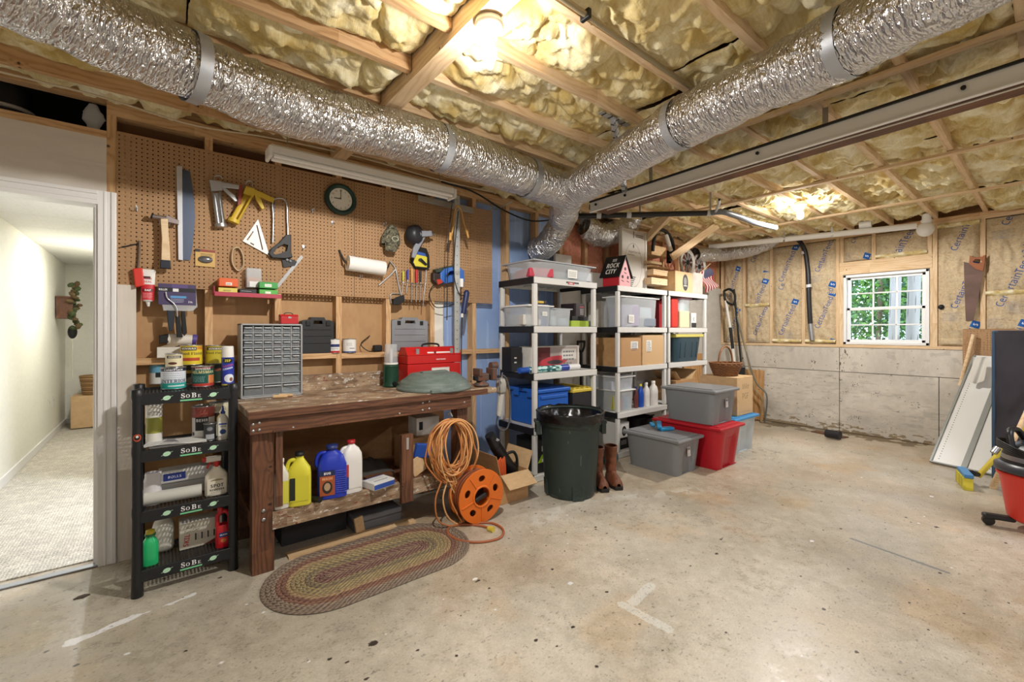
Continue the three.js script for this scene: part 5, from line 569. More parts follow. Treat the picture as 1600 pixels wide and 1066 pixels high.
tool('newspaper', 'folded newspaper lying on the second tier of the rack', 'newspaper', (t) => { const pm = lab(256, 160, (g) => { rect(g, '#d9d9d6', 0, 0, 256, 160); for (let c = 0; c < 4; c++) scrib(g, '#777', 8 + c * 62, 30, 54, 20, 6, 2); rect(g, '#888890', 70, 40, 90, 60); tx(g, 'NEWS', 60, 14, 20, '#333', { font: 'serif' }); }); const g = grid(14, 8, (u, v) => [lerp(-0.05, 0.215, u) + (v - 0.5) * 0.06, T2 + 0.016 + 0.006 * Math.sin(u * 5 + v * 2), lerp(0.5, 0.3, v)]); part(t, 'top_sheet', g, pm); part(t, 'fold', rb(0.25, 0.012, 0.17, 0.004).translate(0.085, T2 + 0.008, 0.4), M('#d4d4d0', 0.9)); });
tinAt('paint_can', 'white and rust red can on the second tier of the rack', 320, 684, T2, 0.055, 0.19, (g, w, h) => { rect(g, '#e4e2de', 0, 0, w, h); rect(g, '#9a4a40', 0, 0, w, h * 0.34); rect(g, '#191a1c', 96, h * 0.32, 50, h * 0.42); tx(g, 'BEHR', 122, h * 0.42, 18, '#eee'); ell(g, '#444', 84, h * 0.84, 8, 8); }, { x: 0.205, z: 0.33 }); tinAt('paint_can', 'cream can printed with a boot picture on the second tier', 340, 684, T2, 0.05, 0.2, (g, w, h) => { rect(g, '#dcd6b8', 0, 0, w, h); rect(g, '#4a3a30', 90, h * 0.3, 40, h * 0.34); ell(g, '#e8c87a', 140, h * 0.5, 22, 26); scrib(g, '#443', 100, h * 0.12, 60, 3, 7, 3); }, { x: 0.285, z: 0.30 }); tinAt('small_tin', 'small black and silver tin before the cream can', 332, 688, T2, 0.03, 0.1, (g, w, h) => { rect(g, '#3a3d42', 0, 0, w, h); rect(g, '#b8bcc0', 100, h * 0.62, 60, h * 0.3); ell(g, '#8a8d92', 128, h * 0.3, 20, 16); }, { x: 0.228, z: 0.43 });
tool('glue_bottle', 'white glue bottle with a blue nozzle on the second tier', 'bottle', (t) => { const g = moulded(0.052, 0.036, 0.15, [[0, 0.9, 0.9], [0.02, 1, 1], [0.45, 1, 1], [0.7, 1.1, 1], [0.85, 0.9, 0.9], [0.95, 0.5, 0.5], [1, 0.4, 0.4]], 2.4).translate(0.288, T2, 0.46); part(t, 'body', g, M('#e6e3d6', 0.4)); part(t, 'nozzle', lathe([[0.012, 0], [0.012, 0.012], [0.007, 0.016], [0.003, 0.045], [0, 0.046]], 14).translate(0.288, T2 + 0.15, 0.46), M('#243a8a', 0.4)); decal(t, 'label', 0.044, 0.08, 0.286, T2 + 0.065, 0.4795, lab(64, 112, (g2) => { rect(g2, '#e8e6dc', 0, 0, 64, 112); rect(g2, '#4a5fa8', 4, 10, 56, 14); tx(g2, 'WOOD', 32, 36, 14, '#333'); ell(g2, '#2a4a8a', 32, 78, 22, 20); }), 0.0); });
// tier three
tool('paper_bundle', 'crumpled white paper bag on the third tier of the rack', 'bag', (t) => part(t, 'bag', grid(20, 12, (u, v) => { const A = u * 6.283, R = 0.042 * (1 - 0.25 * v) * (0.85 + 0.4 * fbm(Math.cos(A) * 2 + 5, v * 4 + Math.sin(A) * 2, 3)); return [-0.025 + R * Math.cos(A), T3 + v * 0.17, 0.4 + R * Math.sin(A) * 0.8]; }), M('#e2e0e2', 0.6))); 
tool('sheet_box', 'long white box with a blue label on the third tier', 'box', (t) => { part(t, 'carton', rb(0.26, 0.07, 0.1, 0.003).translate(0.13, T3 + 0.115, 0.3), M('#dcdbd6', 0.6)); part(t, 'spacer_box', rb(0.24, 0.075, 0.1, 0.003).translate(0.13, T3 + 0.038, 0.29), M('#c9c8c4', 0.6)); decal(t, 'label', 0.1, 0.04, 0.07, T3 + 0.115, 0.3512, lab(96, 40, (g) => { rect(g, '#2a3f98', 0, 0, 96, 40); tx(g, 'ROLLS', 48, 20, 20, '#d8dcf0'); })); });
tool('plastic_roll', 'roll of translucent plastic sheeting on the third tier', 'roll', (t) => { part(t, 'roll', bar([-0.06, T3 + 0.035, 0.42], [0.19, T3 + 0.037, 0.44], 0.034, 0.034, 24), M('#d3d2c8', 0.35)); part(t, 'core', bar([-0.064, T3 + 0.035, 0.42], [-0.055, T3 + 0.035, 0.42], 0.014, 0.014, 14), CARD); });
tool('spray_bottle', 'white spray bottle with red trigger reading SPOT REMOVER on the rack', 'spray bottle', (t) => { const o = [0.258, T3, 0.45]; part(t, 'body', moulded(0.112, 0.055, 0.165, [[0, 0.9, 0.9], [0.03, 1, 1], [0.55, 1, 1], [0.68, 0.96, 0.95], [0.8, 0.72, 0.8], [0.9, 0.42, 0.6], [1, 0.3, 0.55]], 2.8).translate(...o), M('#e9e3d2', 0.4)); part(t, 'neck', bar([o[0], o[1] + 0.16, o[2]], [o[0], o[1] + 0.19, o[2]], 0.017, 0.016, 18), M('#c02a26', 0.4)); part(t, 'sprayer', rb(0.075, 0.032, 0.026, 0.008, 2).translate(o[0] - 0.014, o[1] + 0.205, o[2]), M('#e6e2d8', 0.4)); part(t, 'nozzle', rb(0.02, 0.026, 0.024, 0.005).translate(o[0] - 0.058, o[1] + 0.207, o[2]), M('#c02a26', 0.4)); part(t, 'trigger', tube([[o[0] - 0.02, o[1] + 0.195, o[2]], [o[0] - 0.036, o[1] + 0.175, o[2]], [o[0] - 0.045, o[1] + 0.155, o[2]]], 0.006), M('#c02a26', 0.4)); decal(t, 'label', 0.092, 0.09, o[0], o[1] + 0.055, o[2] + 0.0285, lab(128, 128, (g) => { rect(g, '#e9e3d2', 0, 0, 128, 128); ell(g, '#9a8a6a', 64, 22, 44, 14); rect(g, '#e9e3d2', 10, 22, 110, 20); tx(g, 'SPOT', 64, 62, 36, '#1d1a1c'); tx(g, 'REMOVER', 64, 92, 21, '#1d1a1c'); scrib(g, '#777', 24, 110, 80, 2, 7, 2); })); });
// tier four
tool('cleaner_bottle', 'bottle of bright green liquid with a yellow cap on the lowest tier', 'bottle', (t) => { const o = [-0.035, T4, 0.46]; part(t, 'body', moulded(0.07, 0.06, 0.16, [[0, 0.9, 0.9], [0.03, 1, 1], [0.68, 1, 1], [0.8, 0.8, 0.8], [0.92, 0.5, 0.5], [1, 0.46, 0.46]], 3).translate(...o), M('#2fc77a', 0.2)); part(t, 'cap', lathe([[0.018, 0.16], [0.02, 0.162], [0.019, 0.18], [0, 0.182]], 18).translate(...o), M('#d9c23a', 0.4)); part(t, 'collar', lathe([[0.02, 0.15], [0.024, 0.152], [0.024, 0.162], [0.02, 0.163]], 18).translate(...o), M('#2a7a4c', 0.4)); });
tool('white_jug', 'plain white jug at the rear of the lowest tier', 'jug', (t) => part(t, 'body', lathe([[0, 0], [0.045, 0.002], [0.05, 0.02], [0.05, 0.13], [0.042, 0.16], [0.02, 0.185], [0.018, 0.2], [0, 0.2]], 26).translate(0.02, T4, 0.3), M('#dbd7cc', 0.4)));
tool('power_tool_box', 'white tool carton with red SKIL lettering on the lowest tier', 'box', (t) => { part(t, 'carton', rb(0.2, 0.15, 0.1, 0.003).translate(0.19, T4 + 0.077, 0.34), M('#d8d4c9', 0.6)); decal(t, 'print', 0.196, 0.146, 0.19, T4 + 0.077, 0.3908, lab(256, 192, (g) => { rect(g, '#d8d2c2', 0, 0, 256, 192); tx(g, 'Rock', 60, 34, 26, '#333', { style: 'italic', rot: -0.1 }); tx(g, 'Tumbler', 70, 66, 26, '#333', { style: 'italic', rot: -0.1 }); tx(g, 'SKIL', 40, 130, 44, '#c02430', { rot: -1.45 }); for (let k = 0; k < 4; k++) { rect(g, '#3a3a3a', 90 + k * 38, 90, 10, 50); scrib(g, '#777', 104 + k * 38, 96, 20, 7, 7, 2); } g.fillStyle = '#7e2a2a'; g.beginPath(); g.moveTo(256, 192); g.lineTo(140, 192); g.lineTo(256, 140); g.fill(); })); });
tool('detergent_bottle', 'red detergent bottle with a loop handle on the lowest tier', 'bottle', (t) => { const o = [0.288, T4, 0.47], R = M('#c01c28', 0.3); part(t, 'body', moulded(0.075, 0.05, 0.13, [[0, 0.9, 0.9], [0.04, 1, 1], [0.8, 1, 1], [1, 0.86, 0.9]], 3).translate(...o), R); part(t, 'handle', tube([[o[0] + 0.028, o[1] + 0.12, o[2]], [o[0] + 0.032, o[1] + 0.17, o[2]], [o[0] + 0.01, o[1] + 0.2, o[2]], [o[0] - 0.022, o[1] + 0.19, o[2]], [o[0] - 0.028, o[1] + 0.12, o[2]]], 0.012), R); part(t, 'cap', bar([o[0] - 0.012, o[1] + 0.2, o[2]], [o[0] - 0.014, o[1] + 0.225, o[2]], 0.015, 0.014, 16), R); decal(t, 'label', 0.05, 0.07, o[0], o[1] + 0.06, o[2] + 0.0262, lab(64, 90, (g) => { rect(g, '#c01c28', 0, 0, 64, 90); rect(g, '#22306a', 4, 8, 56, 34); tx(g, 'KLEEN', 32, 24, 15, '#fff'); ell(g, '#c87a3a', 32, 66, 18, 14); })); });

// ================= UNDER THE BENCH =================
const SY = 0.336; const Yel = M('#d9d23c', 0.35);
function jugAt(name, label, u, v, y, w, d, h, m, o = {}) { const p = onY(u, v, y); const t = thing(name, label, o.cat || 'bottle'); const g0 = new THREE.Group(); const P = [p[0], y, p[2] - d / 2]; const ry = o.ry || 0; const put = (g) => T(g, P[0], P[1], P[2], 0, ry, 0);
  part(t, 'body', put(moulded(w, d, h, o.rows || [[0, 0.92, 0.92], [0.02, 1, 1], [0.62, 1, 1], [0.74, 0.94, 0.95], [0.86, 0.6, 0.7, 2.4], [0.95, 0.36, 0.45, 2], [1, 0.34, 0.43, 2]], 4)), m); part(t, 'cap', put(lathe([[w * 0.19, h], [w * 0.2, h + 0.004], [w * 0.2, h + 0.022], [0, h + 0.024]], 18).translate(o.capx || 0, 0, 0)), o.cap || BLACKP);
  if (o.handle) part(t, 'handle', put(tube([[-w * 0.1, h * 0.93, 0], [-w * 0.42, h * 0.9, 0], [-w * 0.52, h * 0.72, 0], [-w * 0.44, h * 0.6, 0]], 0.012)), m); if (o.draw) decal(t, 'label', w * 0.8, h * 0.5, P[0] + Math.sin(ry) * (d / 2 + 0.002), y + h * 0.36, P[2] + Math.cos(ry) * (d / 2 + 0.002), lab(96, Math.round(96 * h * 0.5 / (w * 0.8)), o.draw), ry); return t; }
jugAt('oil_bottle', 'cream bottle with a pale yellow label by the bench leg', 441, 796, SY, 0.085, 0.07, 0.26, M('#dcd8cc', 0.4), { cap: WHITEP, draw: (g, w, h) => { rect(g, '#d8d44e', 0, 0, w, h); } });
jugAt('oil_bottle', 'bright yellow bottle with a black cap under the bench', 471, 791, SY, 0.125, 0.085, 0.285, Yel, { handle: true, draw: (g, w, h) => { rect(g, '#d9d23c', 0, 0, w, h); rect(g, '#22261e', 0, 6, w * 0.28, h - 12); }, ry: -0.25 });
{ const t = jugAt('fluid_jug', 'dark blue ribbed jug with a picture label under the bench', 523, 779, SY, 0.17, 0.11, 0.295, M('#1d35b0', 0.3), { rows: [[0, 0.94, 0.94], [0.02, 1, 1], [0.6, 1, 1], [0.68, 0.98, 0.97], [0.82, 0.8, 0.8], [0.9, 0.62, 0.6], [0.97, 0.3, 0.4, 2.2], [1, 0.28, 0.38, 2]], handle: true, cap: M('#23306a', 0.4), ry: -0.2 }); const p = onY(523, 779, SY); for (let k = 0; k < 11; k++) part(t, 'rib', T(rb(0.062, 0.006, 0.005, 0.002), p[0] + 0.034, SY + 0.035 + k * 0.013, p[2] + 0.008, 0, -0.2, 0), M('#1d35b0', 0.3)); decal(t, 'label', 0.085, 0.15, p[0] - 0.042, SY + 0.1, p[2] - 0.004, lab(96, 160, (g) => { rect(g, '#a8542c', 0, 0, 96, 160); rect(g, '#1c2a52', 0, 0, 96, 34); tx(g, 'BUG', 48, 18, 22, '#fff'); tx(g, 'WASH', 48, 52, 24, '#e8b48a'); ell(g, '#2a2422', 48, 108, 32, 40); ell(g, '#b89a7a', 48, 104, 20, 26); }), -0.2); }
jugAt('bleach_jug', 'white jug with a red cap behind the blue jug under the bench', 553, 771, SY, 0.125, 0.1, 0.305, M('#e6e4e0', 0.4), { rows: [[0, 0.92, 0.92], [0.02, 1, 1], [0.66, 1, 1], [0.8, 0.95, 0.95], [0.9, 0.7, 0.7], [0.97, 0.34, 0.42, 2.2], [1, 0.32, 0.4, 2]], handle: true, cap: M('#a82428', 0.4), draw: (g, w, h) => { rect(g, '#e6e4e0', 0, 0, w, h); rect(g, '#b83030', 0, 0, w * 0.18, h * 0.5); rect(g, '#2a3a8a', 0, h * 0.5, w * 0.18, h * 0.5); } });
tool('tile_box', 'flat white and blue carton on the bench shelf', 'box', (t) => { const p = onY(598, 764, SY); t.position.set(p[0], SY, p[2] - 0.07); t.rotation.y = 0.25; part(t, 'carton', rb(0.16, 0.045, 0.13, 0.003).translate(0, 0.0225, 0), M('#e4e4e2', 0.5)); decal(t, 'side_print', 0.158, 0.03, 0, 0.02, 0.0662, M('#2b50a8', 0.5)); part(t, 'top_print', T(new THREE.PlaneGeometry(0.15, 0.12), 0, 0.0458, 0, -Math.PI / 2), lab(128, 100, (g) => { rect(g, '#e8e8e6', 0, 0, 128, 100); rect(g, '#2b50a8', 0, 0, 128, 8); scrib(g, '#666', 14, 20, 90, 4, 8, 2); rect(g, '#777', 20, 66, 88, 8); })); });
single('flashlight', 'black torch lying on the bench shelf beside the yellow bottle', 'torch', [bar(onY(486, 782, SY).map((q, n) => n === 1 ? SY + 0.016 : q), onY(500, 786, SY).map((q, n) => n === 1 ? SY + 0.018 : q), 0.014, 0.018, 14)], BLACKP);
tool('rag_pile', 'dark grey rag heap at the back of the bench shelf', 'rags', (t) => part(t, 'cloth', grid(26, 12, (u, v) => [1.0 + u * 0.34, SY + 0.085 * Math.sin(u * 3.14) ** 0.6 * Math.sin(v * 3.14) ** 0.7 * (0.5 + fbm(u * 6, v * 4, 3)), 0.2 + v * 0.25]), M('#4a4745', 0.95)));
tool('shelf_board', 'short loose board lying on the bench shelf', 'board', (t) => { part(t, 'plank', wb(1.1, 1.3, SY, SY + 0.018, 0.47, 0.54), WOODD); });
tool('storage_box', 'white and brown small carton at the right end of the bench shelf', 'box', (t) => { const a = onZ(651, 668, 0.5), b = onZ(686, 700, 0.5); part(t, 'carton', wb(a[0], b[0], 0.58, 0.71, 0.36, 0.5), CARDW); part(t, 'print', wb(a[0] + 0.02, a[0] + 0.05, 0.62, 0.68, 0.5005, 0.502), BLACKP); });
tool('carton_stack', 'large plain carton under the small white carton on the bench shelf', 'box', (t) => { part(t, 'carton', wb(1.4, 1.69, SY, 0.578, 0.3, 0.55), CARD); part(t, 'seam_tape', wb(1.53, 1.56, SY + 0.002, 0.5795, 0.299, 0.5512), M('#b89766', 0.4)); });
tool('blue_packet', 'blue printed packet tucked behind the upright bench board', 'packet', (t) => { const c = onZ(661, 704, 0.6); part(t, 'packet', T(rb(0.13, 0.1, 0.035, 0.006), c[0], c[1], 0.6, 0.1, 0, -0.18), M('#2a56b0', 0.45)); part(t, 'print', T(new THREE.PlaneGeometry(0.05, 0.06), c[0] + 0.035, c[1] + 0.0, 0.6192, 0.1, 0, -0.18), lab(64, 64, (g) => { rect(g, '#2a56b0', 0, 0, 64, 64); tx(g, '10', 32, 32, 30, '#e8ecf4'); })); });
tool('card_scrap', 'bent brown cardboard piece on the bench shelf end', 'cardboard', (t) => { const c = onZ(655, 730, 0.64); part(t, 'sheet', T(rb(0.12, 0.12, 0.008, 0.002), c[0], SY + 0.065, 0.62, -0.15, 0.3, 0.3), CARDL); });
tool('under_bench_case', 'low grey case lying on the floor under the bench', 'case', (t) => { const p = onY(585, 822, 0); part(t, 'shell', rb(0.34, 0.06, 0.22, 0.012, 2).translate(p[0] + 0.02, 0.031, 0.42), M('#75767a', 0.5)); part(t, 'lid', rb(0.34, 0.04, 0.22, 0.012, 2).translate(p[0] + 0.02, 0.082, 0.42), M('#84858a', 0.5)); });
single('wood_offcut', 'small pale wood offcut leaning on the grey case under the bench', 'wood', T(rb(0.06, 0.11, 0.02, 0.002), onY(550, 822)[0], 0.056, 0.535, -0.08, 0.1, 0.15), CARDL);
tool('storage_crate', 'dark crate on the floor under the bench beside its leg', 'crate', (t) => { part(t, 'box', wb(0.6, 1.0, 0, 0.17, 0.1, 0.42), M('#2c2a2c', 0.7)); part(t, 'rim', wb(0.595, 1.005, 0.17, 0.185, 0.095, 0.425), M('#343234', 0.7)); });
single('floor_plank', 'long tan plank lying on the floor along the rug edge', 'plank', wb(0.6, 1.42, 0.0, 0.014, 0.545, 0.622), CARDL); single('floor_tile', 'loose grey floor tile beside the braided rug', 'tile', T(rb(0.14, 0.01, 0.12, 0.002), 1.32, 0.007, 0.55, 0, 0.3, 0), M('#a9a79f', 0.8));
// ================= STORAGE SHELVING =================
const SHY = [1.846, 1.401, 0.973, 0.482, 0.06], SZF = 0.55, SZB = 0.02;
function shelving(x0, x1, label) {
  const t = thing('shelving_unit', label, 'shelving'); const W = M('#dcdbd7', 0.5), K = M('#1b1c20', 0.5), DK = M('#c6c5c1', 0.55), cx = (x0 + x1) / 2, w = x1 - x0, cz = (SZF + SZB) / 2, d = SZF - SZB;
  for (let i = 0; i < 5; i++) { const y = SHY[i]; const s = part(t, 'shelf', rb(w - 0.01, 0.012, d - 0.01, 0.003).translate(cx, y - 0.006, cz), DK); part(s, 'front_lip', rb(w, 0.058, 0.016, 0.005).translate(cx, y - 0.028, SZF - 0.006), W); part(s, 'rear_lip', rb(w, 0.058, 0.016, 0.005).translate(cx, y - 0.028, SZB + 0.006), W); for (const x of [x0, x1]) part(s, 'end_cap', rb(0.016, 0.06, d - 0.012, 0.005).translate(x + (x === x0 ? 0.004 : -0.004), y - 0.028, cz - 0.002), K, 'black end cap'); for (let k = 0; k < 7; k++) part(s, 'deck_rib', rb(0.012, 0.02, d - 0.04, 0.003).translate(x0 + w * (k + 1) / 8, y - 0.022, cz), DK); }
  for (const x of [x0 + 0.026, x1 - 0.026]) for (const z of [SZF - 0.026, SZB + 0.026]) for (let i = 0; i < 5; i++) { const y1 = SHY[i] - 0.056, y0 = i === 4 ? 0 : SHY[i + 1] + 0.002; if (y1 - y0 > 0.002) part(t, 'post', rb(0.046, y1 - y0, 0.042, 0.012, 2).translate(x, (y0 + y1) / 2, z), W); }
  return t;
}
{ const t = shelving(2.61, 3.46, 'white five tier shelving unit behind the green dustbin'); const y = SHY[0] - 0.028; decal(t, 'brand_badge', 0.2, 0.034, 3.1, y, SZF + 0.0032, lab(128, 24, (g) => { rect(g, '#dcdbd7', 0, 0, 128, 24); rect(g, '#2a2426', 8, 3, 112, 12); rect(g, '#b83a40', 22, 6, 56, 16); tx(g, 'HDX', 50, 14, 14, '#fff'); })); }
shelving(3.80, 4.74, 'white five tier shelving unit stacked with cardboard boxes and the birdhouse'); shelving(4.775, 5.70, 'white five tier shelving unit nearest the window wall with the oval printed carton on top');
// a box whose front face is at depth zf, left and right from pixels, standing on height y
function standBox(name, label, cat, u0, u1, vTop, y, zf, d, mat, draw, o = {}) {
  const vm = vTop, a = onZ(u0, vm, zf), b = onZ(u1, vm, zf), w = b[0] - a[0], h = Math.max(0.02, a[1] - y), cx = (a[0] + b[0]) / 2, t = thing(name, label, cat, o.group); part(t, o.part || 'carton', rb(w, h, d, o.r || 0.004).translate(cx, y + h / 2, zf - d / 2), mat); if (draw) decal(t, 'print', (o.dw || 0.92) * w, (o.dh || 0.92) * h, cx + (o.dx || 0) * w, y + h / 2 + (o.dy || 0) * h, zf + 0.0012, lab(128, Math.max(12, Math.round(128 * h * (o.dh || 0.92) / (w * (o.dw || 0.92)))), draw)); t.userData.box = [cx, y, zf - d / 2, w, h, d]; return t;
}
// clear lidded bin with visible contents
function bin(label, u0, u1, vTop, y, zf, d, o = {}) {
  const a = onZ(u0, vTop, zf), b = onZ(u1, vTop, zf), w = b[0] - a[0], h = a[1] - y, cx = (a[0] + b[0]) / 2, cz = zf - d / 2; const t = thing('storage_bin', label, 'bin'); const m = o.mat || CLEARF;
  const g = grid(40, 6, (u, v) => { const A = -u * 6.2832, c = Math.cos(A), s = Math.sin(A), q = 7, e = Math.pow(Math.pow(Math.abs(c), q) + Math.pow(Math.abs(s), q), -1 / q), k = lerp(0.93, 1, v); return [cx + w / 2 * k * c * e, y + 0.004 + v * (h - 0.02), cz + d / 2 * k * s * e]; }); part(t, 'tub', g, m); part(t, 'floor_panel', rb(w * 0.9, 0.004, d * 0.9, 0.001).translate(cx, y + 0.003, cz), m);
  if (o.lid) part(t, 'lid', [rb(w + 0.02, 0.014, d + 0.02, 0.006, 2).translate(cx, y + h - 0.007, cz), rb(w - 0.05, 0.01, d - 0.05, 0.004).translate(cx, y + h + 0.002, cz)], o.lid); else part(t, 'rim', [rb(w + 0.012, 0.012, 0.012, 0.004).translate(cx, y + h - 0.014, zf), rb(w + 0.012, 0.012, 0.012, 0.004).translate(cx, y + h - 0.014, zf - d), rb(0.012, 0.012, d, 0.004).translate(cx - w / 2, y + h - 0.014, cz), rb(0.012, 0.012, d, 0.004).translate(cx + w / 2, y + h - 0.014, cz)], m);
  (o.in || []).forEach(([fx, fz, fw, fh, fd, col], k) => part(t, 'contents', T(rb(fw * w, fh * h, fd * d, 0.012, 2), cx + fx * w, y + 0.012 + fh * h / 2, cz + fz * d, 0, (k * 0.37) % 0.5 - 0.25, 0), M(col, 0.7))); if (o.label) decal(t, 'label', o.label[2] * w, o.label[3] * h, cx + o.label[0] * w, y + o.label[1] * h, zf + 0.0025, lab(96, 48, (g) => { rect(g, '#eceae4', 0, 0, 96, 48); scrib(g, '#666', 10, 12, 76, 4, 8, 3); })); if (o.latch) for (const s of [-1, 1]) part(t, 'latch', rb(0.05, 0.05, 0.014, 0.005).translate(cx + s * w * 0.3, y + h - 0.03, zf + 0.006), o.latch); return t;
}
const [S1, S2, S3, S4, S5] = SHY; const GLID = M('#a7abae', 0.4), WLID = M('#e6e6e4', 0.4);
// unit one
bin('long clear underbed bin with grey lid and red cloth on the first shelf unit', 834, 930, 404, S1, 0.53, 0.46, { lid: GLID, in: [[-0.3, 0.1, 0.3, 0.5, 0.7, '#c9485a'], [0.05, 0, 0.3, 0.45, 0.7, '#b7c4c0'], [0.34, 0.1, 0.25, 0.55, 0.7, '#cfd4da'], [-0.1, -0.2, 0.3, 0.6, 0.4, '#d9b0b4']], label: [0.1, 0.4, 0.16, 0.5] });
standBox('white_carton', 'plain white carton behind the long underbed bin', 'box', 868, 893, 396, S1, 0.06, 0.035, CARDW);
bin('clear lidded bin of plumbing parts on the first shelf unit', 826, 864, 476, S2, 0.5, 0.4, { lid: WLID, in: [[-0.25, 0.1, 0.4, 0.5, 0.6, '#d6d2cc'], [0.2, 0.2, 0.25, 0.4, 0.4, '#3f62b0'], [0.05, 0.25, 0.2, 0.3, 0.3, '#efe6cf'], [0.32, 0, 0.2, 0.5, 0.6, '#c9ccd0']], label: [0.15, 0.6, 0.2, 0.2] });
tool('spirit_level', 'yellow and black tool lying on the lid of the plumbing parts bin', 'tool', (t) => { const p = onZ(838, 472, 0.4); const y = onZ(838, 476, 0.5)[1] + 0.012; part(t, 'body', T(rb(0.16, 0.022, 0.03, 0.004), p[0], y + 0.02, 0.42, 0, 0.2, 0), M('#d8b52a', 0.4)); part(t, 'end', T(rb(0.05, 0.03, 0.034, 0.005), p[0] + 0.1, y + 0.022, 0.4, 0, 0.2, 0), BLACKP); });
bin('small clear open bin of tape rolls on the first shelf unit', 866, 894, 480, S2, 0.52, 0.3, { in: [[-0.2, 0, 0.4, 0.5, 0.5, '#cfd8d8'], [0.2, 0.1, 0.4, 0.4, 0.5, '#bcd0d8']] });
standBox('tool_carton', 'black and red tool carton on the second tier of the first shelf unit', 'box', 898, 914, 474, S2 + 0.09, 0.4, 0.2, M('#2c2024', 0.5), (g, w, h) => { rect(g, '#2a1e22', 0, 0, w, h); rect(g, '#a03038', 60, 20, 60, 12); scrib(g, '#e0d8d4', 66, 44, 50, 5, 12, 5); }); standBox('flat_case', 'flat black case under the black and red tool carton', 'case', 894, 918, 494, S2 + 0.03, 0.45, 0.25, BLACKP); standBox('flat_box', 'lime green flat box under the flat black case', 'box', 893, 920, 501, S2, 0.46, 0.26, M('#a9c23c', 0.5)); 
standBox('dark_carton', 'tall black carton at the rear of the third tier of the first shelf unit', 'box', 799, 816, 543, S3, 0.25, 0.15, M('#1c1c20', 0.5), (g, w, h) => { rect(g, '#1c1c20', 0, 0, w, h); rect(g, '#d8d4cc', 30, h * 0.4, 30, 14); rect(g, '#d8d4cc', 30, h * 0.6, 30, 14); }); standBox('tool_carton', 'tool carton printed with a red sander on the first shelf unit', 'box', 830, 905, 542, S3, 0.3, 0.18, CARDW, (g, w, h) => { rect(g, '#b9aca6', 0, 0, w, h); rect(g, '#6a2a2c', 0, 0, 46, h); ell(g, '#c8404a', 56, h * 0.66, 42, h * 0.24, -0.1); ell(g, '#4a4448', 60, h * 0.7, 22, h * 0.1); rect(g, '#e4e0da', 80, h * 0.1, 44, h * 0.5); scrib(g, '#777', 84, h * 0.2, 34, 4, 8, 3); });
tool('mailing_tube', 'roll of teal patterned wrapping paper with blue ends lying on the first shelf unit', 'roll', (t) => { const a = onZ(812, 576, 0.46), b = onZ(905, 571, 0.46), y = S3 + 0.03; const P = (k) => [lerp(a[0], b[0], k), y, 0.45]; const cam = TM(dataTex(64, 64, (i, j) => { const n = fbm(i / 6, j / 6, 3, 8); return n > 0.55 ? [190, 226, 220] : n > 0.45 ? [40, 130, 130] : [24, 84, 88]; }), 0.5); part(t, 'roll', bar(P(0.14), P(0.66), 0.03, 0.03, 18), cam); part(t, 'end_cap', bar(P(0), P(0.14), 0.026, 0.028, 18), M('#2a5ab8', 0.4)); part(t, 'wrap', bar(P(0.66), P(0.8), 0.031, 0.031, 18), M('#2a3fa0', 0.4)); part(t, 'paper_end', bar(P(0.8), P(1), 0.029, 0.029, 18), M('#e8e8e8', 0.6)); });
tool('shovel', 'spade with a black D handle standing in the gap between two shelf units', 'shovel', (t) => { const p = onZ(908, 534, 0.12); part(t, 'grip', tube([[p[0] - 0.055, p[1], 0.12], [p[0] - 0.05, p[1] - 0.06, 0.12], [p[0], p[1] - 0.12, 0.12], [p[0] + 0.05, p[1] - 0.06, 0.12], [p[0] + 0.055, p[1], 0.12]], 0.013), BLACKP); part(t, 'crossbar', bar([p[0] - 0.06, p[1], 0.12], [p[0] + 0.06, p[1], 0.12], 0.014), BLACKP); part(t, 'shaft', bar([p[0], p[1] - 0.12, 0.12], [p[0], 0.26, 0.12], 0.016), BLACKP); part(t, 'blade', rb(0.2, 0.28, 0.012, 0.005, 2).translate(p[0], 0.142, 0.12), DKMETAL); });
tool('blue_crate', 'bright blue lidded crate on the fourth tier of the first shelf unit', 'crate', (t) => { const B = M('#1c5fbe', 0.4); const a = onZ(790, 610, 0.3), b = onZ(884, 605, 0.5); const x0 = 2.70, x1 = 3.1, y = S4; part(t, 'body', rb(x1 - x0, 0.3, 0.4, 0.012, 2).translate((x0 + x1) / 2, y + 0.152, 0.3), B); part(t, 'lid', rb(x1 - x0 + 0.03, 0.035, 0.43, 0.01, 2).translate((x0 + x1) / 2, y + 0.32, 0.3), B); part(t, 'lid_panel', rb(x1 - x0 - 0.05, 0.012, 0.32, 0.004).translate((x0 + x1) / 2, y + 0.342, 0.3), M('#174f9e', 0.5)); for (const z of [0.2, 0.4]) part(t, 'hinge', rb(0.02, 0.06, 0.07, 0.006).translate(x0 - 0.012, y + 0.29, z), B); part(t, 'front_rib', rb(x1 - x0 - 0.06, 0.03, 0.012, 0.005).translate((x0 + x1) / 2, y + 0.26, 0.504), B); });
tool('flip_tote', 'black tote with a yellow lid beside the blue crate', 'tote', (t) => { const x0 = 3.14, x1 = 3.44; part(t, 'body', rb(x1 - x0, 0.27, 0.42, 0.012, 2).translate((x0 + x1) / 2, S4 + 0.137, 0.31), M('#26262a', 0.5)); part(t, 'lid', rb(x1 - x0 + 0.02, 0.035, 0.44, 0.01, 2).translate((x0 + x1) / 2, S4 + 0.29, 0.31), M('#d8c04a', 0.45)); for (let k = 0; k < 4; k++) part(t, 'lid_rib', rb(0.03, 0.012, 0.4, 0.004).translate(x0 + 0.04 + k * 0.07, S4 + 0.312, 0.31), M('#d8c04a', 0.45)); });
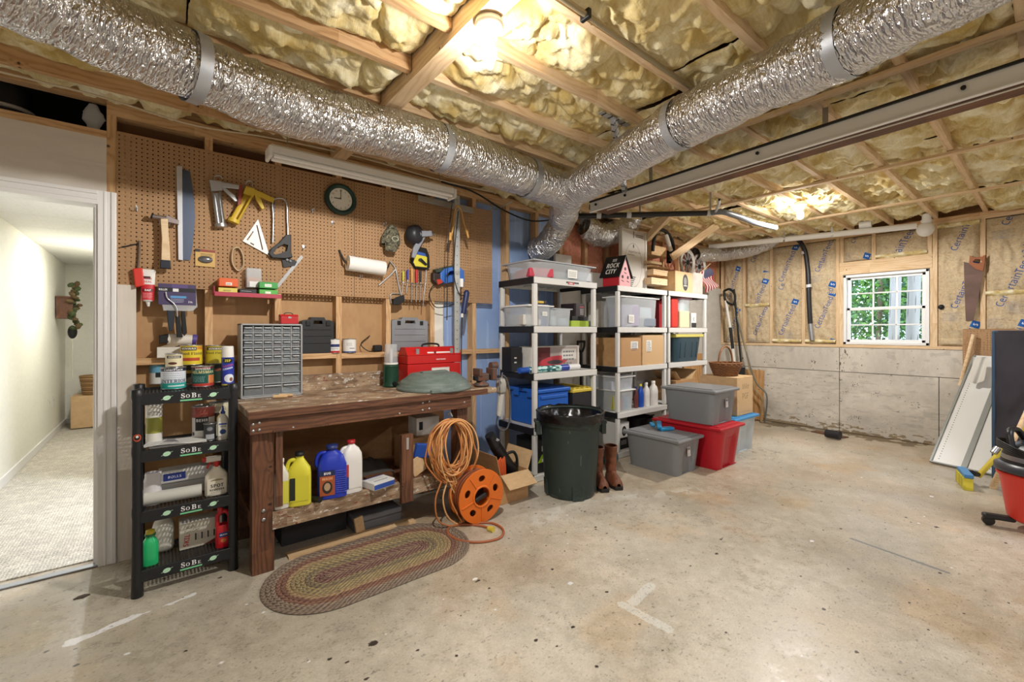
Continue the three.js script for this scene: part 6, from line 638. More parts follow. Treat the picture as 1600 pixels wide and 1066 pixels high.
tool('power_tool_case', 'black and lime green boxed tool on the lowest tier of the first shelf unit', 'box', (t) => { const a = onZ(832, 690, 0.5); part(t, 'carton', rb(0.34, 0.3, 0.3, 0.004).translate(2.85, S5 + 0.15, 0.36), M('#1d2020', 0.5)); decal(t, 'print', 0.33, 0.29, 2.85, S5 + 0.15, 0.5112, lab(128, 112, (g) => { rect(g, '#1d2020', 0, 0, 128, 112); g.fillStyle = '#a8d62a'; g.beginPath(); g.moveTo(0, 78); g.lineTo(20, 50); g.lineTo(128, 50); g.lineTo(128, 78); g.fill(); tx(g, 'RYOBI', 56, 30, 26, '#dfe6d0'); rect(g, '#f0f2ea', 20, 66, 90, 10); })); });
// unit two
tool('birdhouse', 'black roofed birdhouse lettered SEE ROCK CITY on the second shelf unit', 'birdhouse', (t) => { const x0 = 3.80, x1 = 4.02, zf = 0.5, zb = 0.2, y = S1, K = M('#161616', 0.5), R = M('#b81e2a', 0.45), Pk = M('#e2a4a8', 0.6); const cz = (zf + zb) / 2, cx = (x0 + x1) / 2;
  // ridge runs along z turned: gable faces +z
  t.position.set(3.925, y, 0.43); t.rotation.y = 0.12; const w = 0.25, d = 0.22, h = 0.1, rh = 0.24; part(t, 'walls', rb(w - 0.02, h, d - 0.02, 0.003).translate(0, h / 2, 0), R); part(t, 'gable', ext([[-w / 2 + 0.012, 0.0], [w / 2 - 0.012, 0.0], [w / 2 - 0.012, h], [0, h + rh - 0.02], [-w / 2 + 0.012, h]], 0.01).translate(0, 0, d / 2 - 0.01), Pk); part(t, 'gable', ext([[-w / 2 + 0.012, h], [w / 2 - 0.012, h], [0, h + rh - 0.02]], 0.01).translate(0, 0, -d / 2), Pk);
  const L = Math.hypot(w / 2 + 0.02, rh), A = Math.atan2(rh, w / 2 + 0.02); for (const s of [-1, 1]) part(t, 'roof_panel', T(rb(L, 0.012, d + 0.03, 0.002), s * (w / 4 + 0.008), h + rh / 2 - 0.004, 0, 0, 0, -s * A), K); part(t, 'lettering', T(new THREE.PlaneGeometry(d, L - 0.02), -(w / 4 + 0.008) - 0.0085 * Math.sin(A), h + rh / 2 - 0.004 + 0.0085 * Math.cos(A), 0, 0, -Math.PI / 2, 0).applyMatrix4(new THREE.Matrix4().makeTranslation(0, 0, 0)), M('#161616', 0.5));
  t.children[t.children.length - 1].removeFromParent(); const pl = new THREE.PlaneGeometry(d, L - 0.02); pl.rotateY(-Math.PI / 2); pl.rotateZ(-(Math.PI / 2 - A)); part(t, 'lettering', pl.translate(-(w / 4 + 0.008) - 0.008 * Math.sin(A), h + rh / 2 - 0.004 + 0.008 * Math.cos(A), 0), lab(192, 160, (g) => { rect(g, '#161616', 0, 0, 192, 160); tx(g, 'SEE', 100, 30, 30, '#f2f0ea'); tx(g, 'ROCK', 98, 74, 52, '#f2f0ea'); tx(g, 'CITY', 96, 124, 52, '#f2f0ea'); }));
  for (const [x, yy] of [[-0.055, 0.1], [0.055, 0.1], [0, 0.19]]) { part(t, 'entrance_hole', T(new THREE.CylinderGeometry(0.018, 0.018, 0.004, 18), x, yy, d / 2 + 0.001, Math.PI / 2), BLACKP); part(t, 'perch', T(rb(0.05, 0.006, 0.004, 0.002), x, yy - 0.045, d / 2 + 0.002, 0, 0, -0.25), BLACKP); } });
tool('wooden_birdhouse', 'small yellow and brown birdhouse tucked behind the lettered one', 'birdhouse', (t) => { const p = onZ(983, 410, 0.3); part(t, 'roof', T(rb(0.025, 0.2, 0.14, 0.004), p[0] + 0.02, S1 + 0.2, 0.2, 0, 0, 0.5), M('#c9a92e', 0.6)); part(t, 'wall', rb(0.09, 0.2, 0.1, 0.004).translate(p[0] + 0.02, S1 + 0.1, 0.19), CARD); });
tool('cardboard_sleeve', 'tall grey cardboard packing sleeve on the second shelf unit', 'cardboard', (t) => { const a = onZ(972, 372, 0.3), b = onZ(1008, 364, 0.3); const x0 = a[0], x1 = b[0], h = b[1] - S1; part(t, 'panel', rb(x1 - x0, h, 0.05, 0.004).translate((x0 + x1) / 2, S1 + h / 2, 0.275), CARDW); part(t, 'edge', rb(0.03, h, 0.06, 0.003).translate(x1 + 0.01, S1 + h / 2, 0.28), WHITEP); decal(t, 'print', (x1 - x0) * 0.96, h * 0.96, (x0 + x1) / 2, S1 + h / 2, 0.3012, lab(192, 256, (g, w, hh) => { rect(g, '#cfcac2', 0, 0, w, hh); g.strokeStyle = '#8b867e'; g.lineWidth = 2; g.beginPath(); g.ellipse(90, 150, 74, 96, 0, 0, 7); g.stroke(); tx(g, 'Designed Door Skin', 100, 92, 12, '#333', { style: 'normal' }); scrib(g, '#555', 40, 104, 60, 1, 8, 3); rect(g, '#2a2826', 90, 0, 6, 30); ell(g, '#2a2826', 92, 66, 5, 8); scrib(g, '#333', 110, 12, 70, 2, 8, 4); for (let k = 0; k < 6; k++) rect(g, '#3a3836', 10, 200 + k * 8, 100 - k * 6, 4); })); });
tool('crate_box', 'speckled beige box beside the grey packing sleeve', 'box', (t) => { const a = onZ(1018, 382, 0.3), b = onZ(1041, 402, 0.3); part(t, 'carton', rb(b[0] - a[0], a[1] - b[1], 0.2, 0.005).translate((a[0] + b[0]) / 2, (a[1] + b[1]) / 2, 0.2), CARDL); });
tool('wood_block_stack', 'stack of pale wooden offcuts on the second shelf unit', 'wood', (t) => { const P = (u, v) => onZ(u, v, 0.4); for (const [u0, v0, u1, v1] of [[1017, 407, 1034, 414], [1016, 414, 1050, 420], [1021, 420, 1050, 433], [1018, 433, 1046, 447]]) { const a = P(u0, v0), b = P(u1, v1); part(t, 'block', wb(a[0], b[0], Math.max(S1, b[1]) + 0.001, a[1] - 0.001, 0.2, 0.4), WOODP); } });
standBox('white_carton', 'white appliance carton with a picture panel on the second shelf unit', 'box', 940, 962, 470, S2, 0.26, 0.2, CARDW, (g, w, h) => { rect(g, '#e0dfdd', 0, 0, w, h); rect(g, '#8a8684', 80, 20, 40, h * 0.6); ell(g, '#c8b8b0', 100, h * 0.4, 14, h * 0.2); });
bin('big clear lidded tote of fabric on the second shelf unit', 971, 1029, 462, S2, 0.53, 0.25, { lid: WLID, in: [[-0.25, 0.1, 0.4, 0.7, 0.7, '#b7b3c8'], [0.2, 0, 0.4, 0.65, 0.7, '#c4d2da'], [0.0, 0.25, 0.4, 0.35, 0.3, '#d8cfc4'], [0.05, 0.2, 0.7, 0.28, 0.5, '#8a93a0']], label: [-0.25, 0.28, 0.14, 0.26] });
standBox('red_bag', 'dark red fabric box wedged beside the big clear tote', 'bag', 1030, 1037, 470, S2, 0.4, 0.25, M('#9a2228', 0.7));
standBox('storage_carton', 'narrow carton with a square white label on the second shelf unit', 'box', 970, 1002, 528, S3, 0.53, 0.44, CARD, (g, w, h) => { rect(g, '#bc9264', 0, 0, w, h); rect(g, '#e8e6e0', 60, h * 0.1, 50, h * 0.28); scrib(g, '#557', 66, h * 0.16, 38, 5, 7, 3); }); standBox('storage_carton', 'larger carton with a tall white label on the second shelf unit', 'box', 1004, 1038, 524, S3, 0.53, 0.44, CARDL, (g, w, h) => { rect(g, '#d2ae80', 0, 0, w, h); rect(g, '#e8e6e0', 18, h * 0.14, 32, h * 0.4); scrib(g, '#777', 22, h * 0.2, 24, 6, 7, 3); });
bin('upper clear bin with white lid stacked on the second shelf unit', 966, 992, 589, S4 + 0.206, 0.5, 0.36, { lid: WLID, in: [[-0.2, 0, 0.5, 0.6, 0.7, '#c9ccd4'], [0.25, 0, 0.4, 0.5, 0.7, '#aab0c0']] }); bin('lower clear bin of coloured jars under the stacked white lidded bin', 966, 992, 611, S4, 0.5, 0.36, { lid: WLID, in: [[-0.36, 0.2, 0.2, 0.7, 0.3, '#b8b04a'], [-0.1, 0.2, 0.2, 0.5, 0.3, '#b84a42'], [0.15, 0.2, 0.25, 0.6, 0.4, '#4a90b0'], [0.35, 0.1, 0.2, 0.6, 0.5, '#d8d2c8']] });
standBox('blue_jar', 'small turquoise box at the edge of the second shelf unit', 'box', 934, 944, 590, S4, 0.12, 0.08, M('#2b86b0', 0.4));
function slimBottle(u, v, w, h, m, cap, label, name = 'cleaner_bottle', capM) { const p = onZ(u, v, 0.47); const t = thing(name, label, 'bottle'); part(t, 'body', moulded(w, w * 0.7, h, [[0, 0.92, 0.92], [0.02, 1, 1], [0.66, 1, 1], [0.8, 0.8, 0.9], [0.92, 0.42, 0.55, 2], [1, 0.36, 0.5, 2]], 3).translate(p[0], S4, 0.45), m); part(t, 'cap', lathe([[w * 0.2, h], [w * 0.2, h + 0.025], [0, h + 0.026]], 16).translate(p[0], S4, 0.45), cap); return t; }
slimBottle(996, 620, 0.06, 0.22, M('#6a3a3a', 0.4), M('#2a2a6a', 0.4), 'brown printed bottle beside the blue bottle on the second shelf unit'); slimBottle(1003, 620, 0.075, 0.24, M('#1c4fb8', 0.35), M('#d8c83a', 0.4), 'blue bottle with a yellow cap on the second shelf unit'); { const t = slimBottle(1012, 620, 0.09, 0.25, M('#e9e7e4', 0.4), WHITEP, 'white jug with a looped wire on its cap on the second shelf unit', 'white_jug'); const p = onZ(1012, 620, 0.47); part(t, 'wire_loop', new THREE.TorusGeometry(0.016, 0.003, 6, 16).translate(p[0], S4 + 0.29, 0.45), DKMETAL); } slimBottle(1023, 620, 0.12, 0.26, M('#e6e4e0', 0.4), WHITEP, 'wide white jug at the right of the second shelf unit', 'white_jug');
for (const [u0, u1, l] of [[944, 963, 'speaker carton printed with a cone behind the boots'], [967, 983, 'narrow black and white speaker carton on the lowest tier']]) standBox('speaker_carton', l, 'box', u0, u1, 662, S5, u0 < 950 ? 0.19 : 0.5, u0 < 950 ? 0.15 : 0.28, M('#d8d6d2', 0.6), (g, w, h) => { rect(g, '#dcdad6', 0, 0, w, h); rect(g, '#1c1c1e', 0, h * 0.55, w, h * 0.45); ell(g, '#1c1c1e', 64, h * 0.3, 30, h * 0.2); ell(g, '#8a8a8c', 64, h * 0.3, 16, h * 0.11); scrib(g, '#e8e8e8', 20, h * 0.66, 80, 4, 10, 4); });
tool('bucket', 'black bucket with a handle on the lowest tier of the second shelf unit', 'bucket', (t) => { const p = onZ(1000, 690, 0.35); part(t, 'pail', lathe([[0, 0], [0.12, 0], [0.15, 0.26], [0.158, 0.27], [0.15, 0.28], [0.145, 0.27], [0.116, 0.01], [0, 0.01]], 28).translate(p[0] + 0.04, S5, 0.32), M('#1a1a1e', 0.4)); part(t, 'handle', tube([[p[0] - 0.11, S5 + 0.26, 0.32], [p[0] - 0.05, S5 + 0.3, 0.46], [p[0] + 0.13, S5 + 0.3, 0.46], [p[0] + 0.19, S5 + 0.26, 0.32]], 0.006), BLACKP); });
// unit three
tool('printed_carton', 'beige carton with a dark oval emblem on the third shelf unit', 'box', (t) => { const x0 = 5.0, x1 = 5.42, h = 0.27; part(t, 'carton', rb(x1 - x0, h, 0.3, 0.004).translate((x0 + x1) / 2, S1 + h / 2, 0.35), CARDL); decal(t, 'print', x1 - x0 - 0.01, h - 0.01, (x0 + x1) / 2, S1 + h / 2, 0.5012, lab(160, 104, (g) => { rect(g, '#d9b98e', 0, 0, 160, 104); ell(g, '#4a4a4c', 90, 52, 26, 42); ell(g, '#8a8a88', 90, 46, 14, 22); rect(g, '#c8c4bc', 74, 66, 32, 5); })); });
for (const [u, z, l] of [[1074, 0.34, 'grey spoked wheel in front, on the third shelf unit'], [1092, 0.24, 'grey spoked wheel behind the first one on the third shelf unit']]) tool('spoked_wheel', l, 'wheel', (t) => { const c = onZ(u, 403, z), R = 0.165; part(t, 'tyre', new THREE.TorusGeometry(R, 0.02, 10, 40).translate(c[0], S1 + 0.28 + R, z), M('#b8b2a8', 0.6)); part(t, 'rim', new THREE.TorusGeometry(R - 0.02, 0.008, 8, 36).translate(c[0], S1 + 0.28 + R, z), M('#d0cfcc', 0.4)); part(t, 'hub', T(new THREE.CylinderGeometry(0.035, 0.035, 0.03, 20), c[0], S1 + 0.28 + R, z, Math.PI / 2), BLACKP); for (let k = 0; k < 9; k++) { const A = k * 6.283 / 9; part(t, 'spoke', beamG([c[0] + 0.03 * Math.cos(A), S1 + 0.28 + R + 0.03 * Math.sin(A), z], [c[0] + (R - 0.02) * Math.cos(A + 0.12), S1 + 0.28 + R + (R - 0.02) * Math.sin(A + 0.12), z], 0.012, 0.02), M('#a9a9aa', 0.35, { metalness: 0.5 })); } });
standBox('wheel_base_box', 'plain low carton carrying the spoked wheels', 'box', 1081, 1098, 425, S1, 0.3, 0.2, CARDW);
tool('vacuum_hose', 'black and white vacuum hose end standing behind the wooden offcuts', 'hose', (t) => { part(t, 'hose', tube([onZ(1020, 392, 0.32), onZ(1022, 374, 0.32), onZ(1028, 360, 0.32), onZ(1040, 362, 0.32), onZ(1050, 376, 0.32), onZ(1052, 395, 0.32), onZ(1046, 410, 0.32)], 0.022, false, 30, 12), BLACKP); part(t, 'cuff', bar(onZ(1040, 366, 0.3), onZ(1048, 392, 0.3), 0.03, 0.03, 14), WHITEP); part(t, 'tool_body', bar(onZ(1046, 392, 0.28), onZ(1045, 411, 0.28), 0.035, 0.03, 14), BLACKP); });
tool('small_flag', 'small striped and starred flag hanging by the corner above the third shelf unit', 'flag', (t) => { const fm = lab(190, 100, (g) => { for (let k = 0; k < 13; k++) rect(g, k % 2 ? '#efe9e6' : '#b22a3a', 0, k * 100 / 13, 190, 100 / 13 + 1); rect(g, '#2d3563', 0, 0, 80, 54); g.fillStyle = '#f2f2f2'; for (let r = 0; r < 9; r++) for (let c = 0; c < (r % 2 ? 5 : 6); c++) { g.beginPath(); g.arc(7 + c * 13 + (r % 2 ? 6.5 : 0), 5 + r * 5.6, 1.8, 0, 7); g.fill(); } }, 0.8); const tl = onZ(1108, 418, 0.28), tr = onZ(1089, 428, 0.28), bl = onZ(1122, 446, 0.28), br = onZ(1106, 458, 0.28); fm.side = THREE.DoubleSide;
  const g = grid(20, 12, (u, v) => { const q = [0, 1, 2].map((k) => lerp(lerp(tl[k], bl[k], u * 1.0), lerp(tr[k], br[k], u), v)); return [q[0], q[1], 0.28 + 0.03 * Math.sin(u * 7 + v * 4), u, 1 - v]; }); part(t, 'cloth', g, fm); part(t, 'stick', bar(onZ(1110, 412, 0.28), onZ(1088, 432, 0.28), 0.006), WOODP); });
standBox('red_bag', 'bright red cloth bag on the third shelf unit', 'bag', 1050, 1061, 465, S2, 0.5, 0.3, M('#d23a2e', 0.7), null, { r: 0.03, part: 'bag' }); bin('clear box with a pink lid stacked on the third shelf unit', 1063, 1080, 465, S2 + 0.2, 0.5, 0.25, { lid: M('#c88a9a', 0.4), in: [[-0.1, 0, 0.6, 0.6, 0.6, '#dfe8ea'], [0.3, 0, 0.3, 0.5, 0.6, '#8fc0b0']] }); standBox('cream_tub', 'cream plastic tub under the pink lidded box', 'tub', 1063, 1078, 485, S2, 0.5, 0.25, M('#e0dab6', 0.45), null, { r: 0.02, part: 'tub' }); standBox('label_packet', 'white packet with a black base beside the cream tub', 'packet', 1080, 1088, 489, S2, 0.45, 0.1, WHITEP, (g, w, h) => { rect(g, '#eceae8', 0, 0, w, h); rect(g, '#2a2a2c', 0, h * 0.66, w, h * 0.34); tx(g, 'C', 64, h * 0.4, 60, '#2a2a2c'); });
tool('dark_tote', 'dark teal tote with a yellow lid on the third shelf unit', 'tote', (t) => { const x0 = 4.98, x1 = 5.62, D = M('#28424e', 0.45); part(t, 'body', moulded(x1 - x0, 0.42, 0.31, [[0, 0.86, 0.86], [0.02, 0.88, 0.88], [1, 1, 1]], 8, 40).translate((x0 + x1) / 2, S3 + 0.001, 0.31), D); part(t, 'lid', rb(x1 - x0 + 0.03, 0.04, 0.45, 0.01, 2).translate((x0 + x1) / 2, S3 + 0.33, 0.31), M('#d8cc6a', 0.45)); for (const k of [-0.3, -0.12, 0.14, 0.32]) part(t, 'rib', T(rb(0.014, 0.2, 0.012, 0.004), (x0 + x1) / 2 + k * (x1 - x0), S3 + 0.15, 0.506, 0.07), D); });
tool('open_carton', 'open brown carton on the fourth tier of the third shelf unit', 'box', (t) => { part(t, 'carton', rb(0.5, 0.26, 0.36, 0.004).translate(5.25, S4 + 0.131, 0.33), CARD); part(t, 'flap', T(rb(0.2, 0.006, 0.34, 0.002), 5.44, S4 + 0.31, 0.33, 0, 0, 0.75), CARDL); part(t, 'flap', T(rb(0.2, 0.006, 0.34, 0.002), 5.08, S4 + 0.31, 0.33, 0, 0, -0.75), CARDL); });
// ================= THINGS ON THE FLOOR =================
tool('braided_rug', 'oval braided rug in red, tan and grey before the workbench', 'rug', (t) => {
  const cx = 0.995, cz = 0.955, HL = 0.595, HW = 0.325, N = 14, step = HW / N; const col = [['#6b5a50', '#8a7a68'], ['#5e5048', '#93826e'], ['#6a564c', '#9a8a74'], ['#6a463c', '#8e6e58'], ['#64403a', '#84644f'], ['#8a6a4e', '#a89470'], ['#a08c62', '#7a6a52'], ['#aa9868', '#6e6250'], ['#a89666', '#746450'], ['#8a7a5a', '#5e5248'], ['#9a8a62', '#6a5c4c'], ['#5e3a3a', '#8a705c'], ['#583438', '#846a58'], ['#6a4a44', '#8e7a62']];
  const tex = col.map(([a, b]) => { const A = new THREE.Color(a), B = new THREE.Color(b), f = (c) => [c.r, c.g, c.b].map((q) => 255 * Math.pow(q, 1 / 2.2)); const ca = f(A), cb = f(B); return TM(dataTex(64, 32, (i, j) => { const w = ((i + Math.abs(j - 16) * 1.3) % 21) / 21, n = (vn(i / 2, j / 2, 32) - 0.5) * 40; const c = w < 0.5 ? ca : cb; return c.map((q) => q * (0.9 + 0.2 * vn(i, j, 32)) + n * 0.4); }), 0.95); });
  for (let k = 0; k < N; k++) { const off = (k + 0.5) * step, r = HW - off, hl = HL - HW, per = 4 * hl + 6.283 * r, seg = Math.max(40, Math.round(per / 0.016)); const pt = (s) => { s *= per; if (s < 2 * hl) return [-hl + s, r]; s -= 2 * hl; if (s < 3.1416 * r) { const A = Math.PI / 2 - s / r; return [hl + r * Math.cos(A), r * Math.sin(A)]; } s -= 3.1416 * r; if (s < 2 * hl) return [hl - s, -r]; s -= 2 * hl; const A = -Math.PI / 2 - s / r; return [-hl + r * Math.cos(A), r * Math.sin(A)]; };
    part(t, 'braid', grid(seg, 6, (u, v) => { const a = pt(u % 1), b = pt((u + 0.002) % 1), dx = b[0] - a[0], dz = b[1] - a[1], L = Math.hypot(dx, dz) || 1, w = (v - 0.5) * step * 1.04, ph = u * seg * 0.8 + Math.abs(v - 0.5) * 5; return [cx + a[0] - dz / L * w, 0.004 + 0.010 * Math.sqrt(Math.max(0, 1 - (2 * v - 1) ** 2)) * (0.75 + 0.25 * Math.sin(ph)), cz + a[1] + dx / L * w, u * per / 0.09, v]; }), tex[k]); }
});
tool('dustbin', 'tall dark green dustbin lined with a black bag before the shelving', 'dustbin', (t) => {
  const c = [2.70, 0, 0.90]; const G = TM(dataTex(256, 256, (i, j) => { const n = fbm(i / 24, j / 24, 4, 8), sc = vn(i / 2, j / 18, 128) > 0.95 && n > 0.5 ? 50 : 0, du = j < 70 && fbm(i / 8, j / 8, 3, 32) > 0.58 ? 26 : 0; return [30 + n * 16 + sc + du, 44 + n * 16 + sc + du, 40 + n * 16 + sc + du]; }), 0.5);
  part(t, 'body', lathe([[0, 0.0], [0.195, 0.0], [0.205, 0.012], [0.21, 0.05], [0.222, 0.2], [0.24, 0.5], [0.246, 0.585], [0.262, 0.592], [0.266, 0.66], [0.262, 0.675]], 48).translate(...c), G); part(t, 'rim', new THREE.TorusGeometry(0.266, 0.012, 8, 48).rotateX(Math.PI / 2).translate(c[0], 0.675, c[2]), G);
  for (const A of [0.95, 0.95 + Math.PI]) { const x = c[0] + 0.262 * Math.sin(A), z = c[2] + 0.262 * Math.cos(A); part(t, 'handle', [T(rb(0.12, 0.03, 0.05, 0.008, 2), x + 0.015 * Math.sin(A), 0.6, z + 0.015 * Math.cos(A), 0, A, 0), T(rb(0.022, 0.1, 0.04, 0.006), x + 0.012 * Math.sin(A) - 0.05 * Math.cos(A), 0.55, z + 0.012 * Math.cos(A) + 0.05 * Math.sin(A), 0, A, 0), T(rb(0.022, 0.1, 0.04, 0.006), x + 0.012 * Math.sin(A) + 0.05 * Math.cos(A), 0.55, z + 0.012 * Math.cos(A) - 0.05 * Math.sin(A), 0, A, 0), T(rb(0.12, 0.02, 0.03, 0.006), x + 0.012 * Math.sin(A), 0.51, z + 0.012 * Math.cos(A), 0, A, 0)], G); } 
  for (const A of [-0.5, 1.1, 2.7, 4.2]) part(t, 'base_recess', T(rb(0.1, 0.13, 0.02, 0.008, 2), c[0] + 0.206 * Math.sin(A), 0.068, c[2] + 0.206 * Math.cos(A), -0.06, A, 0), G);
  part(t, 'bin_liner', grid(72, 14, (u, v) => { const A = u * 6.2832, f = fbm(Math.cos(A) * 6 + 9, Math.sin(A) * 6 + v * 5, 3); let r, y; if (v < 0.5) { const k = v * 2; r = lerp(0.272, 0.282, k) + 0.014 * f; y = lerp(0.62, 0.7, k) - 0.04 * (f - 0.5) * (1 - k); } else { const k = (v - 0.5) * 2; r = lerp(0.275, 0.235, k) - 0.03 * f * k; y = lerp(0.7, 0.56, k) + 0.03 * (f - 0.5); } return [c[0] + r * Math.sin(A), y, c[2] + r * Math.cos(A)]; }), M('#101012', 0.22), 'glossy black plastic bag');
});
function tote(label, cx, cz, wx, wz, y, h, col, lidc, o = {}) { const t = thing('storage_tote', label, 'tote'); const B = M(col, 0.42); const body = grid(56, 8, (u, v) => { const A = -u * 6.2832, c = Math.cos(A), s = Math.sin(A), q = 9, e = Math.pow(Math.pow(Math.abs(c), q) + Math.pow(Math.abs(s), q), -1 / q), k = lerp(o.taper || 0.86, 0.97, v); let X = wx / 2 * k * c * e, Zz = wz / 2 * k * s * e; const onEnd = Math.abs(Math.abs(Zz) - wz / 2 * k) < 0.004 && Math.abs(X) < wx * 0.2 && v < 0.85; if (onEnd) Zz -= Math.sign(Zz) * 0.022; return [cx + X, y + v * (h - 0.03), cz + Zz]; }); part(t, 'body', body, o.mat || B); part(t, 'base', rb(wx * 0.84, 0.006, wz * 0.84, 0.002).translate(cx, y + 0.003, cz), o.mat || B);
  const L = part(t, 'lid', [rb(wx + 0.02, 0.032, wz + 0.02, 0.014, 3).translate(cx, y + h - 0.016, cz)], M(lidc, 0.42)); part(L, 'lid_panel', [rb(wx - 0.07, 0.014, wz - 0.08, 0.006, 2).translate(cx, y + h + 0.002, cz)], M(lidc, 0.42)); if (o.tag) { decal(t, 'sticker', 0.05, 0.085, cx + o.tag[0], y + o.tag[1], cz + wz / 2 * 0.945 + 0.004 - (o.in || 0), lab(48, 80, (g) => { rect(g, '#e6e4e0', 0, 0, 48, 80); rect(g, '#7a7a80', 4, 4, 40, 22); rect(g, '#c03a30', 14, 34, 8, 8); scrib(g, '#666', 8, 50, 32, 4, 7, 3); }), 0, -0.06); } return t; }
tote('low grey tote with a blue handled item on its lid', 3.935, 0.99, 0.44, 0.62, 0, 0.345, '#828486', '#828486', { tag: [0.0, 0.21], in: 0.012 });
tote('large red tote under the upper grey tote', 4.435, 1.09, 0.5, 0.74, 0, 0.42, '#b81626', '#b81626', { taper: 0.84 });
tote('grey tote stacked on the large red tote', 4.435, 1.115, 0.51, 0.58, 0.433, 0.345, '#84878a', '#84878a', { tag: [0.04, 0.2], in: 0.012 });
tote('clear tote with a blue lid under the tall cardboard box', 5.16, 1.02, 0.6, 0.54, 0, 0.4, '#dfe6ea', '#3f8fc8', { mat: M('#dce5ea', 0.3, { transmission: 0.4, thickness: 0, ior: 1.3 }) });
tool('dust_brush', 'bright blue scrubber lying on the low grey tote', 'brush', (t) => { const y = 0.354; part(t, 'handle', T(rb(0.2, 0.03, 0.05, 0.012, 2), 3.99, y + 0.045, 0.92, 0, 0.6, 0.12), M('#1c84b8', 0.4)); part(t, 'head', T(rb(0.16, 0.03, 0.07, 0.008, 2), 4.0, y + 0.018, 0.99, 0, -0.35, 0), M('#1f8fc4', 0.4)); part(t, 'grip', T(rb(0.07, 0.024, 0.045, 0.008, 2), 3.93, y + 0.05, 0.88, 0, 0.9, 0.3), M('#1876a6', 0.4)); });
tool('tall_carton', 'tall plain cardboard box with faint marker writing on the blue lidded tote', 'box', (t) => { const y = 0.412; part(t, 'carton', rb(0.4, 0.43, 0.44, 0.005).translate(5.2, y + 0.215, 1.03), CARDL); decal(t, 'marker_writing', 0.3, 0.36, 5.2, y + 0.22, 1.2512, lab(128, 160, (g) => { rect(g, '#d6b488', 0, 0, 128, 160); tx(g, 'Mike', 64, 36, 36, '#9a8058', { style: 'italic' }); tx(g, 'PGF', 64, 84, 40, '#9a8058', { style: 'normal' }); })); part(t, 'seam_tape', rb(0.06, 0.002, 0.441, 0.0005).translate(5.2, y + 0.4306, 1.03), M('#cdb083', 0.35)); });
tool('wicker_basket', 'brown wicker basket with a hoop handle on the tall cardboard box', 'basket', (t) => { const c = [5.15, 0.844, 1.05]; const Wk = TM(dataTex(64, 64, (i, j) => { const n = vn(i / 3, j / 3, 32); return [104 + n * 60, 66 + n * 46, 38 + n * 30]; }), 0.7); for (let k = 0; k < 10; k++) { const y = c[1] + 0.008 + k * 0.0155, r = 0.118 + k * 0.0058 - (k > 7 ? (k - 7) * 0.003 : 0); part(t, 'weave_row', new THREE.TubeGeometry(new THREE.CatmullRomCurve3([...Array(36)].map((_, i) => { const A = i * 6.283 / 36, w = (i % 2 ^ k % 2) ? 0.005 : -0.005; return new THREE.Vector3(c[0] + (r + w) * 1.15 * Math.cos(A), y, c[2] + (r + w) * Math.sin(A)); }), true), 72, 0.0085, 6, true), Wk); } part(t, 'base', lathe([[0, 0.002], [0.13, 0.002], [0.13, 0.012], [0, 0.012]], 24).translate(...c), Wk); const hp = []; for (let k = 0; k <= 16; k++) { const A = Math.PI * k / 16; hp.push([c[0] + 0.17 * Math.cos(A), c[1] + 0.14 + 0.2 * Math.sin(A), c[2]]); } part(t, 'handle', tube(hp, 0.011, false, 40, 8), Wk); });
// leather boots
for (const [x, z, l] of [[3.02, 0.93, 'brown leather boot standing closer to the dustbin'], [3.155, 0.97, 'brown leather boot standing closer to the shelving post']]) tool('leather_boot', l, 'boot', (t) => { const L = TM(dataTex(128, 128, (i, j) => { const n = fbm(i / 14, j / 14, 4, 16); return [86 + n * 60, 48 + n * 38, 30 + n * 26]; }), 0.55); t.position.set(x, 0, z); t.rotation.y = -0.55;
  part(t, 'shaft', grid(26, 10, (u, v) => { const A = u * 6.283, wr = 0.006 * Math.sin(v * 16 + Math.cos(A) * 2) * (1 - v); const r = lerp(0.05, 0.062, v) + wr; return [r * Math.cos(A) * 0.9, 0.09 + v * 0.24, r * Math.sin(A) * 1.12 - 0.01]; }), L); part(t, 'foot', grid(26, 14, (u, v) => { const A = u * 6.283, zz = lerp(-0.075, 0.19, v), w = 0.05 * Math.sqrt(Math.max(0, 1 - ((v - 0.5) * 1.96) ** 6)) * (0.92 + 0.12 * v), hh = (v < 0.45 ? 0.1 : lerp(0.1, 0.052, (v - 0.45) / 0.55)) * Math.sqrt(Math.max(0.02, 1 - ((v - 0.45) * 1.75) ** 8)); return [w * Math.cos(A), 0.028 + Math.max(0, Math.sin(A)) * hh, zz]; }), L); part(t, 'sole', ext([[-0.046, -0.08], [0.046, -0.08], [0.05, 0.05], [0.054, 0.13], [0.03, 0.195], [-0.03, 0.195], [-0.054, 0.13], [-0.05, 0.05]], 0.02, 0.004).rotateX(Math.PI / 2).translate(0, 0.026, 0).scale(1, 1, 1), M('#1c1816', 0.6)); part(t, 'cuff', new THREE.TorusGeometry(0.06, 0.006, 6, 24).rotateX(Math.PI / 2).scale(0.9, 1, 1.12).translate(0, 0.33, -0.01), L); });
tool('teal_cooler', 'dark teal bag with shoes above the boots on the shelving floor', 'bag', (t) => { const p = onZ(940, 690, 0.62); part(t, 'bag', grid(20, 10, (u, v) => { const A = u * 6.283, r = Math.sqrt(Math.sin(Math.PI * clamp(v, 0.02, 0.98))); return [3.5 + 0.1 * r * Math.cos(A), 0.002 + 0.2 * v, 0.68 + 0.075 * r * Math.sin(A)]; }), M('#17484c', 0.6)); });
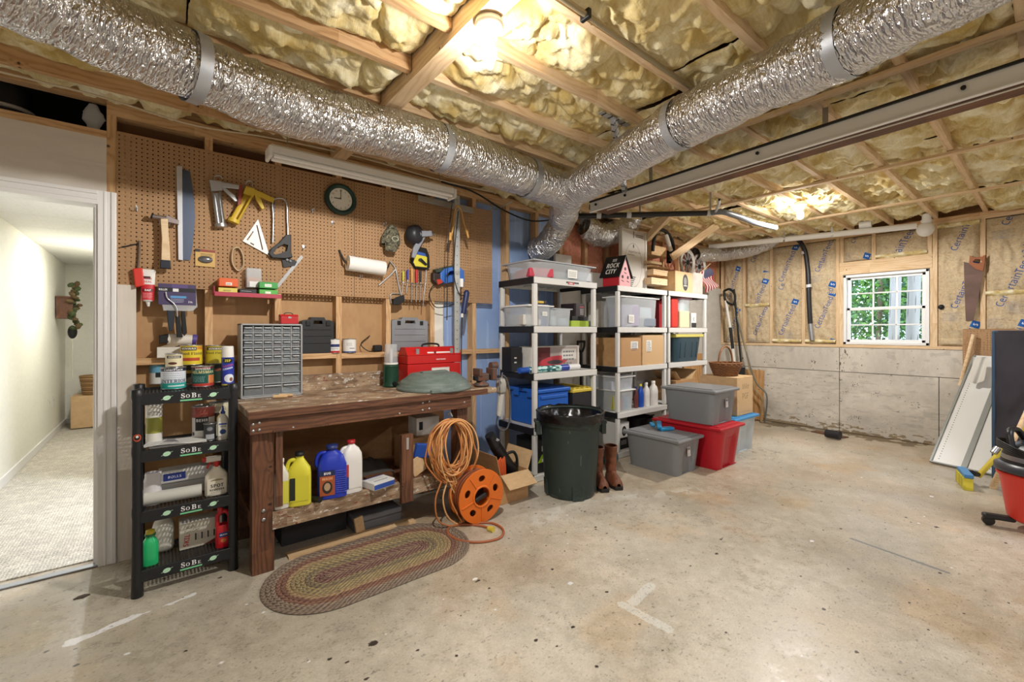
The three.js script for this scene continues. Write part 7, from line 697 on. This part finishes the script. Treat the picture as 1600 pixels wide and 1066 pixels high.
// orange cord reel and coil
tool('cord_reel', 'orange plastic cord reel standing on the floor by the bench', 'cord reel', (t) => {
  const O = M('#e0701c', 0.42), c = [1.775, 0.19, 0.87], R = 0.187; const circ = (x, y, rx, ry, n, rot = 0, cw = false) => [...Array(n)].map((_, i) => { const A = (cw ? -1 : 1) * i * 6.2832 / n, p = rx * Math.cos(A), q = ry * Math.sin(A); return [x + p * Math.cos(rot) - q * Math.sin(rot), y + p * Math.sin(rot) + q * Math.cos(rot)]; }); const fl = (z) => { const hs = [circ(0, 0, 0.07, 0.07, 28, 0, true)]; for (let k = 0; k < 5; k++) { const A = k * 6.283 / 5 + 0.3; hs.push(circ(Math.cos(A) * 0.125, Math.sin(A) * 0.125, 0.024, 0.03, 16, A, true)); } return ext(circ(0, 0, R, R, 48), 0.008, 0.002, hs).translate(c[0], c[1], z); };
  part(t, 'front_flange', fl(c[2] + 0.05), O); part(t, 'rear_flange', fl(c[2] - 0.08), O); part(t, 'drum', T(new THREE.CylinderGeometry(0.075, 0.075, 0.13, 30, 1, true), c[0], c[1], c[2] - 0.012, Math.PI / 2), O); part(t, 'hub_rim', new THREE.TorusGeometry(0.07, 0.008, 8, 30).translate(c[0], c[1], c[2] + 0.06), O); part(t, 'hub_grip', [T(rb(0.11, 0.035, 0.03, 0.014, 2), c[0], c[1] - 0.012, c[2] + 0.04, 0, 0, 0.3), T(new THREE.CylinderGeometry(0.066, 0.066, 0.01, 24), c[0], c[1], c[2] - 0.02, Math.PI / 2)], M('#1b1a1a', 0.5));
  for (let k = 0; k < 5; k++) { const A = k * 6.283 / 5 + 0.93; part(t, 'rib', T(rb(0.1, 0.008, 0.008, 0.003), c[0] + 0.125 * Math.cos(A), c[1] + 0.125 * Math.sin(A), c[2] + 0.062, 0, 0, A), O); } for (let k = 0; k < 8; k++) part(t, 'cord_turn', new THREE.TorusGeometry(0.16 - (k % 2) * 0.006, 0.0075, 6, 40).translate(c[0], c[1], c[2] - 0.062 + k * 0.0145), M('#8a4a2a', 0.5));
});
tool('cord_coil', 'thick coil of orange extension cord hanging from the bench corner', 'cord', (t) => { const top = onZ(706, 656, 0.77); const O = [M('#d99a5c', 0.5), M('#b87440', 0.5), M('#e0ac74', 0.5)]; for (let k = 0; k < 26; k++) { const w = rr(0.09, 0.175), h = rr(0.15, 0.23), dx = rr(-0.03, 0.03), dz = rr(-0.03, 0.05), cx = top[0] + dx, cy = top[1] - h; const pts = []; for (let i = 0; i < 14; i++) { const A = i * 6.283 / 14; pts.push([cx + w * Math.sin(A) * (1 + 0.08 * rr(-1, 1)), cy + h * Math.cos(A), 0.78 + dz + 0.02 * Math.sin(A * 2 + k) + rr(-0.004, 0.004)]); } part(t, 'loop', tube(pts, 0.0062, true, 56, 6), O[k % 3]); } for (let k = 0; k < 5; k++) part(t, 'loop', tube([[top[0] - 0.1 + k * 0.05, 0.32, 0.8], [top[0] - 0.16 + k * 0.06, 0.2, 0.82], [top[0] - 0.14 + k * 0.07, 0.06 + k * 0.01, 0.84], [top[0] - 0.02 + k * 0.03, 0.012, 0.86], [top[0] + 0.06, 0.07, 0.84], [top[0] + 0.02 - k * 0.02, 0.34, 0.8]], 0.006, false, 40, 6), O[(k + 1) % 3]); part(t, 'hook', tube([onZ(700, 648, 0.735), onZ(703, 645, 0.76), onZ(707, 652, 0.8)], 0.006), GALV); });
tool('cord_end', 'loop of brown cord with a yellow plug lying on the floor by the reel', 'cord', (t) => { const P = (u, v, y = 0.008) => onY(u, v, y); part(t, 'cord', tube([P(745, 817), P(770, 818), P(786, 828), P(782, 840), P(755, 847), P(720, 845), P(700, 834), P(703, 824), P(722, 820), P(752, 822), P(766, 826)], 0.008, false, 80, 8), M('#a8603c', 0.5)); part(t, 'plug', bar(P(763, 826, 0.014), P(771, 828, 0.016), 0.016, 0.02, 14), M('#d8c24a', 0.45), 'yellow plug'); });
tool('tool_carton_open', 'open brown cardboard box holding a black power tool beside the reel', 'box', (t) => { const x0 = 2.07, x1 = 2.35, z0 = 0.44, z1 = 0.76, h = 0.23, K = 0.006; const cx = (x0 + x1) / 2, cz = (z0 + z1) / 2; part(t, 'panel', rb(x1 - x0, h, K, 0.001).translate(cx, h / 2 + 0.001, z1), CARD); part(t, 'panel', rb(x1 - x0, h, K, 0.001).translate(cx, h / 2 + 0.001, z0), CARD); part(t, 'panel', rb(K, h, z1 - z0, 0.001).translate(x0, h / 2 + 0.001, cz), CARD); part(t, 'panel', rb(K, h, z1 - z0, 0.001).translate(x1, h / 2 + 0.001, cz), CARD); part(t, 'bottom', rb(x1 - x0, K, z1 - z0, 0.001).translate(cx, 0.004, cz), CARD); part(t, 'flap', T(rb(x1 - x0, 0.14, 0.005, 0.001).translate(0, -0.07, 0), cx, h, z1 + 0.003, -0.95), CARDL); part(t, 'flap', T(rb(0.005, 0.15, z1 - z0, 0.001).translate(0, 0.075, 0), x1, h, cz, 0, 0, -0.35), CARDL); part(t, 'flap', T(rb(0.005, 0.16, z1 - z0, 0.001).translate(0, 0.08, 0), x0, h, cz, 0, 0, 0.25), CARD); });
tool('power_tool', 'black hand power tool propped in the open cardboard box', 'power tool', (t) => { const a = [2.1, 0.50, 0.6], b = [2.3, 0.18, 0.62]; part(t, 'body', [bar([2.14, 0.42, 0.6], b, 0.05, 0.055, 16)], M('#151516', 0.4)); part(t, 'head', [bar([2.08, 0.52, 0.6], [2.14, 0.42, 0.6], 0.042, 0.048, 14)], M('#1c1c1e', 0.4)); part(t, 'grip', tube([[2.2, 0.34, 0.63], [2.28, 0.36, 0.66], [2.32, 0.27, 0.66], [2.29, 0.2, 0.64]], 0.012), BLACKP); part(t, 'badge', T(new THREE.PlaneGeometry(0.05, 0.04), 2.125, 0.475, 0.648, -0.1, 0, -0.6), lab(64, 48, (g) => { rect(g, '#1c1c1e', 0, 0, 64, 48); rect(g, '#c8c8c8', 10, 8, 40, 8); rect(g, '#c8c8c8', 10, 22, 30, 6); })); });
tool('orange_cord', 'bundle of thin orange cord stuffed in the open cardboard box', 'cord', (t) => { for (let k = 0; k < 6; k++) part(t, 'strand', tube([[2.1 + k * 0.012, 0.1, 0.7], [2.095 + k * 0.014, 0.24, 0.7], [2.1 + k * 0.012, 0.33 + 0.01 * (k % 3), 0.69], [2.12 + k * 0.012, 0.3, 0.66], [2.13 + k * 0.014, 0.12, 0.64]], 0.006), M('#d8602e', 0.5)); });
tool('polisher', 'grey corded polisher hanging off the vise at the bench end', 'power tool', (t) => { const z = 0.52; part(t, 'housing', lathe([[0, 0], [0.03, 0], [0.042, 0.02], [0.045, 0.08], [0.034, 0.12], [0.02, 0.13], [0, 0.13]], 20).translate(...onZ(783, 615, z)), M('#a8a69e', 0.45)); part(t, 'neck', bar(onZ(783, 616, z), onZ(779, 650, z), 0.028, 0.02, 14), M('#c4c2ba', 0.45)); part(t, 'cord', wallTube([[778, 650, z], [776, 662, z], [782, 672, z], [792, 670, z], [797, 645, z], [796, 610, z], [790, 590, z], [784, 586, z]], z, 0.007), M('#55565a', 0.5)); part(t, 'tip', bar(onZ(784, 590, z), onZ(785, 582, z), 0.006, 0.004), METAL); });
// ================= RIGHT SIDE =================
tool('foam_pad', 'tall black covered foam pad with a blue edge standing upright', 'pad', (t) => { const K = TM(dataTex(128, 128, (i, j) => { const n = fbm(i / 12, j / 20, 4, 16); return [30 + n * 26, 28 + n * 24, 34 + n * 28]; }), 0.6); part(t, 'cover', grid(24, 44, (u, v) => [5.98 - 0.02 * fbm(u * 4, v * 7, 4) - 0.02 * Math.sin(u * 3.14) ** 0.5, 0.002 + v * 1.36, lerp(3.115, 3.95, u)]), K); part(t, 'blue_edge', [rb(0.11, 1.36, 0.025, 0.01, 2).translate(6.02, 0.682, 3.11), rb(0.11, 0.02, 0.84, 0.008, 2).translate(6.02, 1.355, 3.53)], M('#2f4a63', 0.6), 'blue cloth edge'); part(t, 'core', rb(0.08, 1.34, 0.82, 0.01).translate(6.03, 0.675, 3.54), M('#26242a', 0.7)); });
tool('metal_panel', 'white perforated metal shelf panel leaning at the concrete wall', 'panel', (t) => { const BL = V3([6.17, 0.004, 2.665]), TL = V3([7.13, 1.075, 2.90]), e1 = TL.clone().sub(BL), L = e1.length(); e1.normalize(); const BRd = V3([-0.05, 0, 0.42]); const e2 = BRd.clone().sub(e1.clone().multiplyScalar(BRd.dot(e1) * 0.55)).normalize(), e3 = new THREE.Vector3().crossVectors(e2, e1).normalize(); const m = new THREE.Matrix4().makeBasis(e2, e1, e3); m.setPosition(BL.clone().addScaledVector(e3, 0.02)); const W = M('#dedfdc', 0.4), G = M('#8d908c', 0.4), w = 0.46; const ap = (g) => g.applyMatrix4(m); part(t, 'sheet', ap(rb(w, L, 0.004, 0.001).translate(w / 2, L / 2, 0)), W); part(t, 'side_fold', ap(rb(0.02, L, 0.028, 0.003).translate(0, L / 2, 0.004)), G); part(t, 'side_fold', ap(rb(0.02, L, 0.028, 0.003).translate(w, L / 2, 0.004)), G); part(t, 'bottom_fold', ap(rb(w, 0.014, 0.028, 0.003).translate(w / 2, 0.006, 0.004)), G); part(t, 'centre_channel', ap(rb(0.045, L - 0.02, 0.014, 0.004).translate(w * 0.53, L / 2, 0.007)), G); const hg = []; for (let k = 0; k < 44; k++) for (const x of [0.05, w - 0.05]) hg.push(ap(new THREE.CircleGeometry(0.0045, 8).translate(x, 0.06 + k * (L - 0.1) / 44, 0.0026))); const h = part(t, 'punched_holes', hg, BLACKP); h.userData.kind = 'stuff'; });
tool('cloth_glove', 'pale cotton rag draped over the leaning metal panel', 'rag', (t) => { const a = onX(1519, 560, 6.95), b = onX(1545, 560, 6.95); part(t, 'cloth', grid(10, 14, (u, v) => { const q = onX(lerp(1521, 1544, u) - v * 6, lerp(558, 600 - 8 * Math.abs(u - 0.4), v), 6.86 - v * 0.12 + 0.015 * Math.sin(u * 9 + v * 3)); return q; }), M('#cfccc4', 0.95)); });
tool('pegboard_scrap', 'small offcut of brown pegboard standing on the concrete ledge', 'pegboard', (t) => { const s = pegSheet(-0.24, 0.24, 0, 0.52, 0); for (const g of s) g.rotateY(-Math.PI / 2).translate(7.165, 0.86, 3.04); part(t, 'sheet', s, PEG); part(t, 'edge', rb(0.006, 0.004, 0.48, 0.001).translate(7.163, 1.382, 3.04), HARD); });
single('wooden_dowel', 'pale wooden handle leaning at the concrete wall beside the metal panel', 'handle', bar(onX(1500, 603, 7.0), onX(1521, 523, 7.1), 0.018, 0.017, 12), WOODP);
tool('push_broom', 'yellow bristle broom with a yellow handle leaning by the foam pad', 'broom', (t) => { const b = [5.52, 0, 2.99]; part(t, 'bristles', T(ext([[-0.15, 0], [0.15, 0], [0.135, 0.09], [-0.135, 0.09]], 0.05, 0.006), b[0] - 0.02, 0.008, b[2] - 0.05, 0, 0.26, 0), TM(dataTex(64, 32, (i, j) => { const n = vn(i * 0.9, j / 12, 64); return [170 + n * 60, 160 + n * 56, 40 + n * 40]; }), 0.9)); part(t, 'block', T(rb(0.29, 0.035, 0.06, 0.008, 2), b[0] - 0.015, 0.119, b[2] - 0.02, 0, 0.26, 0), M('#4a86b8', 0.5)); part(t, 'socket', bar([b[0], 0.12, b[2] + 0.02], onX(1530, 742, b[0] + 0.12), 0.025, 0.02, 12), BLACKP); const p0 = onX(1528, 745, b[0] + 0.1), p1 = onX(1552, 708, 5.62), p2 = onX(1640, 622, 5.9); part(t, 'handle', bar(p0, p2, 0.02, 0.02, 12), M('#d8c440', 0.45)); part(t, 'ferrule', bar(p1, onX(1559, 700, 5.65), 0.024, 0.024, 12), METAL); });
single('wooden_bat', 'thick pale wooden handle leaning behind the red vacuum', 'handle', [bar(onY(1552, 762, 0.01), onX(1568, 722, 5.45), 0.026, 0.016, 14), bar(onX(1568, 722, 5.45), onX(1625, 600, 5.86), 0.016, 0.02, 14)], WOODP);
tool('shop_vacuum', 'red drum shop vacuum with a black top at the edge of the slab', 'vacuum', (t) => { const c = [4.62, 0, 3.44], K = M('#1d1e21', 0.4); part(t, 'drum', lathe([[0, 0.07], [0.17, 0.07], [0.19, 0.09], [0.225, 0.36], [0.24, 0.375], [0.238, 0.4], [0, 0.4]], 40).translate(...c), M('#d8382c', 0.38)); part(t, 'rim', lathe([[0.236, 0.4], [0.25, 0.405], [0.25, 0.44], [0.22, 0.46]], 40).translate(...c), M('#3a3c44', 0.35)); part(t, 'motor_head', lathe([[0.22, 0.45], [0.21, 0.52], [0.17, 0.58], [0.08, 0.62], [0, 0.625]], 36).translate(...c), K); part(t, 'silver_band', lathe([[0.212, 0.47], [0.216, 0.475], [0.213, 0.51], [0.208, 0.515]], 36).translate(...c), METAL); part(t, 'handle', tube([[c[0] - 0.1, 0.56, c[2] - 0.16], [c[0] - 0.06, 0.66, c[2] - 0.17], [c[0] + 0.08, 0.66, c[2] - 0.14], [c[0] + 0.12, 0.58, c[2] - 0.1]], 0.02), K); for (let k = 0; k < 4; k++) part(t, 'cord_wrap', tube([[c[0] - 0.22, 0.5 + k * 0.012, c[2] - 0.04], [c[0] - 0.15, 0.54 + k * 0.013, c[2] - 0.16], [c[0], 0.56 + k * 0.012, c[2] - 0.23], [c[0] + 0.14, 0.55 + k * 0.01, c[2] - 0.18]], 0.0075), BLACKP); for (const A of [Math.PI + 0.35, Math.PI - 1.3, 0.6, -0.9]) { const x = c[0] + 0.235 * Math.sin(A), z = c[2] + 0.235 * Math.cos(A); part(t, 'caster', [T(rb(0.06, 0.035, 0.16, 0.014, 2), x, 0.065, z, 0, A, 0), T(new THREE.CylinderGeometry(0.032, 0.032, 0.024, 18), x + 0.05 * Math.sin(A), 0.033, z + 0.05 * Math.cos(A), 0, A, Math.PI / 2)], K); } });
tool('hand_saw', 'rusty hand saw hanging beside the window', 'saw', (t) => { const X0 = 7.165; const P = (u, v) => { const q = onX(u, v, X0); return [q[2], q[1]]; }; const mk = (px, d, b, h = []) => ext(px.map(([u, v]) => P(u, v)), d, b, h.map((k) => k.map(([u, v]) => P(u, v)))).rotateY(-Math.PI / 2).translate(X0, 0, 0); part(t, 'blade', mk([[1506, 409], [1517, 412], [1536, 423], [1533, 445], [1521, 500], [1509, 502], [1507, 450]], 0.002, 0), TM(dataTex(64, 128, (i, j) => { const n = fbm(i / 10, j / 14, 4, 16); return [92 + n * 40, 74 + n * 30, 66 + n * 30]; }), 0.55, { metalness: 0.4 })); part(t, 'handle', mk([[1516, 400], [1521, 403], [1535, 402], [1540, 399], [1539, 408], [1536, 424], [1524, 420], [1515, 412]], 0.02, 0.003, [[[1520, 409], [1525, 405], [1533, 406], [1535, 410], [1529, 412], [1522, 411]]]).translate(-0.006, 0, 0), M('#9a5a34', 0.55)); });
single('door_knob_set', 'small dark knob on the insulation right of the window', 'knob', T(lathe([[0, 0], [0.03, 0], [0.026, 0.03], [0, 0.035]], 18), ...onX(1471, 480, 7.185), 0, 0, Math.PI / 2), DKMETAL);
// corner tools and boards
tool('plywood_board', 'plywood offcut leaning in the corner behind the basket', 'board', (t) => part(t, 'sheet', T(wb(-0.3, 0.3, 0, 1.02, -0.008, 0.008), 6.3, 0.002, 0.09, -0.06, 0, 0), PLY)); tool('plywood_board', 'small plywood offcut leaning on the concrete beside the blue lidded tote', 'board', (t) => part(t, 'sheet', wb(-0.008, 0.008, 0, 0.76, -0.17, 0.17).rotateZ(-0.05).translate(7.12, 0.01, 0.52), PLY));
tool('snow_shovel', 'shovel with a black and white shaft standing in the corner', 'shovel', (t) => { const P = (u, v, x = 7.0) => onX(u, v, x); part(t, 'shaft', bar(P(1134, 470), P(1141, 512), 0.02, 0.02, 12), WHITEP); part(t, 'shaft_grip', bar(P(1141, 512), P(1145, 545), 0.022, 0.022, 12), BLACKP); part(t, 'lower_shaft', bar(P(1145, 545), P(1148, 570), 0.02, 0.02, 12), WHITEP); part(t, 'lower_grip', bar(P(1148, 570), P(1152, 640), 0.022, 0.022, 12), BLACKP); part(t, 'top_handle', [tube([P(1131, 455), P(1134, 470), P(1146, 476), P(1148, 460), P(1140, 452), P(1131, 455)], 0.018)], BLACKP); const c = P(1152, 690); part(t, 'blade', rb(0.01, 0.25, 0.12, 0.004).translate(c[0], 0.128, c[2]), BLACKP); });
tool('garden_spade', 'spade with a dark blade standing upside down in the corner', 'spade', (t) => { const P = (u, v, x = 7.05) => onX(u, v, x); part(t, 'blade', rb(0.012, 0.36, 0.11, 0.005, 2).translate(7.08, 0.62, P(1157, 560)[2]), M('#2a2c30', 0.5)); part(t, 'shaft', bar([7.08, 0.8, P(1157, 560)[2]], P(1147, 452), 0.014, 0.014, 10), BLACKP); part(t, 'foot', bar([7.08, 0.0, P(1157, 560)[2]], [7.08, 0.46, P(1157, 560)[2]], 0.014, 0.014, 10), BLACKP); });
for (const [a, b, l, c] of [[[1147, 475], [1197, 655], 'long bent grey rod leaning in the corner', '#6a6a62'], [[1153, 480], [1190, 662], 'long tan rod leaning in the corner beside the bent one', '#a08a64']]) { const P = (u, v) => onX(u, v, 7.08 - (v - 460) * 0.0006); single('flexible_rod', l, 'rod', tube([P(...a), P(lerp(a[0], b[0], 0.3), lerp(a[1], b[1], 0.34)), P(lerp(a[0], b[0], 0.72), lerp(a[1], b[1], 0.7)), P(b[0], b[1] - 40), [6.98, 0.02, P(b[0], b[1] - 8)[2] - 0.02]], 0.011, false, 40, 8), M(c, 0.5)); }
tool('brush_head', 'black cylinder lying on thin boards at the foot of the concrete wall', 'canister', (t) => { const P = (u, v, y) => onY(u, v, y); part(t, 'cylinder', [bar(P(1291, 677, 0.06), P(1313, 681, 0.06), 0.05, 0.05, 20)], M('#1e1e24', 0.5)); }); single('floor_board', 'thin broken boards lying at the foot of the concrete wall', 'board', [T(wb(-0.2, 0.2, 0, 0.012, -0.06, 0.06), 6.86, 0.0, 1.6, 0, 1.3, 0)], WOODD);
// things in the next room
tool('cabin_birdhouse', 'brown wooden box with a leafy garland on the far wall of the adjoining room', 'ornament', (t) => { const z = -4.9; part(t, 'box', rb(0.16, 0.28, 0.3, 0.005).translate(-0.97, 1.67, z), WOODD); part(t, 'ledge', rb(0.18, 0.02, 0.34, 0.003).translate(-0.96, 1.815, z), WOODD); for (let k = 0; k < 26; k++) part(t, 'leaf', T(new THREE.SphereGeometry(0.045, 7, 5).scale(1, 0.5, 0.7), -0.87 + rr(-0.05, 0.05), 2.0 - k * 0.024, z + 0.15 + rr(-0.1, 0.1), rr(0, 3), rr(0, 3), 0), M(k % 2 ? '#3e4a26' : '#5e4a2a', 0.8)); part(t, 'cone', T(new THREE.SphereGeometry(0.06, 10, 8).scale(0.8, 1.5, 0.8), -0.9, 1.35, z + 0.1), BLACKP); part(t, 'string', bar([-0.9, 1.3, z + 0.1], [-0.9, 0.75, z + 0.1], 0.008), M('#c8c4b4', 0.6)); });
tool('hall_carton', 'brown cardboard box on the carpet of the adjoining room', 'box', (t) => { part(t, 'carton', rb(0.4, 0.44, 0.4, 0.004).translate(-0.74, 0.24, -5.2), CARDL); part(t, 'tape', rb(0.06, 0.002, 0.401, 0.0005).translate(-0.74, 0.4612, -5.2), M('#cdb083', 0.4)); }); tool('hall_basket', 'small woven basket on the cardboard box of the adjoining room', 'basket', (t) => { for (let k = 0; k < 9; k++) part(t, 'weave_row', new THREE.TorusGeometry(0.11 + k * 0.004, 0.018, 6, 24).rotateX(Math.PI / 2).translate(-0.72, 0.48 + k * 0.03, -5.18), M(k % 2 ? '#a8845a' : '#8e6c44', 0.8)); });
tool('wall_outlet', 'white double outlet on the cream wall of the adjoining room', 'outlet', (t) => { for (const z of [-4.35, -4.6]) { part(t, 'plate', rb(0.008, 0.12, 0.08, 0.003).translate(-1.056, 0.46, z), WHITEP); part(t, 'socket', rb(0.004, 0.03, 0.03, 0.002).translate(-1.051, 0.48, z), M('#c8c6c0', 0.5)); } });
for (const [u, v, s, c, l] of [[742, 906, 0.018, '#e8e4d8', 'white paint chip on the floor in front of the rug'], [128, 933, 0.03, '#4a3e34', 'dark twig on the floor before the door'], [198, 905, 0.05, '#cfc8ba', 'pale scrap of paper on the floor beside the rack']]) { const p = onY(u, v); single('floor_scrap', l, 'scrap', T(ext([[-s, -s * 0.3], [s * 0.2, -s * 0.6], [s, 0], [s * 0.3, s * 0.5], [-s * 0.5, s * 0.35]], 0.003, 0.001).rotateX(-Math.PI / 2), p[0], 0.001, p[2]), M(c, 0.8)); }
// ================= OUTSIDE THE WINDOW =================
{
  const gr = structure('ground_outside'); part(gr, 'soil', new THREE.BoxGeometry(26, 0.1, 30).translate(20.4, 0.85, 2), TM(dataTex(128, 128, (i, j) => { const n = fbm(i / 10, j / 10, 4, 16); return [70 + n * 50, 84 + n * 50, 46 + n * 30]; }), 0.95));
  const leafG = new THREE.BufferGeometry(); leafG.setAttribute('position', new THREE.Float32BufferAttribute([0, 0, 0, 0.045, 0.008, 0.03, 0.1, 0, 0, 0.045, 0.008, -0.03], 3)); leafG.setIndex([0, 1, 2, 0, 2, 3]); leafG.computeVertexNormals();
  const leafM = new THREE.MeshPhysicalMaterial({ color: '#ffffff', roughness: 0.6, transmission: 0.3, thickness: 0, side: THREE.DoubleSide });
  const bark = [TM(dataTex(64, 128, (i, j) => { const n = fbm(i / 6, j / 20, 4, 8), k = vn(i / 10, j / 3, 32) > 0.82 ? 0.5 : 1; return [164 * k * (0.8 + 0.3 * n), 162 * k * (0.8 + 0.3 * n), 156 * k * (0.8 + 0.3 * n)]; }), 0.9), TM(dataTex(64, 128, (i, j) => { const n = fbm(i / 4, j / 24, 4, 16); return [96 + n * 50, 84 + n * 44, 70 + n * 36]; }), 0.9)];
  const tree = (x, z, r, h, pale, crown, label, green) => { const t = thing('tree', label, 'tree', 'trees outside the window'); part(t, 'trunk', tube([[x, 0.9, z], [x + 0.03, 0.9 + h * 0.3, z + 0.04], [x - 0.02, 0.9 + h * 0.65, z - 0.02], [x, 0.9 + h, z + 0.05]], r, false, 24, 12), bark[pale ? 0 : 1]);
    const n = crown.n, im = new THREE.InstancedMesh(leafG, leafM, n), o = new THREE.Object3D(), c = new THREE.Color(); for (let i = 0; i < n; i++) { const A = rnd() * 6.283, B = Math.acos(rr(-1, 1)), R = Math.cbrt(rr(0.15, 1)) * (0.8 + 0.4 * rnd()); o.position.set(x + crown.dx + crown.rx * R * Math.sin(B) * Math.cos(A), crown.y + crown.ry * R * Math.cos(B), z + crown.rz * R * Math.sin(B) * Math.sin(A)); o.rotation.set(rr(0, 6), rr(0, 6), rr(0, 6)); o.scale.setScalar(rr(0.7, 1.6)); o.updateMatrix(); im.setMatrixAt(i, o.matrix); const k = rnd(); c.setRGB(lerp(0.05, 0.26, k * green), lerp(0.16, 0.5, k), lerp(0.05, 0.12, rnd())); im.setColorAt(i, c); } im.name = 'foliage'; im.userData.kind = 'stuff'; t.add(im); return t; };
  tree(11.0, 1.5, 0.085, 6, true, { n: 260, dx: 0, y: 6.4, rx: 1.6, ry: 1.0, rz: 1.6 }, 'pale trunked tree outside, seen through the middle window panes', 1); tree(11.3, 1.72, 0.1, 6, true, { n: 260, dx: 0, y: 6.6, rx: 1.6, ry: 1.0, rz: 1.6 }, 'thicker pale trunked tree outside, seen through the right window panes', 1); tree(12.6, 0.95, 0.05, 5, false, { n: 3600, dx: 0.3, y: 2.6, rx: 1.1, ry: 1.6, rz: 1.2 }, 'slim dark trunked tree wrapped in leaves behind the pale trunks', 0.9);
  for (const [x, z, y, l, g] of [[14.2, 0.0, 2.6, 'bright green leafy tree behind the left window panes', 1], [14.6, 1.7, 2.8, 'dense green tree behind the thicker pale trunk', 0.7], [13.4, 2.6, 2.2, 'low green tree seen at the right edge of the window', 0.9], [16.5, 0.9, 3.0, 'far green tree closing the view between the pale trunks', 0.6]]) tree(x, z, 0.09, 5, false, { n: 5200, dx: 0, y, rx: 1.0, ry: 2.0, rz: 1.25 }, l, g);
}
// ---------- settle each thing on its own base, then draw ----------
for (const o of scene.children) {
  if (!o.userData.category || o.position.lengthSq() > 0 || o.isLight) continue;
  o.updateMatrixWorld(true); const b = new THREE.Box3().setFromObject(o); if (b.isEmpty()) continue;
  const c = new THREE.Vector3((b.min.x + b.max.x) / 2, b.min.y, (b.min.z + b.max.z) / 2); o.position.copy(c);
  if (o.isMesh) { o.geometry.translate(-c.x, -c.y, -c.z); o.children.forEach((k) => k.position.sub(c)); } else o.children.forEach((k) => k.position.sub(c));
}
scene.traverse((o) => { if (o.isMesh) { o.castShadow = true; o.receiveShadow = true; } if (o.isLight && o.shadow) o.castShadow = true; });
renderer.render(scene, camera);
